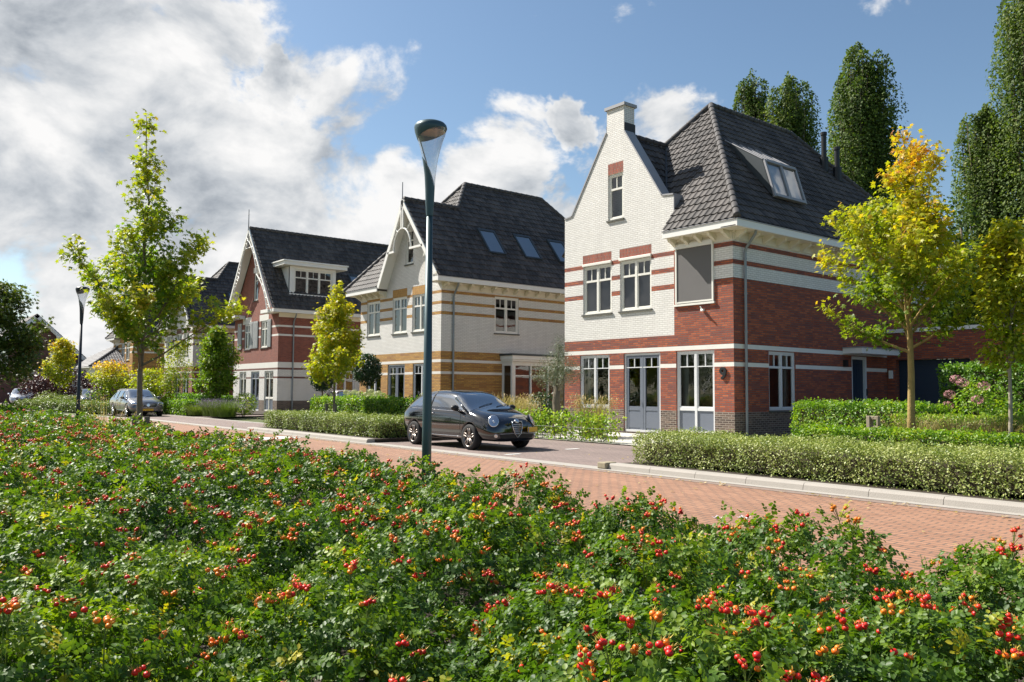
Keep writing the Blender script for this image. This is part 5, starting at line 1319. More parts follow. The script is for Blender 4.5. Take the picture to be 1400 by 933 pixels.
        mb.tube([(c[0], c[1], c[2] - 0.05 * sc), (c[0], c[1], c[2] - 0.22)], 0.002 * sc, 4, 3, caps=False)
    pts = []
    for (d0, d1, nper) in ((1.7, 4.5, 32.0), (4.5, 9, 26.0), (9, 20, 16.0), (20, 40, 5.0)):
        n = int((3 + d1) * 14.5 * nper)
        p = np.stack([rng.uniform(-d1, 3, n), rng.uniform(-10, 4.9, n)], 1)
        Y = -sn * p[:, 0] + cs * p[:, 1]; X = cs * p[:, 0] + sn * p[:, 1]
        k = (Y > d0) & (Y <= d1) & (np.abs(X) < 0.66 * Y + 0.3) & (p[:, 1] < front(p[:, 0]) - 0.25); p = p[k]
        h, g = Hmap(p); k = h > 0.42; p = p[k]; h = h[k]; Y = (-sn * p[:, 0] + cs * p[:, 1])
        for a_, b_, d_ in zip(p, h, Y): pts.append((d_, a_[0], a_[1], b_ + rng.uniform(0.05, 0.13)))
    pts.sort()
    rest = MB()
    for i, (d_, x, y, z) in enumerate(pts):
        kind = 0 if rng.random() < 0.58 else 1; sc = 1.0 if d_ < 4 else (1.2 if d_ < 8 else (1.45 if d_ < 14 else 1.8))
        if i < 100:
            mb = MB(); cluster((x, y, z), sc * 1.02, kind, mb); mb.build('rose_hip_cluster', hipm + [yel, grs], bed, smooth=True)
        else: cluster((x, y, z), sc, kind, rest)
    o = rest.build('rose_hips', hipm + [yel, grs], bed, smooth=True); o['kind'] = 'stuff'
    # a few late blooms
    fm = plain('white_petal', (0.62, 0.52, 0.53), 0.7)
    for (x, y, z) in ((-2.9, 4.05, 0.70), (-3.15, 4.15, 0.66)):
        mb = MB()
        for s_ in range(5):
            a = s_ * 1.257; c_ = Vector((x + 0.028 * math.cos(a), y + 0.028 * math.sin(a), z)); u = Vector((math.cos(a), math.sin(a), 0.5)).normalized(); w_ = Vector((-math.sin(a), math.cos(a), 0))
            mb.add([c_ - u * 0.02, c_ + w_ * 0.018, c_ + u * 0.022, c_ - w_ * 0.018], [(0, 1, 2, 3)])
        mb.build('rose_bloom', fm, bed)
    print('rose verts', len(v), 'clusters', len(pts))
rose_bed()

# ================================================================== planting
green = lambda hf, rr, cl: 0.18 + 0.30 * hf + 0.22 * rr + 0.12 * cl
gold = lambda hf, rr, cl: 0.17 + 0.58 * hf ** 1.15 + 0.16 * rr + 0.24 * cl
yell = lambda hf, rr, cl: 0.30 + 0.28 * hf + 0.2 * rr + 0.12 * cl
def vprof(f): return (0.35 + 0.65 * min(1, f / 0.10)) * (1 - f) ** 0.75 * 1.0 + 0.10
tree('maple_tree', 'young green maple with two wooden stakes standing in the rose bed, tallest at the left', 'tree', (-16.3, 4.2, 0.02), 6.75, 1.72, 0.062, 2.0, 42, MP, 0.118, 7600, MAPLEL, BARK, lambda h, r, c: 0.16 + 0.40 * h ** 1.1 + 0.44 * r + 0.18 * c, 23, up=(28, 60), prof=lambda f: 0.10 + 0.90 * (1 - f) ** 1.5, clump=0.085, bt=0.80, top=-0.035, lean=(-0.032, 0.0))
for x in (-16.62, -16.0):
    m = MB(); m.tube([(x, 4.2 + (x + 16.3) * 0.1, 0.0), (x, 4.2 + (x + 16.3) * 0.1, 0.92)], 0.05, 10); o = m.build('tree_stake', WOOD, at=(x, 4.2, 0)); tag(o, 'short dark stake on the %s of the maple trunk in the roses' % ('left' if x < -16.3 else 'right'), 'stake')
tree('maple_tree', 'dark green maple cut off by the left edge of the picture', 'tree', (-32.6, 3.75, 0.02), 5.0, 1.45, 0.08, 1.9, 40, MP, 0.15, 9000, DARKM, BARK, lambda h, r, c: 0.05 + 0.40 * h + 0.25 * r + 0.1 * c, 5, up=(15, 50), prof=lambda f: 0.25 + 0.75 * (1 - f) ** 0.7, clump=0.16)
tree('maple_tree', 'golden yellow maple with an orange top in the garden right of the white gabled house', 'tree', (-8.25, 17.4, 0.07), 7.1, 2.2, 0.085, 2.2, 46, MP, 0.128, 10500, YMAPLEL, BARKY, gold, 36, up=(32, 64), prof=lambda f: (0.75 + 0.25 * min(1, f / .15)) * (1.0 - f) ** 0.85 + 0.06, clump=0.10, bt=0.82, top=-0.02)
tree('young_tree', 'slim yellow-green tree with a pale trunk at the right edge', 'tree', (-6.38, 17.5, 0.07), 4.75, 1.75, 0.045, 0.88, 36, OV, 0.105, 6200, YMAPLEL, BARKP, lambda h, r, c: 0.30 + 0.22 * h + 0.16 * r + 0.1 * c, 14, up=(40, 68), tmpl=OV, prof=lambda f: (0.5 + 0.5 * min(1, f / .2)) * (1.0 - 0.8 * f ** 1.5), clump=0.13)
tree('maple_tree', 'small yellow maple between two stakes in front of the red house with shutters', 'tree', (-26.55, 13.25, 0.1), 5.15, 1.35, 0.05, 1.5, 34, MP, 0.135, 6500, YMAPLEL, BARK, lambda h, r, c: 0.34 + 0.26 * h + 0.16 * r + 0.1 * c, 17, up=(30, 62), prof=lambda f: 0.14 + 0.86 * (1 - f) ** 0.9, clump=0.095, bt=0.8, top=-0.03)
for x in (-26.85, -26.15):
    m = MB(); m.tube([(x, 13.1, 0.05), (x, 13.1, 0.95)], 0.05, 8); o = m.build('tree_stake', WOOD, at=(x, 13.1, 0)); tag(o, 'low stake %s of the small yellow maple behind the hedge' % ('left' if x < -26.5 else 'right'), 'stake')
tree('maple_tree', 'compact golden tree near the dark lamp post, far left beyond the road', 'tree', (-76.4, 13.3, 0.0), 5.6, 1.4, 0.06, 1.6, 26, MP, 0.24, 2600, YMAPLEL, BARK, yell, 19, up=(45, 70), prof=lambda f: 0.35 + 0.65 * (1 - f) ** 0.7, clump=0.2)
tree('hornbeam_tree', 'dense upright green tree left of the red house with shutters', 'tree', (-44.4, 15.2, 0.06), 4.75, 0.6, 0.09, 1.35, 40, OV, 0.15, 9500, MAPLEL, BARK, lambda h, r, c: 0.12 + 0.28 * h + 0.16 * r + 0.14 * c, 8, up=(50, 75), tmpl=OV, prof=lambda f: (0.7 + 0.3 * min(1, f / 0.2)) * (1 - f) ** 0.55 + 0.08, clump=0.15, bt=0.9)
tree('birch_tree', 'airy pale green young tree behind the parked estate car', 'tree', (-49.3, 14.6, 0.06), 4.2, 0.9, 0.035, 1.1, 24, OV, 0.11, 2800, MAPLEL, BARKP, lambda h, r, c: 0.45 + 0.2 * h + 0.1 * c, 9, up=(35, 65), tmpl=OV, clump=0.2)
tree('maple_shrub', 'low yellow-green maple behind the roof of the grey estate car', 'shrub', (-50.6, 13.6, 0.06), 2.6, 0.5, 0.04, 1.7, 24, MP, 0.16, 2600, YMAPLEL, TWIG, lambda h, r, c: 0.3 + 0.2 * h + 0.1 * c, 10, up=(8, 30), clump=0.15)
tree('maple_shrub', 'yellow and red leaved maple between the lamp post and the estate car', 'shrub', (-56.0, 12.6, 0.06), 3.1, 0.5, 0.04, 1.7, 24, MP, 0.18, 2400, YMAPLEL, TWIG, lambda h, r, c: 0.25 + 0.65 * h ** 2 + 0.15 * c, 12, up=(10, 40), clump=0.18)
# pleached and clipped standards in front of the ochre house
def standard(label, x, y, z0, zc, rx, rz, seed, seedk=0):
    o = ellip('clipped_tree', label, 'tree', (x, y, z0), [(x, y, zc, rx, rx * 0.8, rz), (x - 0.1, y, zc + 0.15, rx * 0.9, rx * .8, rz * .9)], 4200, 0.10, DARKL, (0.1, 0.7), OV, trunk=[([(x, y, z0), (x, y, zc)], [0.05, 0.04]), ([(x - 0.02, y, zc), (x + 0.3, y, zc + 0.45)], [0.03, 0.01]), ([(x, y, zc), (x - 0.3, y, zc + 0.5)], [0.03, 0.01])], seed=seed, bark=BARK)
    return o
standard('round dark clipped tree on a bare stem, left corner of the ochre house', -33.6, 18.4, 0.06, 2.35, 0.75, 0.72, 41)
standard('dark clipped tree on a bare stem, mostly hidden behind the small yellow maple', -37.8, 18.2, 0.06, 2.1, 0.72, 0.75, 42)
m = MB()
for dx_ in (-0.45, 0.35): m.box(-33.6 + dx_ - .04, -33.6 + dx_ + .04, 18.25, 18.33, 0.05, 1.35)
m.box(-34.1, -33.2, 18.2, 18.25, 1.1, 1.18); o = m.build('tree_support', WOOD, at=(-33.6, 18.3, 0)); tag(o, 'wooden support frame at the stem of the round clipped tree', 'support')
# olive
x, y = -20.1, 18.0
ellip('olive_tree', 'small grey-green olive with a thick trunk at the corner of the white gabled house', 'tree', (x, y, 0.06), [(x, y, 2.05, 0.95, 0.8, 0.55), (x + 0.1, y, 2.45, 0.55, 0.5, 0.55), (x - 0.5, y, 1.9, 0.5, 0.5, 0.4), (x + 0.6, y, 2.1, 0.5, 0.5, 0.5), (x + 0.15, y, 2.85, 0.28, 0.3, 0.5)], 6500, 0.075, OLIVEL, (0.1, 0.9), SL, trunk=[([(x, y, 0.06), (x + 0.04, y, 0.6), (x - 0.03, y, 1.1), (x, y, 1.6)], [0.17, 0.14, 0.13, 0.10]), ([(x, y, 1.4), (x + 0.4, y, 2.0)], [0.06, 0.02]), ([(x, y, 1.4), (x - 0.4, y, 1.9)], [0.06, 0.02]), ([(x, y, 1.5), (x + 0.1, y, 2.9)], [0.06, 0.012])], seed=51, shell=0.9, bark=BARK)
# hedges
G1 = 'variegated hedges along the kerb'
hedge('long low variegated hedge behind the kerb at the right', (-10.6, 12.2), (3.0, 12.2), 1.55, 0.52, 3000, 0.034, VARL, (0.1, 0.9), 0.1, 61, rough=0.10, group=G1)
hedge('shorter low variegated hedge left of the black hatchback', (-28.4, 12.2), (-20.2, 12.2), 1.5, 0.52, 1700, 0.045, VARL, (0.05, 0.75), 0.1, 62, rough=0.09, group=G1)
hedge('bright green laurel hedge behind the variegated hedge, left of the black hatchback', (-30.4, 14.6), (-20.6, 14.6), 0.9, 1.02, 900, 0.075, HEDGEL, (0.0, 0.85), 0.08, 63, tmpl=OV, rough=0.09)
hedge('dense green hedge block along the side wall of the white gabled house', (-12.6, 20.7), (-8.8, 19.6), 1.3, 1.08, 1000, 0.065, HEDGEL, (0.0, 0.8), 0.07, 64, tmpl=OV, rough=0.08)
hedge('low bright green edging hedge in front of the golden maple', (-10.2, 16.6), (1.5, 16.6), 0.7, 0.60, 1300, 0.055, HEDGEL, (0.1, 0.9), 0.07, 65, tmpl=OV, rough=0.06)
hedge('clipped light green hedge behind the tan grasses at the right', (-9.2, 18.9), (0.5, 18.9), 0.8, 0.86, 1200, 0.05, HEDGEL, (0.2, 0.95), 0.07, 66, tmpl=OV, rough=0.04)
hedge('tall dark green hedge in front of the garage', (-10.4, 24.6), (-0.5, 23.0), 1.3, 2.12, 650, 0.085, HEDGEL, (0.0, 0.55), 0.07, 67, tmpl=OV, rough=0.12)
hedge('thin yellow-green beech hedge with bare stems beside the front path', (-22.0, 16.45), (-16.0, 16.45), 0.26, 0.70, 330, 0.085, HEDGEL, (0.3, 1.0), 0.05, 68, tmpl=OV, rough=0.12, core=False, stemy=True, fuzz=0.2)
hedge('glossy green hedge at the back of the empty parking bay', (-50.8, 14.3), (-45.2, 14.3), 0.8, 0.70, 700, 0.09, HEDGEL, (0.05, 0.8), 0.06, 69, tmpl=OV)
hedge('dark green hedge behind the glossy hedge, by the house with brown bands', (-56, 16.2), (-45.8, 16.2), 0.9, 0.98, 500, 0.10, HEDGEL, (0.0, 0.5), 0.06, 70, tmpl=OV)
hedge('low greyish hedge on the verge behind the far lamp post', (-66, 9.6), (-50.6, 12.4), 1.8, 0.55, 450, 0.09, VARL, (0.0, 0.5), 0.02, 71)
# low wire fence along the beech hedge
m = MB()
for i in range(60):
    xx = -22.0 + 6.0 * i / 59; m.tube([(xx, 16.22, 0.02), (xx, 16.22, 0.42)], 0.0022, 4)
m.tube([(-22, 16.22, 0.40), (-16, 16.22, 0.40)], 0.004, 4); m.tube([(-22, 16.22, 0.10), (-16, 16.22, 0.10)], 0.003, 4)
o = m.build('wire_fence', BLACKM, at=(-19, 16.22, 0)); tag(o, 'low grey wire fence in front of the thin beech hedge', 'fence')
# garden plants
tuft('ornamental_grass', 'tan feathery grass behind the bonnet of the black hatchback', 'plant', (-21.3, 17.2, 0.05), 0.9, 1.35, 900, TANL, (0.1, 0.6), 81, 0.006, (TANL, 900, 0.11, (0.6, 1.0)))
tuft('ornamental_grass', 'broad low tan grass clump between the hatchback and the olive', 'plant', (-22.6, 17.4, 0.05), 0.9, 1.15, 700, TANL, (0.1, 0.6), 82, 0.006, (TANL, 700, 0.10, (0.55, 0.95)))
tuft('ornamental_grass', 'feathery tan grass beside the grey front door', 'plant', (-18.4, 18.0, 0.05), 0.8, 1.35, 650, TANL, (0.0, 0.5), 83, 0.005, (TANL, 800, 0.11, (0.6, 1.0)))
ellip('grey_shrub', 'low silvery shrub under the tan grass by the front door', 'shrub', (-18.3, 17.4, 0.05), [(-18.3, 17.4, 0.35, 0.8, 0.5, 0.5)], 1600, 0.05, OLIVEL, (0.2, 0.8), SL, seed=84)
ellip('dark_shrub', 'rounded dark green shrub left of the olive trunk', 'shrub', (-21.6, 18.7, 0.05), [(-21.6, 18.7, 0.75, 0.6, 0.55, 0.7), (-22.3, 18.9, 0.6, 0.5, 0.5, 0.5)], 2600, 0.085, DARKL, (0.3, 1.0), OV, seed=85)
ellip('hydrangea', 'hydrangea with cream flower heads above the laurel hedge', 'shrub', (-27.3, 15.9, 0.05), [(-29.3, 15.7, 0.75, 0.9, 0.5, 0.65), (-27.8, 15.8, 0.75, 0.9, 0.5, 0.6)], 1500, 0.11, HEDGEL, (0.1, 0.7), OV, seed=86)
def blooms(root_label, pts, r, mat, name, cat, n=90, size=0.03, seed=3, parent=None):
    rng = np.random.default_rng(seed)
    for p in pts:
        d = rng.normal(size=(n, 3)); d /= np.linalg.norm(d, axis=1, keepdims=True)
        v, q, t = scatter(np.array(p) + d * np.array([r, r, r * 0.75]), d, size * rng.uniform(.7, 1.2, n), DI, rng.random(n), rng=rng)
        np_mesh('flower_head', v, q, mat, t, parent=parent)
hy = [o for o in bpy.data.objects if o.name.startswith('hydrangea')][0]
rg = np.random.default_rng(2)
blooms('', [(rg.uniform(-30.0, -27.0), rg.uniform(15.3, 15.9), rg.uniform(1.15, 1.42)) for _ in range(26)], 0.11, CREAMF, 'flowers', 'f', 70, 0.05, parent=hy)
h2 = ellip('hydrangea', 'yellowish hydrangea just behind the rear of the black hatchback', 'shrub', (-23.4, 15.7, 0.05), [(-23.4, 15.7, 0.75, 1.0, 0.5, 0.6)], 900, 0.11, HEDGEL, (0.3, 0.9), OV, seed=87)
blooms('', [(rg.uniform(-24.4, -22.5), rg.uniform(15.3, 15.9), rg.uniform(1.1, 1.38)) for _ in range(16)], 0.11, CREAMF, 'flowers', 'f', 70, 0.05, parent=h2, seed=4)
pk = ellip('pink_shrub', 'flowering shrub with dusty pink heads beside the slim tree', 'shrub', (-8.0, 21.0, 0.07), [(-8.3, 21.0, 0.95, 0.7, 0.6, 0.85), (-7.7, 20.8, 0.7, 0.6, 0.6, 0.6)], 2600, 0.085, HEDGEL, (0.2, 0.85), OV, seed=88)
blooms('', [(-8.65, 20.5, 1.78), (-8.45, 20.4, 1.7), (-7.95, 20.3, 1.62), (-8.85, 20.5, 1.15), (-7.65, 20.3, 0.78), (-8.75, 20.4, 1.42), (-8.1, 20.3, 1.3), (-9.0, 20.5, 0.75)], 0.13, PINKF, 'flowers', 'f', 110, 0.045, parent=pk, seed=6)
pk = ellip('pink_shrub', 'flowering shrub with large pink heads at the right edge behind the slim tree', 'shrub', (-6.3, 21.0, 0.07), [(-6.3, 21.0, 0.9, 0.9, 0.6, 0.85), (-5.0, 21.0, 0.8, 0.8, 0.6, 0.7)], 3000, 0.085, DARKL, (0.3, 1.0), OV, seed=89)
blooms('', [(-6.75, 20.4, 1.42), (-6.6, 20.4, 1.5), (-6.2, 20.3, 1.2), (-6.45, 20.3, 1.05), (-5.8, 20.3, 1.1), (-5.4, 20.3, 1.45)], 0.16, PINKF, 'flowers', 'f', 130, 0.05, parent=pk, seed=7)
for i, (x, y, l) in enumerate(((-8.4, 17.9, 'left of the slim tree'), (-7.5, 17.8, 'left of the pale trunk'), (-6.9, 18.0, 'beside the pale trunk'), (-5.8, 17.8, 'right of the pale trunk'), (-4.9, 17.9, 'at the right edge'))):
    tuft('ornamental_grass', 'yellow-tan grass clump %s behind the edging hedge' % l, 'plant', (x, y, 0.07), 0.75, 0.98, 520, TANL, (0.0, 0.55), 90 + i, 0.006, (TANL, 260, 0.07, (0.3, 0.7)))
for i, (x, y) in enumerate(((-43.2, 14.6), (-42.1, 14.6), (-41.2, 14.7))):
    tuft('lavender', 'purple lavender clump at the driveway of the house with shutters, %s' % ('left', 'middle', 'right')[i], 'plant', (x, y, 0.06), 0.9, 0.95, 700, GRNG, (0.1, 0.6), 100 + i, 0.008, (LAVF, 900, 0.07, (0.0, 1.0)), group='lavender clumps')
tuft('ornamental_grass', 'light green grasses between the hedge and the lavender', 'plant', (-44.9, 14.4, 0.06), 1.0, 0.7, 700, GRNG, (0.2, 0.8), 104, 0.01)
ellip('yellow_shrub', 'yellow-green shrub behind the lavender', 'shrub', (-43.2, 16.4, 0.06), [(-43.4, 16.4, 0.7, 1.1, 0.6, 0.6)], 1100, 0.10, HEDGEL, (0.5, 1.0), OV, seed=105)
ellip('purple_shrub', 'purple leaved shrub left of the golden tree, behind the silver car', 'shrub', (-79, 12.4, 0), [(-79.5, 12.3, 1.5, 2.0, 1.6, 1.5), (-82, 12.6, 1.3, 1.8, 1.5, 1.3)], 3600, 0.2, PURPL, (0.2, 1.0), OV, seed=106)
ellip('purple_shrub', 'darker purple leaved shrub right of the golden tree', 'shrub', (-78, 15.2, 0), [(-79, 14.8, 1.6, 2.2, 1.6, 1.6), (-78, 16.6, 1.4, 1.6, 1.6, 1.4)], 3600, 0.2, PURPL, (0.0, 0.7), OV, seed=107)
ellip('purple_shrub', 'reddish shrub between the lamp post and the yellow maple shrub', 'shrub', (-66, 14.9, 0), [(-66, 14.9, 1.4, 1.6, 1.4, 1.5)], 2200, 0.18, PURPL, (0.4, 1.0), OV, seed=108)
ellip('verge_shrub', 'grey-green shrub patch under the golden tree', 'shrub', (-72, 12.0, 0), [(-72, 11.9, 0.4, 2.4, 1.2, 0.6), (-68, 12.3, 0.4, 2.4, 1.0, 0.6), (-75, 12.4, 0.5, 1.6, 1.2, 0.8)], 3000, 0.14, VARL, (0.0, 0.6), OV, seed=109)
# taller spikes at the rose bed's edge by the maple
tuft('dry_stalks', 'dry reddish weed stalks left of the maple trunk in the roses', 'plant', (-17.6, 3.9, 0.02), 0.6, 1.35, 40, TANL, (0.3, 0.9), 110, 0.008, (TANL, 260, 0.06, (0.6, 1.0)))
# poplars and background trees
def poplar(label, x, y, H, rad, seed, n=12000, ls=0.23):
    rng = np.random.default_rng(seed); root = empty('poplar_tree', (x, y, 0), label, 'tree', 'tall poplars behind the houses')
    tb = MB(); tb.tube([(x, y, 0), (x, y, H * 0.5), (x, y, H * 0.95)], [0.35, 0.22, 0.04], 8)
    PP, NN = [], []
    K = 44; n = int(n * 2.3)
    for k in range(K):
        a = rng.random() * 6.28; rr = rad * 0.70 * math.sqrt(rng.random()) if k else 0
        z0 = H * rng.uniform(0.02, 0.55) if k > 4 else H * rng.uniform(.02, .2); z1 = H * (1.0 - 0.13 * (rr / rad) ** 1.1 * rng.uniform(0.4, 2.4)) if k else H
        if z1 - z0 < H * 0.25: z0 = z1 - H * 0.3
        cx, cy = x + rr * math.cos(a), y + rr * math.sin(a); lr = rad * rng.uniform(0.30, 0.44)
        tb.tube([(x, y, z0 * 0.8 + 0.5), (cx * 0.6 + x * 0.4, cy * 0.6 + y * 0.4, z0 + (z1 - z0) * 0.15), (cx, cy, z1 - 0.5)], [0.12, 0.08, 0.02], 5, caps=False)
        c = int(1.5 * n * (z1 - z0) / (H * 0.6) / K); t = rng.random(c); th = rng.random(c) * 6.28
        prof = np.clip(t / 0.12, 0, 1) ** .6 * np.clip((1.0 - t) / 0.22, 0, 1) ** 0.55 * 0.95 + 0.05
        bump = 1 + 0.35 * snoise(np.stack([np.cos(th) * 2 + k, np.sin(th) * 2, t * (z1 - z0) * 0.9], 1), 1.2, seed + k)
        r = lr * prof * bump * (0.55 + 0.45 * rng.random(c) ** 0.5)
        PP.append(np.stack([cx + r * np.cos(th), cy + r * np.sin(th), z0 + t * (z1 - z0)], 1)); NN.append(np.stack([np.cos(th), np.sin(th), 0.5 + 0 * th], 1))
    Pp = np.concatenate(PP); Nn = np.concatenate(NN)
    hole = snoise(Pp, 1.0, seed + 50) + 0.8 * snoise(Pp, 2.4, seed + 51) + rng.normal(size=len(Pp)) * 0.25; kp = hole > -0.52; Pp = Pp[kp]; Nn = Nn[kp]
    Nn = Nn + rng.normal(size=Pp.shape) * 0.55
    t = np.clip(0.42 + 0.25 * snoise(Pp, 0.7, seed) + rng.normal(size=len(Pp)) * 0.22, 0, 1)
    v, q, tt = scatter(Pp, Nn, ls * rng.uniform(0.6, 1.3, len(Pp)), DI, t, rng=rng)
    tb.build('trunk', BARK, root); np_mesh('crown', v, q, POPL, tt, parent=root)
poplar('broad tall poplar rising behind the roof flues of the white gabled house', -31.7, 59.5, 28.6, 3.1, 120, 20000)
poplar('left one of the two poplars just above the roof ridge', -44.6, 64.3, 31.7, 2.5, 121, 17000)
poplar('right and lower of the two poplars just above the roof ridge', -41.2, 64.9, 30.4, 3.0, 122, 18000)
poplar('narrow shorter poplar left of the tallest one at the right edge', -19.8, 52.0, 18.8, 1.9, 123, 14000, 0.17)
poplar('tallest poplar, cut off by the top right corner', -17.0, 52.2, 27.5, 2.7, 124, 24000, 0.17)
poplar('poplar partly out of frame at the right edge', -13.2, 54.0, 29.0, 2.8, 125, 16000, 0.17)
def oak(label, x, y, H, rad, seed, n):
    rng = np.random.default_rng(seed); bl = []
    for k in range(16):
        a = rng.random() * 6.28; rr = rad * 0.75 * math.sqrt(rng.random()); z = H * rng.uniform(0.35, 0.85) - 0.25 * rr; s = rad * rng.uniform(0.35, 0.5)
        bl.append((x + rr * math.cos(a), y + rr * math.sin(a), z, s, s, s * 0.8))
    ellip('broadleaf_tree', label, 'tree', (x, y, 0), bl, n, 0.24, POPL, (0.0, 0.55), DI, trunk=[([(x, y, 0), (x, y, H * 0.4), (x, y, H * 0.8)], [0.3, 0.2, 0.05])] + [([(x, y, H * 0.3), (b[0], b[1], b[2])], [0.12, 0.03]) for b in bl[:8]], seed=seed, bark=BARK, shell=0.5)
oak('dark green round tree behind the garage, right of the golden maple', -17.4, 42.3, 12.4, 3.6, 130, 9000)
oak('dark green tree behind the golden maple', -21.5, 45.5, 11.5, 3.4, 131, 7000)
oak('large dark tree at the far right behind the garage', -11.0, 40.5, 10.8, 3.8, 132, 7000)
# trees across the street: seen mirrored in the ground floor windows
for i, (x, y, h) in enumerate(((-62, -19, 9), (-52, -21, 10), (-43, -20, 8.5), (-34, -22, 10), (-24, -20, 9))):
    oak('broad tree on the near side of the street, behind the viewer (%s)' % ('first', 'second', 'third', 'fourth', 'fifth')[i], x, y, h, 4.6, 140 + i, 2500)

# ================================================================== street furniture
LAMPP = plain('teal_grey_lacquer', (0.045, 0.085, 0.095), 0.4, metal=0.3, var=0.08)
LAMPD = plain('dark_lamp_lacquer', (0.02, 0.026, 0.035), 0.45, metal=0.2)
LAMPI = plain('luminaire_reflector', (0.42, 0.33, 0.22), 0.35, metal=0.5)
def clearmat():
    m, nt, out = new_mat('clear_lamp_cone')
    tr = N(nt, 'ShaderNodeBsdfTransparent', {'Color': (0.90, 0.92, 0.94, 1)}); gl = N(nt, 'ShaderNodeBsdfGlossy', {'Roughness': 0.06}); df = N(nt, 'ShaderNodeBsdfDiffuse', {'Color': (0.75, 0.77, 0.8, 1)})
    lw = N(nt, 'ShaderNodeLayerWeight', {'Blend': 0.25}); a = N(nt, 'ShaderNodeMixShader', {0: M_(nt, 'ADD', 0.06, M_(nt, 'MULTIPLY', lw.outputs['Facing'], 0.5)), 1: tr.outputs[0], 2: gl.outputs[0]})
    b = N(nt, 'ShaderNodeMixShader', {0: 0.16, 1: a.outputs[0], 2: df.outputs[0]}); nt.links.new(b.outputs[0], out.inputs[0]); return m
CLEAR = clearmat()
def street_lamp(label, base, H, pm, hang=0.0, s=1.0):
    """pole, tapered collar, clear cone cut by a slanting edge and a shell-like hood"""
    bx, by, bz = base
    root = empty('street_lamp', base, label, 'street lamp', 'street lamps in the rose bed')
    zt = bz + H
    m = MB(); m.tube([(bx, by, bz), (bx, by, bz + 1.0), (bx, by, zt - 0.98 * s)], [0.048, 0.048, 0.032], 20); m.build('pole', pm, root, smooth=True)
    # radii of the head by height below the top
    zr = [(-0.98, 0.036), (-0.86, 0.044), (-0.70, 0.049), (-0.55, 0.058), (-0.40, 0.078), (-0.28, 0.105), (-0.18, 0.135), (-0.12, 0.157), (-0.075, 0.168)]
    n = 36; ca = math.radians(hang)
    def rad(z): return float(np.interp(z, [a for a, b in zr], [b for a, b in zr])) * s
    # collar: opaque on the back side up to a slanting cut
    def cut(th): return -0.52 + 0.17 * math.cos(th - ca)
    def hoodcut(th): return -0.125 + 0.0 - 0.06 * math.cos(th - ca)
    mb = MB(); rows = 10; vs = []
    for i in range(rows + 1):
        for k in range(n):
            th = 2 * PI * k / n; z = -0.98 + (cut(th) + 0.98) * i / rows; r = rad(z); vs.append((bx + r * math.cos(th), by + r * math.sin(th), zt + z * s))
    mb.add(vs, [(i * n + k, i * n + (k + 1) % n, (i + 1) * n + (k + 1) % n, (i + 1) * n + k) for i in range(rows) for k in range(n)]); co = mb.build('collar', pm, root, smooth=True)
    mb = MB(); vs = []
    for i in range(rows + 1):
        for k in range(n):
            th = 2 * PI * k / n; z = cut(th) + (hoodcut(th) - cut(th)) * i / rows; r = rad(z) * 0.992; vs.append((bx + r * math.cos(th), by + r * math.sin(th), zt + z * s))
    mb.add(vs, [(i * n + k, i * n + (k + 1) % n, (i + 1) * n + (k + 1) % n, (i + 1) * n + k) for i in range(rows) for k in range(n)]); mb.build('lamp_glass', CLEAR, root, smooth=True)
    mb = MB(); vs = []; prof = [(0.0, None), (0.35, None), (0.7, None)]
    for i in range(4):
        for k in range(n):
            th = 2 * PI * k / n; z = hoodcut(th) + (-0.06 - hoodcut(th)) * i / 3; r = rad(z) * 1.015; vs.append((bx + r * math.cos(th), by + r * math.sin(th), zt + z * s))
    for (rr, z) in ((0.165, -0.035), (0.145, -0.012), (0.10, 0.006), (0.04, 0.014)):
        for k in range(n):
            th = 2 * PI * k / n; vs.append((bx + rr * s * math.cos(th), by + rr * s * math.sin(th), zt + z * s))
    mb.add(vs, [(i * n + k, i * n + (k + 1) % n, (i + 1) * n + (k + 1) % n, (i + 1) * n + k) for i in range(7) for k in range(n)] + [tuple(7 * n + k for k in range(n))]); mb.build('lamp_hood', pm, root, smooth=True)
    mb = MB(); mb.lathe([(0.02, -0.055), (0.10, -0.07), (0.150, -0.10)], 28, 0, (bx, by, zt)); mb.build('reflector', LAMPI, root, smooth=True)
    t = ca + 0.45; mb = MB(); mb.tube([(bx + 0.125 * math.cos(t), by + 0.125 * math.sin(t), zt - 0.15), (bx + 0.035 * math.cos(t), by + 0.035 * math.sin(t), zt - 0.44)], 0.006, 6); mb.build('cable', BLACKM, root)
street_lamp('tall teal grey street lamp with a clear cone head, in front of the black hatchback', (-7.05, 4.55, 0.02), 4.18, LAMPP, hang=225)
street_lamp('dark street lamp far left in the rose bed, behind the maple leaves', (-24.0, 4.62, 0.02), 4.1, LAMPD, hang=225)
# letter post in the side garden
m = MB(); m.box(-9.52, -9.44, 17.92, 18.10, 0.05, 0.92); m.box(-9.44, -9.26, 17.95, 18.07, 0.05, 0.70); m.box(-9.44, -9.28, 17.95, 18.07, 0.84, 0.92); m.box(-9.30, -9.26, 17.95, 18.07, 0.70, 0.92)
o = m.build('letter_post', plain('beige_render', (0.36, 0.30, 0.22), 0.8, var=0.1), at=(-9.4, 18.0, 0.05), bevel=0.008); tag(o, 'short beige post with a slot in front of the green hedge block', 'post')
m = MB(); m.lathe([(0.0, 0.0), (0.09, 0.0), (0.10, 0.14), (0.07, 0.24), (0.0, 0.28)], 14, 0, (-19.0, 17.35, 0.62)); m.box(-19.05, -18.95, 17.3, 17.4, 0.06, 0.63)
o = m.build('garden_lamp', BLACKM, at=(-19, 17.35, 0.06)); tag(o, 'small black garden light beside the olive trunk', 'garden light')

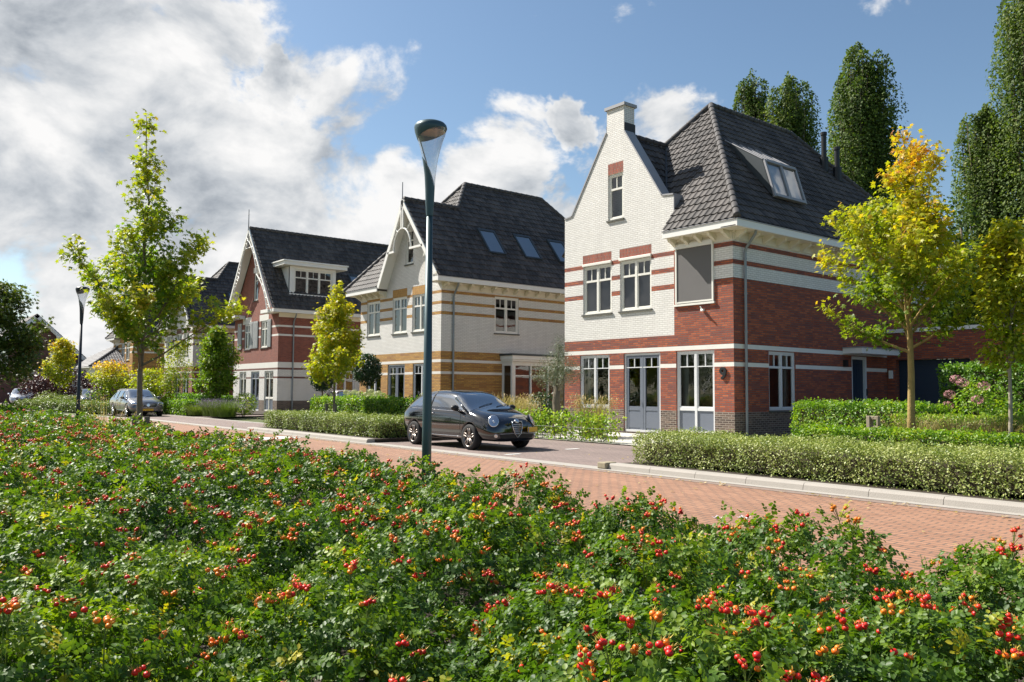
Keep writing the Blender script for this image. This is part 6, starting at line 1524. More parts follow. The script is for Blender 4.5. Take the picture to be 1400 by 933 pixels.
# ================================================================== cars
def paintmat(name, col, metal=0.4, rough=0.32):
    m, nt, out = new_mat(name)
    p = N(nt, 'ShaderNodeBsdfPrincipled', {'Base Color': c4(col), 'Metallic': metal, 'Roughness': rough, 'Coat Weight': 1.0, 'Coat Roughness': 0.02, 'Coat IOR': 1.6}); nt.links.new(p.outputs[0], out.inputs[0]); return m
def carglass():
    m, nt, out = new_mat('car_glass')
    fr = N(nt, 'ShaderNodeFresnel', {'IOR': 2.0}); tr = N(nt, 'ShaderNodeBsdfTransparent', {'Color': (0.66, 0.76, 0.74, 1)}); gl = N(nt, 'ShaderNodeBsdfGlossy', {'Color': (.95, .97, 1, 1), 'Roughness': 0.01})
    mx = N(nt, 'ShaderNodeMixShader', {0: M_(nt, 'MINIMUM', M_(nt, 'ADD', fr.outputs[0], 0.22), 1.0), 1: tr.outputs[0], 2: gl.outputs[0]}); nt.links.new(mx.outputs[0], out.inputs[0]); return m
CARGL = carglass()
RUB = plain('tyre_rubber', (0.018, 0.018, 0.019), 0.8, var=0.15, scale=20)
RIMM = plain('bronze_grey_alloy', (0.36, 0.32, 0.29), 0.35, metal=0.8)
RIMS = plain('silver_alloy', (0.58, 0.58, 0.60), 0.3, metal=0.8)
CHROME = plain('chrome', (0.75, 0.75, 0.76), 0.12, metal=1.0)
BLKP = plain('black_plastic', (0.012, 0.012, 0.013), 0.5)
PLATE = plain('yellow_number_plate', (0.72, 0.42, 0.02), 0.4)
HEAD = plain('headlight_reflector', (0.62, 0.64, 0.68), 0.15, metal=0.9)
REDL = plain('red_lens', (0.35, 0.01, 0.01), 0.2, coat=1.0)
SEATM = plain('dark_seat', (0.05, 0.05, 0.052), 0.8)
def car(name, label, loc, rz, tab, paint, ax, rw, track, plate_y=0.0, rim=None, kind='hatch', detail=True, glass_st=None, ws=None, rg=None, wr=0.31):
    """tab rows: x, zb, (w,z)x6: sill, mid, belt, glassbase, glasstop, roofin, ztop ; built with the nose towards +x"""
    n = len(tab); cage = []; 
    for row in tab:
        x, zb = row[0], row[1]; pr = row[2:8]; zt = row[8]
        half = [(pr[0][0] * 0.86, zb)] + list(pr)
        pts = [(0.0, zb)] + half + [(0.0, zt)]
        ring = [(x, y, z) for y, z in pts] + [(x, -y, z) for y, z in half[::-1]]
        cage.append(ring)
    k = len(cage[0]); bm = bmesh.new(); vv = [[bm.verts.new(p) for p in ring] for ring in cage]
    for i in range(n - 1):
        xm = (tab[i][0] + tab[i + 1][0]) / 2
        for j in range(k):
            j2 = (j + 1) % k; f = bm.faces.new((vv[i][j], vv[i][j2], vv[i + 1][j2], vv[i + 1][j]))
            h = j if j < 8 else k - 1 - j    # segment index in the half section: 0 under .. 7 top
            mi = 0
            if h == 5 and glass_st[0] <= i < glass_st[1]: mi = 1
            if h in (6, 7) and ws[0] <= i < ws[1]: mi = 2
            if h in (6, 7) and rg and rg[0] <= i < rg[1]: mi = 3
            if h == 0: mi = 4
            f.material_index = mi
    bm.faces.new(vv[0][::-1]); bm.faces.new(vv[-1])
    bmesh.ops.recalc_face_normals(bm, faces=bm.faces)
    me = bpy.data.meshes.new('cage'); bm.to_mesh(me); bm.free()
    ob = bpy.data.objects.new('cage', me); COL.objects.link(ob)
    for m_ in (paint, CARGL, CARGL, CARGL, BLKP): me.materials.append(m_)
    sm = ob.modifiers.new('s', 'SUBSURF'); sm.levels = 3; sm.render_levels = 3
    # wheel arches
    ct = bpy.data.meshes.new('cut'); cb = bmesh.new()
    for a in ax:
        for sg in (-1, 1):
            r_ = bmesh.ops.create_cone(cb, cap_ends=True, segments=40, radius1=wr * 1.13, radius2=wr * 1.13, depth=0.36, matrix=Matrix.Translation((a, sg * (track + 0.03), wr + 0.015)) @ Matrix.Rotation(PI / 2, 4, 'X'))
    cb.to_mesh(ct); cb.free(); co = bpy.data.objects.new('cut', ct); COL.objects.link(co); ct.materials.append(BLKP)
    bo = ob.modifiers.new('b', 'BOOLEAN'); bo.object = co; bo.operation = 'DIFFERENCE'; bo.solver = 'EXACT'; bo.material_mode = 'TRANSFER'
    bpy.context.view_layer.update(); dg = bpy.context.evaluated_depsgraph_get()
    fin = bpy.data.meshes.new_from_object(ob.evaluated_get(dg), preserve_all_data_layers=True, depsgraph=dg)
    for pf in fin.polygons:
        if pf.material_index in (1, 2, 3) and pf.center.z < 0.80: pf.material_index = 4
    bpy.data.objects.remove(ob); bpy.data.objects.remove(co)
    root = empty(name, loc, label, 'car'); root.rotation_euler = (0, 0, rz)
    from mathutils.bvhtree import BVHTree
    bm = bmesh.new(); bm.from_mesh(fin); bvh = BVHTree.FromBMesh(bm)
    def pick(idxs, nm, mat, solid=0.0):
        b2 = bmesh.new(); b2.from_mesh(fin)
        bmesh.ops.delete(b2, geom=[f for f in b2.faces if f.material_index not in idxs], context='FACES')
        bmesh.ops.remove_doubles(b2, verts=b2.verts, dist=1e-4); m2 = bpy.data.meshes.new(nm); b2.to_mesh(m2); b2.free(); m2.materials.clear()
        for q in mat: m2.materials.append(q)
        o = bpy.data.objects.new(nm, m2); COL.objects.link(o); o.parent = root; ORG[o.name] = Vector((0, 0, 0)); return o
    body = pick([0, 4, 5], 'body', [paint, CARGL, CARGL, CARGL, BLKP, BLKP])
    for p in body.data.polygons: p.use_smooth = True
    for idx, nm in ((1, 'side_window'), (2, 'windscreen'), (3, 'rear_window')):
        o = pick([idx], nm, [CARGL])
        if len(o.data.polygons) == 0: bpy.data.objects.remove(o); continue
        for p in o.data.polygons: p.use_smooth = True; p.material_index = 0
        if nm == 'side_window':     # one window per side
            o2 = o.copy(); o2.data = o.data.copy(); COL.objects.link(o2); o2.parent = root
            for oo, sg in ((o, 1), (o2, -1)):
                b2 = bmesh.new(); b2.from_mesh(oo.data); bmesh.ops.delete(b2, geom=[f for f in b2.faces if f.calc_center_median().y * sg < 0], context='FACES'); b2.to_mesh(oo.data); b2.free()
    ORG['__r'] = Vector((0, 0, 0))
    def part(mb, nm, mat, par=None, **kw):
        o = mb.build(nm, mat, None, keep=True, **kw); o.parent = par or root; return o
    def side(x, z, sg=-1, off=0.0):
        h = bvh.ray_cast(Vector((x, sg * 2.0, z)), Vector((0, -sg, 0)))
        return Vector((x, (h[0].y if h[0] else sg * 0.8) + sg * off, z))
    def front(y, z, off=0.0, d=1):
        h = bvh.ray_cast(Vector((d * 4.0, y, z)), Vector((-d, 0, 0)))
        return Vector(((h[0].x if h[0] else d * 2.0) + d * off, y, z)), (h[1] if h[0] else Vector((d, 0, 0)))
    def topz(x, y, off=0.0):
        h = bvh.ray_cast(Vector((x, y, 3)), Vector((0, 0, -1))); return Vector((x, y, (h[0].z if h[0] else 1) + off))
    # wheels
    for a in ax:
        for sg in (-1, 1):
            c = (a, sg * track, wr)
            mb = MB(); w2 = 0.10
            mb.lathe([(wr * 0.70, -w2), (wr * 0.93, -w2 * 1.05), (wr * 0.99, -w2 * 0.8), (wr, -w2 * 0.4), (wr, w2 * 0.4), (wr * 0.99, w2 * 0.8), (wr * 0.93, w2 * 1.05), (wr * 0.70, w2)], 40, 0, c, 'y')
            t = part(mb, 'wheel', RUB, smooth=True)
            mb = MB(); yo = sg * w2 * 0.55; R0 = wr * 0.715
            mb.lathe([(R0, sg * w2 * 0.98), (R0 * 0.95, sg * w2 * 0.9), (R0 * 0.92, sg * w2 * 0.2), (R0 * 0.9, -sg * w2 * 0.9)], 40, 0, c, 'y')
            mb.lathe([(R0 * 0.26, yo + sg * 0.02), (R0 * 0.22, yo + sg * 0.035), (0.0, yo + sg * 0.037)], 20, 0, c, 'y')
            ns = 5
            for s_ in range(ns):
                for dlt in (-0.20, 0.20):
                    a0 = 2 * PI * s_ / ns + 0.3; p0 = Vector((c[0] + R0 * 0.2 * math.cos(a0 + dlt), c[1] + yo + sg * 0.022, c[2] + R0 * 0.2 * math.sin(a0 + dlt)))
                    p1 = Vector((c[0] + R0 * 0.62 * math.cos(a0 + dlt * 1.25), c[1] + yo + sg * 0.022, c[2] + R0 * 0.62 * math.sin(a0 + dlt * 1.25))); p2 = Vector((c[0] + R0 * 0.94 * math.cos(a0 + dlt * 0.7), c[1] + sg * w2 * 0.85, c[2] + R0 * 0.94 * math.sin(a0 + dlt * 0.7)))
                    mb.tube([p0, p1, p2], [0.020, 0.018, 0.020], 7)
            part(mb, 'rim', rim or RIMM, t, smooth=True)
            mb = MB(); mb.lathe([(0.0, -yo * 0.2), (R0 * 0.72, -yo * 0.2), (R0 * 0.72, -yo * 0.2 - sg * 0.02)], 30, 0, c, 'y'); part(mb, 'brake_disc', ZINCD, t)
            mb = MB(); mb.lathe([(0.0, -sg * 0.02), (R0 * 0.93, -sg * 0.02)], 30, 0, c, 'y'); part(mb, 'wheel_well', BLKP, t)
    # cabin floor and seats seen through the glass
    mb = MB(); L0, L1 = tab[1][0] + 0.3, tab[-1][0] - 0.9
    mb.box(L0 + 0.3, L1 - 0.2, -0.62, 0.62, 0.45, 0.62)
    for xs_ in (0.0, -0.85):
        for y in (-0.36, 0.36):
            mb.box(xs_ - 0.50, xs_ - 0.32, y - 0.24, y + 0.24, 0.62, 1.08); mb.box(xs_ - 0.46, xs_ - 0.36, y - 0.12, y + 0.12, 1.10, 1.26); mb.box(xs_ - 0.4, xs_ + 0.1, y - 0.24, y + 0.24, 0.62, 0.74)
    mb.box(0.55, 0.95, -0.66, 0.66, 0.62, 0.90)
    part(mb, 'seats', SEATM, bevel=0.03)
    # mirrors
    for sg in (-1, 1):
        xm_ = glass_x[1] - 0.20 if False else tab[ws[1]][0] - 0.42
        zb_ = tab[ws[1]][5][1] + 0.03; p = side(xm_, zb_ - 0.03, sg)
        mb = MB(); c = p + Vector((0.02, sg * 0.13, 0.07)); vs = []
        bmq = bmesh.new(); bmesh.ops.create_icosphere(bmq, subdivisions=3, radius=1.0)
        V = [(c.x + v.co.x * (0.075 if v.co.x > 0 else 0.035), c.y + v.co.y * 0.115, c.z + v.co.z * 0.072) for v in bmq.verts]; F_ = [[v.index for v in f.verts] for f in bmq.faces]; bmq.free()
        mb.add(V, F_); mb.tube([p - Vector((0, sg * 0.02, 0)), c - Vector((0, 0, 0.05))], [0.03, 0.025], 8); part(mb, 'side_mirror', BLKP if kind == 'hatch' else paint, smooth=True)
    # shut lines and trim drawn on the surface
    ln = MB()
    def line(pts, r=0.004, mbx=None):
        (mbx or ln).tube(pts, r, 5)
    x0, x1 = glass_door = (tab[ws[1]][0] - 0.28, -0.62 if kind == 'hatch' else 0.18)
    doors = [(x1, x0)] if kind == 'hatch' else [(0.28, x0), (-0.62, 0.20)]
    for sg in (-1, 1):
        for (a, b) in doors:
            zb_ = tab[5][5][1] - 0.02; lo = 0.36
            path = [(a, zb_), (a - 0.02, 0.7), (a + 0.03, lo + 0.05), (a + 0.10, lo), (b - 0.05, lo), (b, lo + 0.06), (b + 0.02, 0.7), (b - 0.01, zb_ - 0.02)]
            fine = []
            for (u, v), (u2, v2) in zip(path[:-1], path[1:]):
                for t in range(6): fine.append((u + (u2 - u) * t / 6, v + (v2 - v) * t / 6))
            line([side(u, v, sg, 0.0005) for u, v in fine])
            hp = MB(); xh = a + 0.16; hz = 0.86 if kind == 'hatch' else 0.84
            hp.tube([side(xh - 0.06, hz, sg, 0.0), side(xh - 0.05, hz, sg, 0.028), side(xh + 0.10, hz, sg, 0.028), side(xh + 0.11, hz, sg, 0.0)], 0.011, 6); part(hp, 'door_handle', CHROME if kind == 'hatch' else paint, smooth=True)
        if kind == 'hatch':
            mp_ = MB(); mp_.tube([side(glass_door[0] + 0.12, 0.80, sg, 0.0), side(glass_door[0] + 0.20, 0.80, sg, 0.004)], 0.014, 6); part(mp_, 'side_indicator', CHROME)
    for y in (-0.55, 0.55):
        xs2 = [tab[ws[1]][0] + 0.06 + (tab[-3][0] - 0.05 - tab[ws[1]][0]) * t / 12 for t in range(13)]
        line([topz(x, y * (1.12 - 0.32 * i / 12), 0.0005) for i, x in enumerate(xs2)])
    part(ln, 'shut_lines', BLKP)
    ch = MB()
    for sg in (-1, 1):
        xs3 = np.linspace(tab[glass_st[0]][0] + 0.12, tab[glass_st[1]][0] - 0.05, 16)
        zrow = lambda x: float(np.interp(x, [r[0] for r in tab], [r[5][1] for r in tab])) - 0.012
        ch.tube([side(x, zrow(x), sg, 0.002) for x in xs3], 0.007, 5)
        zs_ = 0.36
        ch.tube([side(x, zs_ - 0.10 if False else 0.31, sg, 0.006) for x in np.linspace(ax[1] + wr * 1.25, ax[0] - wr * 1.25, 10)], 0.010, 5)
    part(ch, 'chrome_trim', CHROME if detail else BLKP, smooth=True)
    # A and B pillars
    pl = MB()
    for sg in (-1, 1):
        zA = [(r[0], r[6]) for r in tab[ws[0]:ws[1] + 1]]
        pts = []
        for (xa, (wa, za)) in zA:
            h = bvh.ray_cast(Vector((xa, sg * 2.0, za + 0.5)), (Vector((xa, sg * wa * 0.6, za - 0.25)) - Vector((xa, sg * 2.0, za + 0.5))).normalized()); pts.append(h[0] + Vector((0, 0, 0.001)) if h[0] else Vector((xa, sg * wa, za)))
        pl.tube(pts, 0.030, 8)
    part(pl, 'pillar', paint, smooth=True)
    bp = MB()
    xbs = [-0.60] if kind == 'hatch' else [0.22, -0.66, -1.45]
    for sg in (-1, 1):
        for xb_ in xbs:
            zlo = float(np.interp(xb_, [r[0] for r in tab], [r[5][1] for r in tab])); zhi = float(np.interp(xb_, [r[0] for r in tab], [r[6][1] for r in tab]))
            bp.tube([side(xb_, z, sg, -0.012) for z in np.linspace(zlo, zhi, 6)], 0.03, 8)
    part(bp, 'door_pillar', BLKP)
    # wipers
    wp = MB(); xw = tab[ws[1]][0] - 0.03
    for y in (-0.42, 0.12): wp.tube([topz(xw, y, 0.012), topz(xw - 0.10, y + 0.30, 0.02), topz(xw - 0.16, y + 0.52, 0.016)], 0.008, 5)
    part(wp, 'wiper', BLKP)
    # front end
    def disc(p, nrm, a, b, mat, nm, dep=0.02, par=None, seg=28, dome=0.0):
        nrm = nrm.normalized(); u = Vector((0, 0, 1)).cross(nrm).normalized(); v = nrm.cross(u); mb = MB(); vs = [p + nrm * (dep + dome)]
        rr = (0.55, 0.85, 1.0)
        for r_ in rr:
            for i in range(seg): t = 2 * PI * i / seg; vs.append(p + u * a * r_ * math.cos(t) + v * b * r_ * math.sin(t) + nrm * (dep + dome * (1 - r_ ** 2)))
        for i in range(seg): t = 2 * PI * i / seg; vs.append(p + u * a * 1.0 * math.cos(t) + v * b * 1.0 * math.sin(t) - nrm * 0.06)
        fs = [(0, 1 + i, 1 + (i + 1) % seg) for i in range(seg)]
        for q in range(3): fs += [(1 + q * seg + i, 1 + (q + 1) * seg + i, 1 + (q + 1) * seg + (i + 1) % seg, 1 + q * seg + (i + 1) % seg) for i in range(seg)]
        mb.add(vs, fs); return part(mb, nm, mat, par, smooth=True)
    if kind == 'hatch':
        for sg in (-1, 1):
            p, nr = front(sg * 0.585, 0.705); nr = (Vector((0.72, sg * 0.52, 0.46))).normalized()
            b = disc(p - nr * 0.012, nr, 0.135, 0.165, BLKP, 'headlight', 0.030, dome=0.006)
            disc(p - nr * 0.012, nr, 0.128, 0.158, HEAD, 'reflector', 0.036, b, dome=0.012)
            disc(p - nr * 0.006 + Vector((0, -sg * 0.012, -0.02)), nr, 0.045, 0.048, BLKP, 'lens', 0.047, b, dome=0.010)
            disc(p + nr * 0.002 + Vector((0, -sg * 0.012, -0.02)), nr, 0.033, 0.035, HEAD, 'lens', 0.052, b, dome=0.012)
            p, nr = front(sg * 0.60, 0.36); disc(p, Vector((0.85, sg * 0.5, 0)), 0.042, 0.042, HEAD, 'fog_light', 0.012)
        # shield grille
        pts = [(-0.15, 0.70), (0.15, 0.70), (0.155, 0.58), (0.09, 0.40), (0.0, 0.315), (-0.09, 0.40), (-0.155, 0.58)]
        g = MB(); P3 = [front(y, z, 0.022)[0] for y, z in pts]; P0 = [front(y, z, -0.05)[0] for y, z in pts]; nn_ = len(pts)
        g.add(P3 + P0, [tuple(range(nn_))] + [(i, nn_ + i, nn_ + (i + 1) % nn_, (i + 1) % nn_) for i in range(nn_)]); go = part(g, 'grille', BLKP)
        g = MB()
        for z in (0.63, 0.585, 0.54, 0.495, 0.45, 0.405):
            wv = float(np.interp(z, [0.315, 0.40, 0.58, 0.70], [0.0, 0.09, 0.155, 0.15])) * 0.9; g.tube([front(-wv, z, 0.03)[0], front(0, z, 0.034)[0], front(wv, z, 0.03)[0]], 0.009, 6)
        g.tube(P3 + [P3[0]], 0.010, 6); part(g, 'grille_bar', CHROME, go, smooth=True)
        p, nr = front(0, 0.70); disc(p, Vector((0.9, 0, 0.45)), 0.055, 0.055, CHROME, 'badge', 0.035, dome=0.006)
        # lower intake
        g = MB(); ys = np.linspace(-0.52, 0.52, 13); top = [front(y, 0.415 - 0.02 * abs(y), 0.012)[0] for y in ys]; bot = [front(y * 0.93, 0.30, 0.012)[0] for y in ys]
        g.add(top + bot, [(i, 13 + i, 14 + i, i + 1) for i in range(12)]); part(g, 'air_intake', BLKP)
        g = MB(); g.tube(top, 0.008, 5); part(g, 'intake_trim', ZINC, smooth=True)
        py = plate_y; p, nr = front(py, 0.50, 0.02); mb = MB()
        R_ = Matrix.Rotation(0.42 if py > 0 else 0, 3, 'Z'); mb.box(-0.008, 0.008, -0.26, 0.26, -0.057, 0.057, 0, R_, p + Vector((0.03, 0, 0))); pt_ = part(mb, 'number_plate', PLATE, bevel=0.003)
        mb = MB(); mb.box(0.0085, 0.0095, -0.26, -0.225, -0.055, 0.055, 0, R_, p + Vector((0.03, 0, 0))); part(mb, 'plate_band', plain('plate_blue', (0.02, 0.06, 0.35), 0.4), pt_)
    else:
        for sg in (-1, 1):
            p, nr = front(sg * 0.66, 0.665); nr = Vector((0.8, sg * 0.55, 0.22)); b = disc(p - nr.normalized() * 0.01, nr, 0.20, 0.082, HEAD, 'headlight', 0.022, dome=0.02)
            disc(p, nr, 0.05, 0.05, CHROME, 'lens', 0.035, b, dome=0.01)
            g = MB(); ys = [sg * v for v in (0.50, 0.62, 0.74)]; g.add([front(y, 0.36, 0.01)[0] for y in ys] + [front(y, 0.26, 0.01)[0] for y in ys], [(0, 3, 4, 1), (1, 4, 5, 2)]); part(g, 'air_intake', BLKP)
        pts = [(-0.40, 0.70), (0.40, 0.70), (0.46, 0.60), (0.38, 0.47), (-0.38, 0.47), (-0.46, 0.60)]
        g = MB(); P3 = [front(y, z, 0.018)[0] for y, z in pts]; P0 = [front(y, z, -0.05)[0] for y, z in pts]; nn_ = len(pts)
        g.add(P3 + P0, [tuple(range(nn_))] + [(i, nn_ + i, nn_ + (i + 1) % nn_, (i + 1) % nn_) for i in range(nn_)]); go = part(g, 'grille', BLKP)
        g = MB(); g.tube(P3 + [P3[0]], 0.011, 6)
        for z in (0.55, 0.63): g.tube([front(-0.40, z, 0.024)[0], front(0, z, 0.028)[0], front(0.40, z, 0.024)[0]], 0.010, 6)
        part(g, 'grille_bar', CHROME, go, smooth=True)
        if detail: p, nr = front(0, 0.59); disc(p, Vector((1, 0, 0.1)), 0.085, 0.085, CHROME, 'badge', 0.03)
        p, nr = front(0, 0.34, 0.02); mb = MB(); mb.box(p.x - 0.005, p.x + 0.01, -0.26, 0.26, 0.30, 0.41); part(mb, 'number_plate', PLATE)
        g = MB()
        for sg in (-1, 1): g.tube([topz(x, sg * 0.56, 0.02) for x in np.linspace(-1.7, 0.1, 10)], 0.014, 6)
        part(g, 'roof_rail', CHROME if detail else BLKP, smooth=True)
    for sg in (-1, 1):
        p, nr = front(sg * 0.64, 0.84, 0.0, -1); disc(p, Vector((-0.8, sg * 0.55, 0.2)), 0.10, 0.07, REDL, 'tail_light', 0.01)
    bm.free()
    return root
HT = [(-2.02, .42, (.56, .48), (.64, .60), (.60, .80), (.52, .88), (.46, .91), (.28, .93), .935),
      (-1.96, .28, (.72, .36), (.80, .60), (.76, .86), (.66, .95), (.60, .99), (.36, 1.02), 1.03),
      (-1.74, .23, (.79, .33), (.86, .62), (.82, .88), (.745, .98), (.58, 1.20), (.38, 1.25), 1.26),
      (-1.36, .21, (.80, .31), (.875, .62), (.835, .90), (.775, .985), (.60, 1.325), (.40, 1.375), 1.385),
      (-.85, .19, (.80, .30), (.86, .60), (.825, .90), (.775, .975), (.61, 1.395), (.42, 1.44), 1.45),
      (-.20, .19, (.80, .30), (.852, .58), (.82, .885), (.775, .955), (.605, 1.405), (.42, 1.45), 1.46),
      (.36, .19, (.80, .30), (.852, .58), (.82, .87), (.775, .94), (.585, 1.36), (.41, 1.40), 1.41),
      (.72, .19, (.80, .30), (.855, .60), (.815, .87), (.765, .945), (.645, 1.16), (.44, 1.20), 1.215),
      (1.10, .20, (.80, .31), (.865, .63), (.80, .875), (.735, .935), (.68, .955), (.46, .985), .995),
      (1.46, .21, (.80, .32), (.87, .63), (.775, .83), (.67, .88), (.56, .905), (.36, .93), .94),
      (1.76, .21, (.78, .30), (.83, .56), (.70, .74), (.58, .80), (.47, .83), (.30, .855), .865),
      (1.96, .21, (.66, .29), (.70, .46), (.60, .62), (.49, .69), (.39, .725), (.24, .75), .76),
      (2.05, .26, (.46, .32), (.50, .42), (.42, .54), (.34, .60), (.27, .63), (.17, .65), .655)]
WT = [(-2.35, .45, (.60, .50), (.70, .62), (.66, .80), (.58, .90), (.50, .94), (.3, .96), .965),
      (-2.30, .30, (.76, .38), (.84, .62), (.80, .86), (.70, .96), (.62, 1.02), (.38, 1.05), 1.06),
      (-2.08, .25, (.84, .34), (.90, .62), (.86, .88), (.77, .97), (.62, 1.18), (.42, 1.24), 1.25),
      (-1.66, .22, (.85, .32), (.905, .62), (.87, .89), (.80, .965), (.63, 1.35), (.45, 1.40), 1.41),
      (-.95, .20, (.85, .31), (.90, .60), (.865, .88), (.80, .95), (.64, 1.40), (.46, 1.45), 1.46),
      (-.15, .20, (.85, .31), (.90, .60), (.86, .87), (.80, .935), (.64, 1.41), (.46, 1.46), 1.47),
      (.45, .20, (.85, .31), (.90, .60), (.86, .86), (.80, .92), (.62, 1.37), (.45, 1.42), 1.43),
      (.90, .20, (.85, .31), (.90, .60), (.85, .86), (.79, .92), (.67, 1.16), (.48, 1.20), 1.215),
      (1.32, .21, (.85, .32), (.905, .62), (.84, .86), (.76, .905), (.70, .93), (.50, .965), .975),
      (1.75, .21, (.85, .32), (.91, .62), (.81, .81), (.71, .86), (.60, .885), (.40, .91), .92),
      (2.08, .21, (.83, .31), (.88, .56), (.76, .72), (.66, .78), (.54, .81), (.36, .835), .845),
      (2.28, .22, (.74, .30), (.79, .46), (.70, .62), (.60, .70), (.49, .735), (.30, .76), .77),
      (2.36, .27, (.58, .34), (.62, .44), (.55, .56), (.46, .63), (.37, .665), (.24, .69), .70)]
car('parked_car', 'black hatchback with round headlights and yellow plate, parked beside the low hedge', (-17.42, 12.50, 0.005), 0, HT, paintmat('black_blue_paint', (0.0025, 0.003, 0.006), 0.0, 0.12), (1.22, -1.29), 0.31, 0.755, plate_y=0.46, glass_st=(2, 8), ws=(6, 8), rg=(1, 3))
car('parked_car', 'dark grey estate car parked in the bay left of the driveway', (-47.6, 12.0, 0.005), 0, WT, paintmat('grey_metallic_paint', (0.11, 0.115, 0.125), 0.7), (1.56, -1.28), 0.32, 0.785, kind='wagon', rim=RIMS, glass_st=(2, 8), ws=(6, 8), rg=(1, 3), wr=0.325)
car('parked_car', 'silver car at the far left edge, seen from its front corner', (-80.8, 11.2, 0.0), R(-8), WT, paintmat('silver_paint', (0.42, 0.45, 0.50), 0.6), (1.56, -1.28), 0.32, 0.785, kind='wagon', detail=False, rim=RIMS, glass_st=(2, 8), ws=(6, 8), rg=(1, 3), wr=0.325)
car('parked_car', 'nearly black car half hidden behind the far lamp post', (-73.2, 14.8, 0.0), R(-4), WT, paintmat('dark_navy_paint', (0.012, 0.016, 0.024), 0.3), (1.56, -1.28), 0.32, 0.785, kind='wagon', detail=False, rim=RIMS, glass_st=(2, 8), ws=(6, 8), rg=(1, 3), wr=0.325)
car('parked_car', 'pale grey car on the driveway between the ochre house and the house with shutters', (-44.6, 22.9, 0.01), R(-8), HT, paintmat('light_grey_paint', (0.50, 0.50, 0.52), 0.4), (1.22, -1.29), 0.31, 0.755, glass_st=(2, 8), ws=(6, 8), rg=(1, 3))

# ================================================================== sky, sun, camera
SUN = Vector((0.875, 0.36, -1.0)).normalized()          # the way the light travels
el = math.asin(-SUN.z); az = math.atan2(-SUN.x, -SUN.y)  # azimuth of the sun measured from +y towards +x
w = bpy.data.worlds.new('World'); S.world = w; w.use_nodes = True
nt = w.node_tree; nt.nodes.clear(); out = nt.nodes.new('ShaderNodeOutputWorld')
sky = nt.nodes.new('ShaderNodeTexSky'); sky.sky_type = 'NISHITA'; sky.sun_disc = False; sky.sun_elevation = el; sky.sun_rotation = az
sky.air_density = 1.0; sky.dust_density = 0.9; sky.ozone_density = 1.2; sky.altitude = 0
tc = nt.nodes.new('ShaderNodeTexCoord')
def blob(d, rad, sharp=0.5, sq=1.0):
    """soft patch of cloud cover round a direction; sq stretches it sideways"""
    d = Vector(d).normalized()
    side = d.cross(Vector((0, 0, 1))).normalized(); upv = side.cross(d)
    a = N(nt, 'ShaderNodeVectorMath', {0: WARP, 1: tuple(side / sq)}, operation='DOT_PRODUCT').outputs['Value']
    b = N(nt, 'ShaderNodeVectorMath', {0: WARP, 1: tuple(upv)}, operation='DOT_PRODUCT').outputs['Value']
    c = N(nt, 'ShaderNodeVectorMath', {0: tc.outputs['Generated'], 1: tuple(d)}, operation='DOT_PRODUCT').outputs['Value']
    b = M_(nt, 'SUBTRACT', b, 0.0)
    r = M_(nt, 'SQRT', M_(nt, 'ADD', M_(nt, 'MULTIPLY', a, a), M_(nt, 'MULTIPLY', b, b)))
    r = M_(nt, 'ADD', r, M_(nt, 'MULTIPLY', M_(nt, 'LESS_THAN', c, 0.0), 9.0))
    return M_(nt, 'MAXIMUM', M_(nt, 'SUBTRACT', 1.0, M_(nt, 'DIVIDE', r, rad)), 0.0)
# ragged edges: bend the view direction a little before measuring cover
wn = N(nt, 'ShaderNodeTexNoise', {'Vector': tc.outputs['Generated'], 'Scale': 9.0, 'Detail': 5.0, 'Roughness': 0.6})
wv = N(nt, 'ShaderNodeVectorMath', {0: N(nt, 'ShaderNodeVectorMath', {0: wn.outputs['Color'], 1: (0.5, 0.5, 0.5)}, operation='SUBTRACT').outputs[0], 1: (0.16, 0.16, 0.12)}, operation='MULTIPLY')
WARP = N(nt, 'ShaderNodeVectorMath', {0: tc.outputs['Generated'], 1: wv.outputs[0]}, operation='ADD').outputs[0]
CL = [((-0.965, 0.13, 0.27), 0.30, 1.0), ((-0.93, 0.20, 0.36), 0.20, 1.0), ((-0.93, 0.27, 0.17), 0.26, 1.5), ((-0.96, 0.10, 0.42), 0.16, 1.3), ((-0.89, 0.38, 0.20), 0.13, 1.3), ((-0.865, 0.42, 0.215), 0.11, 1.0),
      ((-0.775, 0.565, 0.235), 0.135, 0.9), ((-0.84, 0.49, 0.19), 0.14, 1.6), ((-0.62, 0.72, 0.285), 0.085, 1.5), ((-0.70, 0.64, 0.315), 0.04, 1.0), ((-0.88, 0.345, 0.345), 0.045, 0.8), ((-0.72, 0.66, 0.20), 0.08, 1.2), ((-0.93, 0.17, 0.47), 0.09, 2.4),
      ((-0.5, -0.8, 0.35), 0.5, 1.6), ((-0.35, -0.6, 0.72), 0.55, 1.2)]
cov = None
for d, r_, s_ in CL:
    b = blob(d, r_, sq=s_); cov = b if cov is None else M_(nt, 'MAXIMUM', cov, b)
cov = M_(nt, 'MINIMUM', M_(nt, 'MULTIPLY', cov, 1.5), 0.85)
mp = N(nt, 'ShaderNodeMapping', {'Vector': tc.outputs['Generated'], 'Scale': (1.0, 1.0, 1.5)})
n1 = N(nt, 'ShaderNodeTexNoise', {'Vector': mp.outputs[0], 'Scale': 6.5, 'Detail': 12.0, 'Roughness': 0.6, 'Distortion': 0.25})
dens = M_(nt, 'ADD', M_(nt, 'MULTIPLY', cov, 0.80), M_(nt, 'MULTIPLY', M_(nt, 'SUBTRACT', n1.outputs['Fac'], 0.5), 2.0))
mr = N(nt, 'ShaderNodeMapRange', {0: dens, 1: 0.24, 2: 0.52, 3: 0.0, 4: 1.0}, interpolation_type='SMOOTHSTEP')
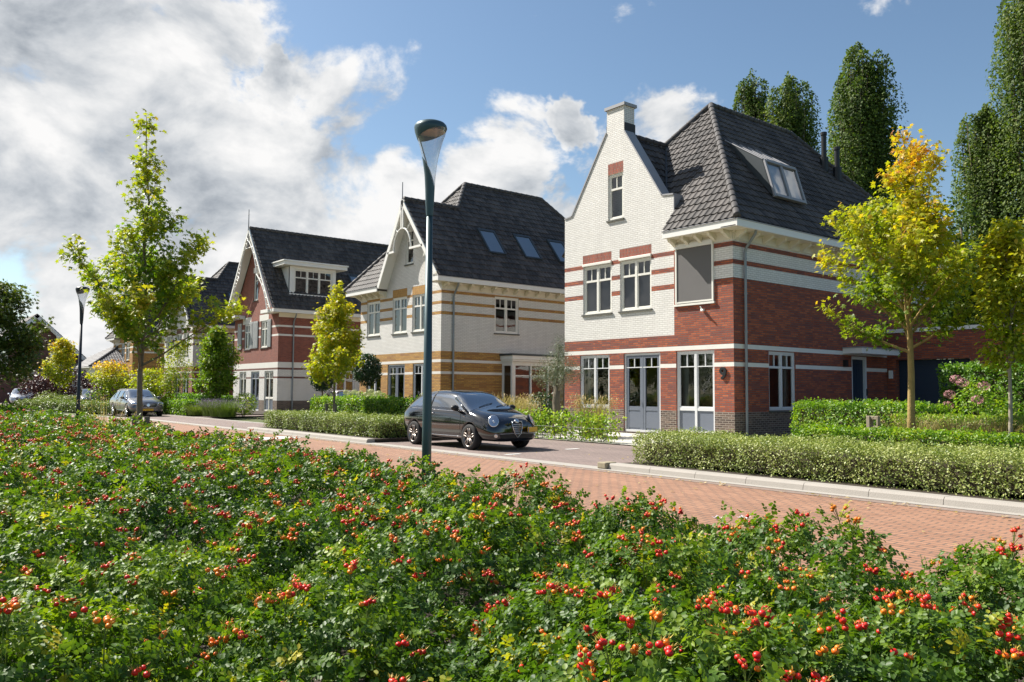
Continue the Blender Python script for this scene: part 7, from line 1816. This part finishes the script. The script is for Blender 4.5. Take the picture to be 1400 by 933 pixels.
# light on the clouds: the same noise a step towards the sun, so sides away from it are grey
sh = N(nt, 'ShaderNodeVectorMath', {0: mp.outputs[0], 1: tuple(Vector((-SUN.x, -SUN.y, -SUN.z * 1.5)) * 0.045)}, operation='ADD')
n2 = N(nt, 'ShaderNodeTexNoise', {'Vector': sh.outputs[0], 'Scale': 6.5, 'Detail': 6.0, 'Roughness': 0.55, 'Distortion': 0.25})
dif = M_(nt, 'SUBTRACT', n1.outputs['Fac'], n2.outputs['Fac'])
thick = N(nt, 'ShaderNodeMapRange', {0: dens, 1: 0.45, 2: 1.25, 3: 0.0, 4: 1.0})
n3 = N(nt, 'ShaderNodeTexNoise', {'Vector': mp.outputs[0], 'Scale': 3.2, 'Detail': 7.0, 'Roughness': 0.55})
paler = M_(nt, 'ADD', M_(nt, 'SUBTRACT', 0.80, M_(nt, 'MULTIPLY', thick.outputs[0], 0.52)), M_(nt, 'MULTIPLY', dif, 2.9))
paler = M_(nt, 'ADD', paler, M_(nt, 'MULTIPLY', M_(nt, 'SUBTRACT', n3.outputs['Fac'], 0.5), 0.75))
ccol = ramp(nt, paler, [(0.12, (2.5, 2.8, 3.2)), (0.45, (4.4, 4.65, 4.95)), (0.75, (6.2, 6.28, 6.36)), (1.0, (7.4, 7.35, 7.3))])
skc = mixc(nt, 1.0, sky.outputs[0], (0.93, 1.02, 1.03), 'MULTIPLY')
mixn = mixc(nt, mr.outputs[0], skc, ccol)
bg = N(nt, 'ShaderNodeBackground', {'Color': mixn, 'Strength': 0.069}); nt.links.new(bg.outputs[0], out.inputs[0])
sd = bpy.data.lights.new('sun', 'SUN'); sd.energy = 5.0; sd.angle = R(0.53); sd.color = (1.0, 0.945, 0.86)
so = bpy.data.objects.new('sun', sd); COL.objects.link(so); so.rotation_euler = SUN.to_track_quat('-Z', 'Y').to_euler()
cd = bpy.data.cameras.new('camera'); cam = bpy.data.objects.new('camera', cd); COL.objects.link(cam); S.camera = cam
cd.sensor_width = 36; cd.lens = 1120.2 / 1400 * 36; cd.clip_start = 0.1; cd.clip_end = 3000
cam.matrix_world = Matrix.Translation((0, 0, 1.42)) @ Matrix.Rotation(R(51.3), 4, 'Z') @ Matrix.Rotation(R(90 + 3.533), 4, 'X') @ Matrix.Rotation(R(0.353), 4, 'Z')
S.render.engine = 'CYCLES'
S.cycles.max_bounces = 6; S.cycles.diffuse_bounces = 3; S.cycles.glossy_bounces = 3; S.cycles.transparent_max_bounces = 12; S.cycles.transmission_bounces = 3
S.cycles.use_denoising = True
S.view_settings.view_transform = 'Standard'; S.view_settings.look = 'None'; S.view_settings.exposure = 0.93; S.view_settings.gamma = 1.0; S.view_settings.use_curve_mapping = False
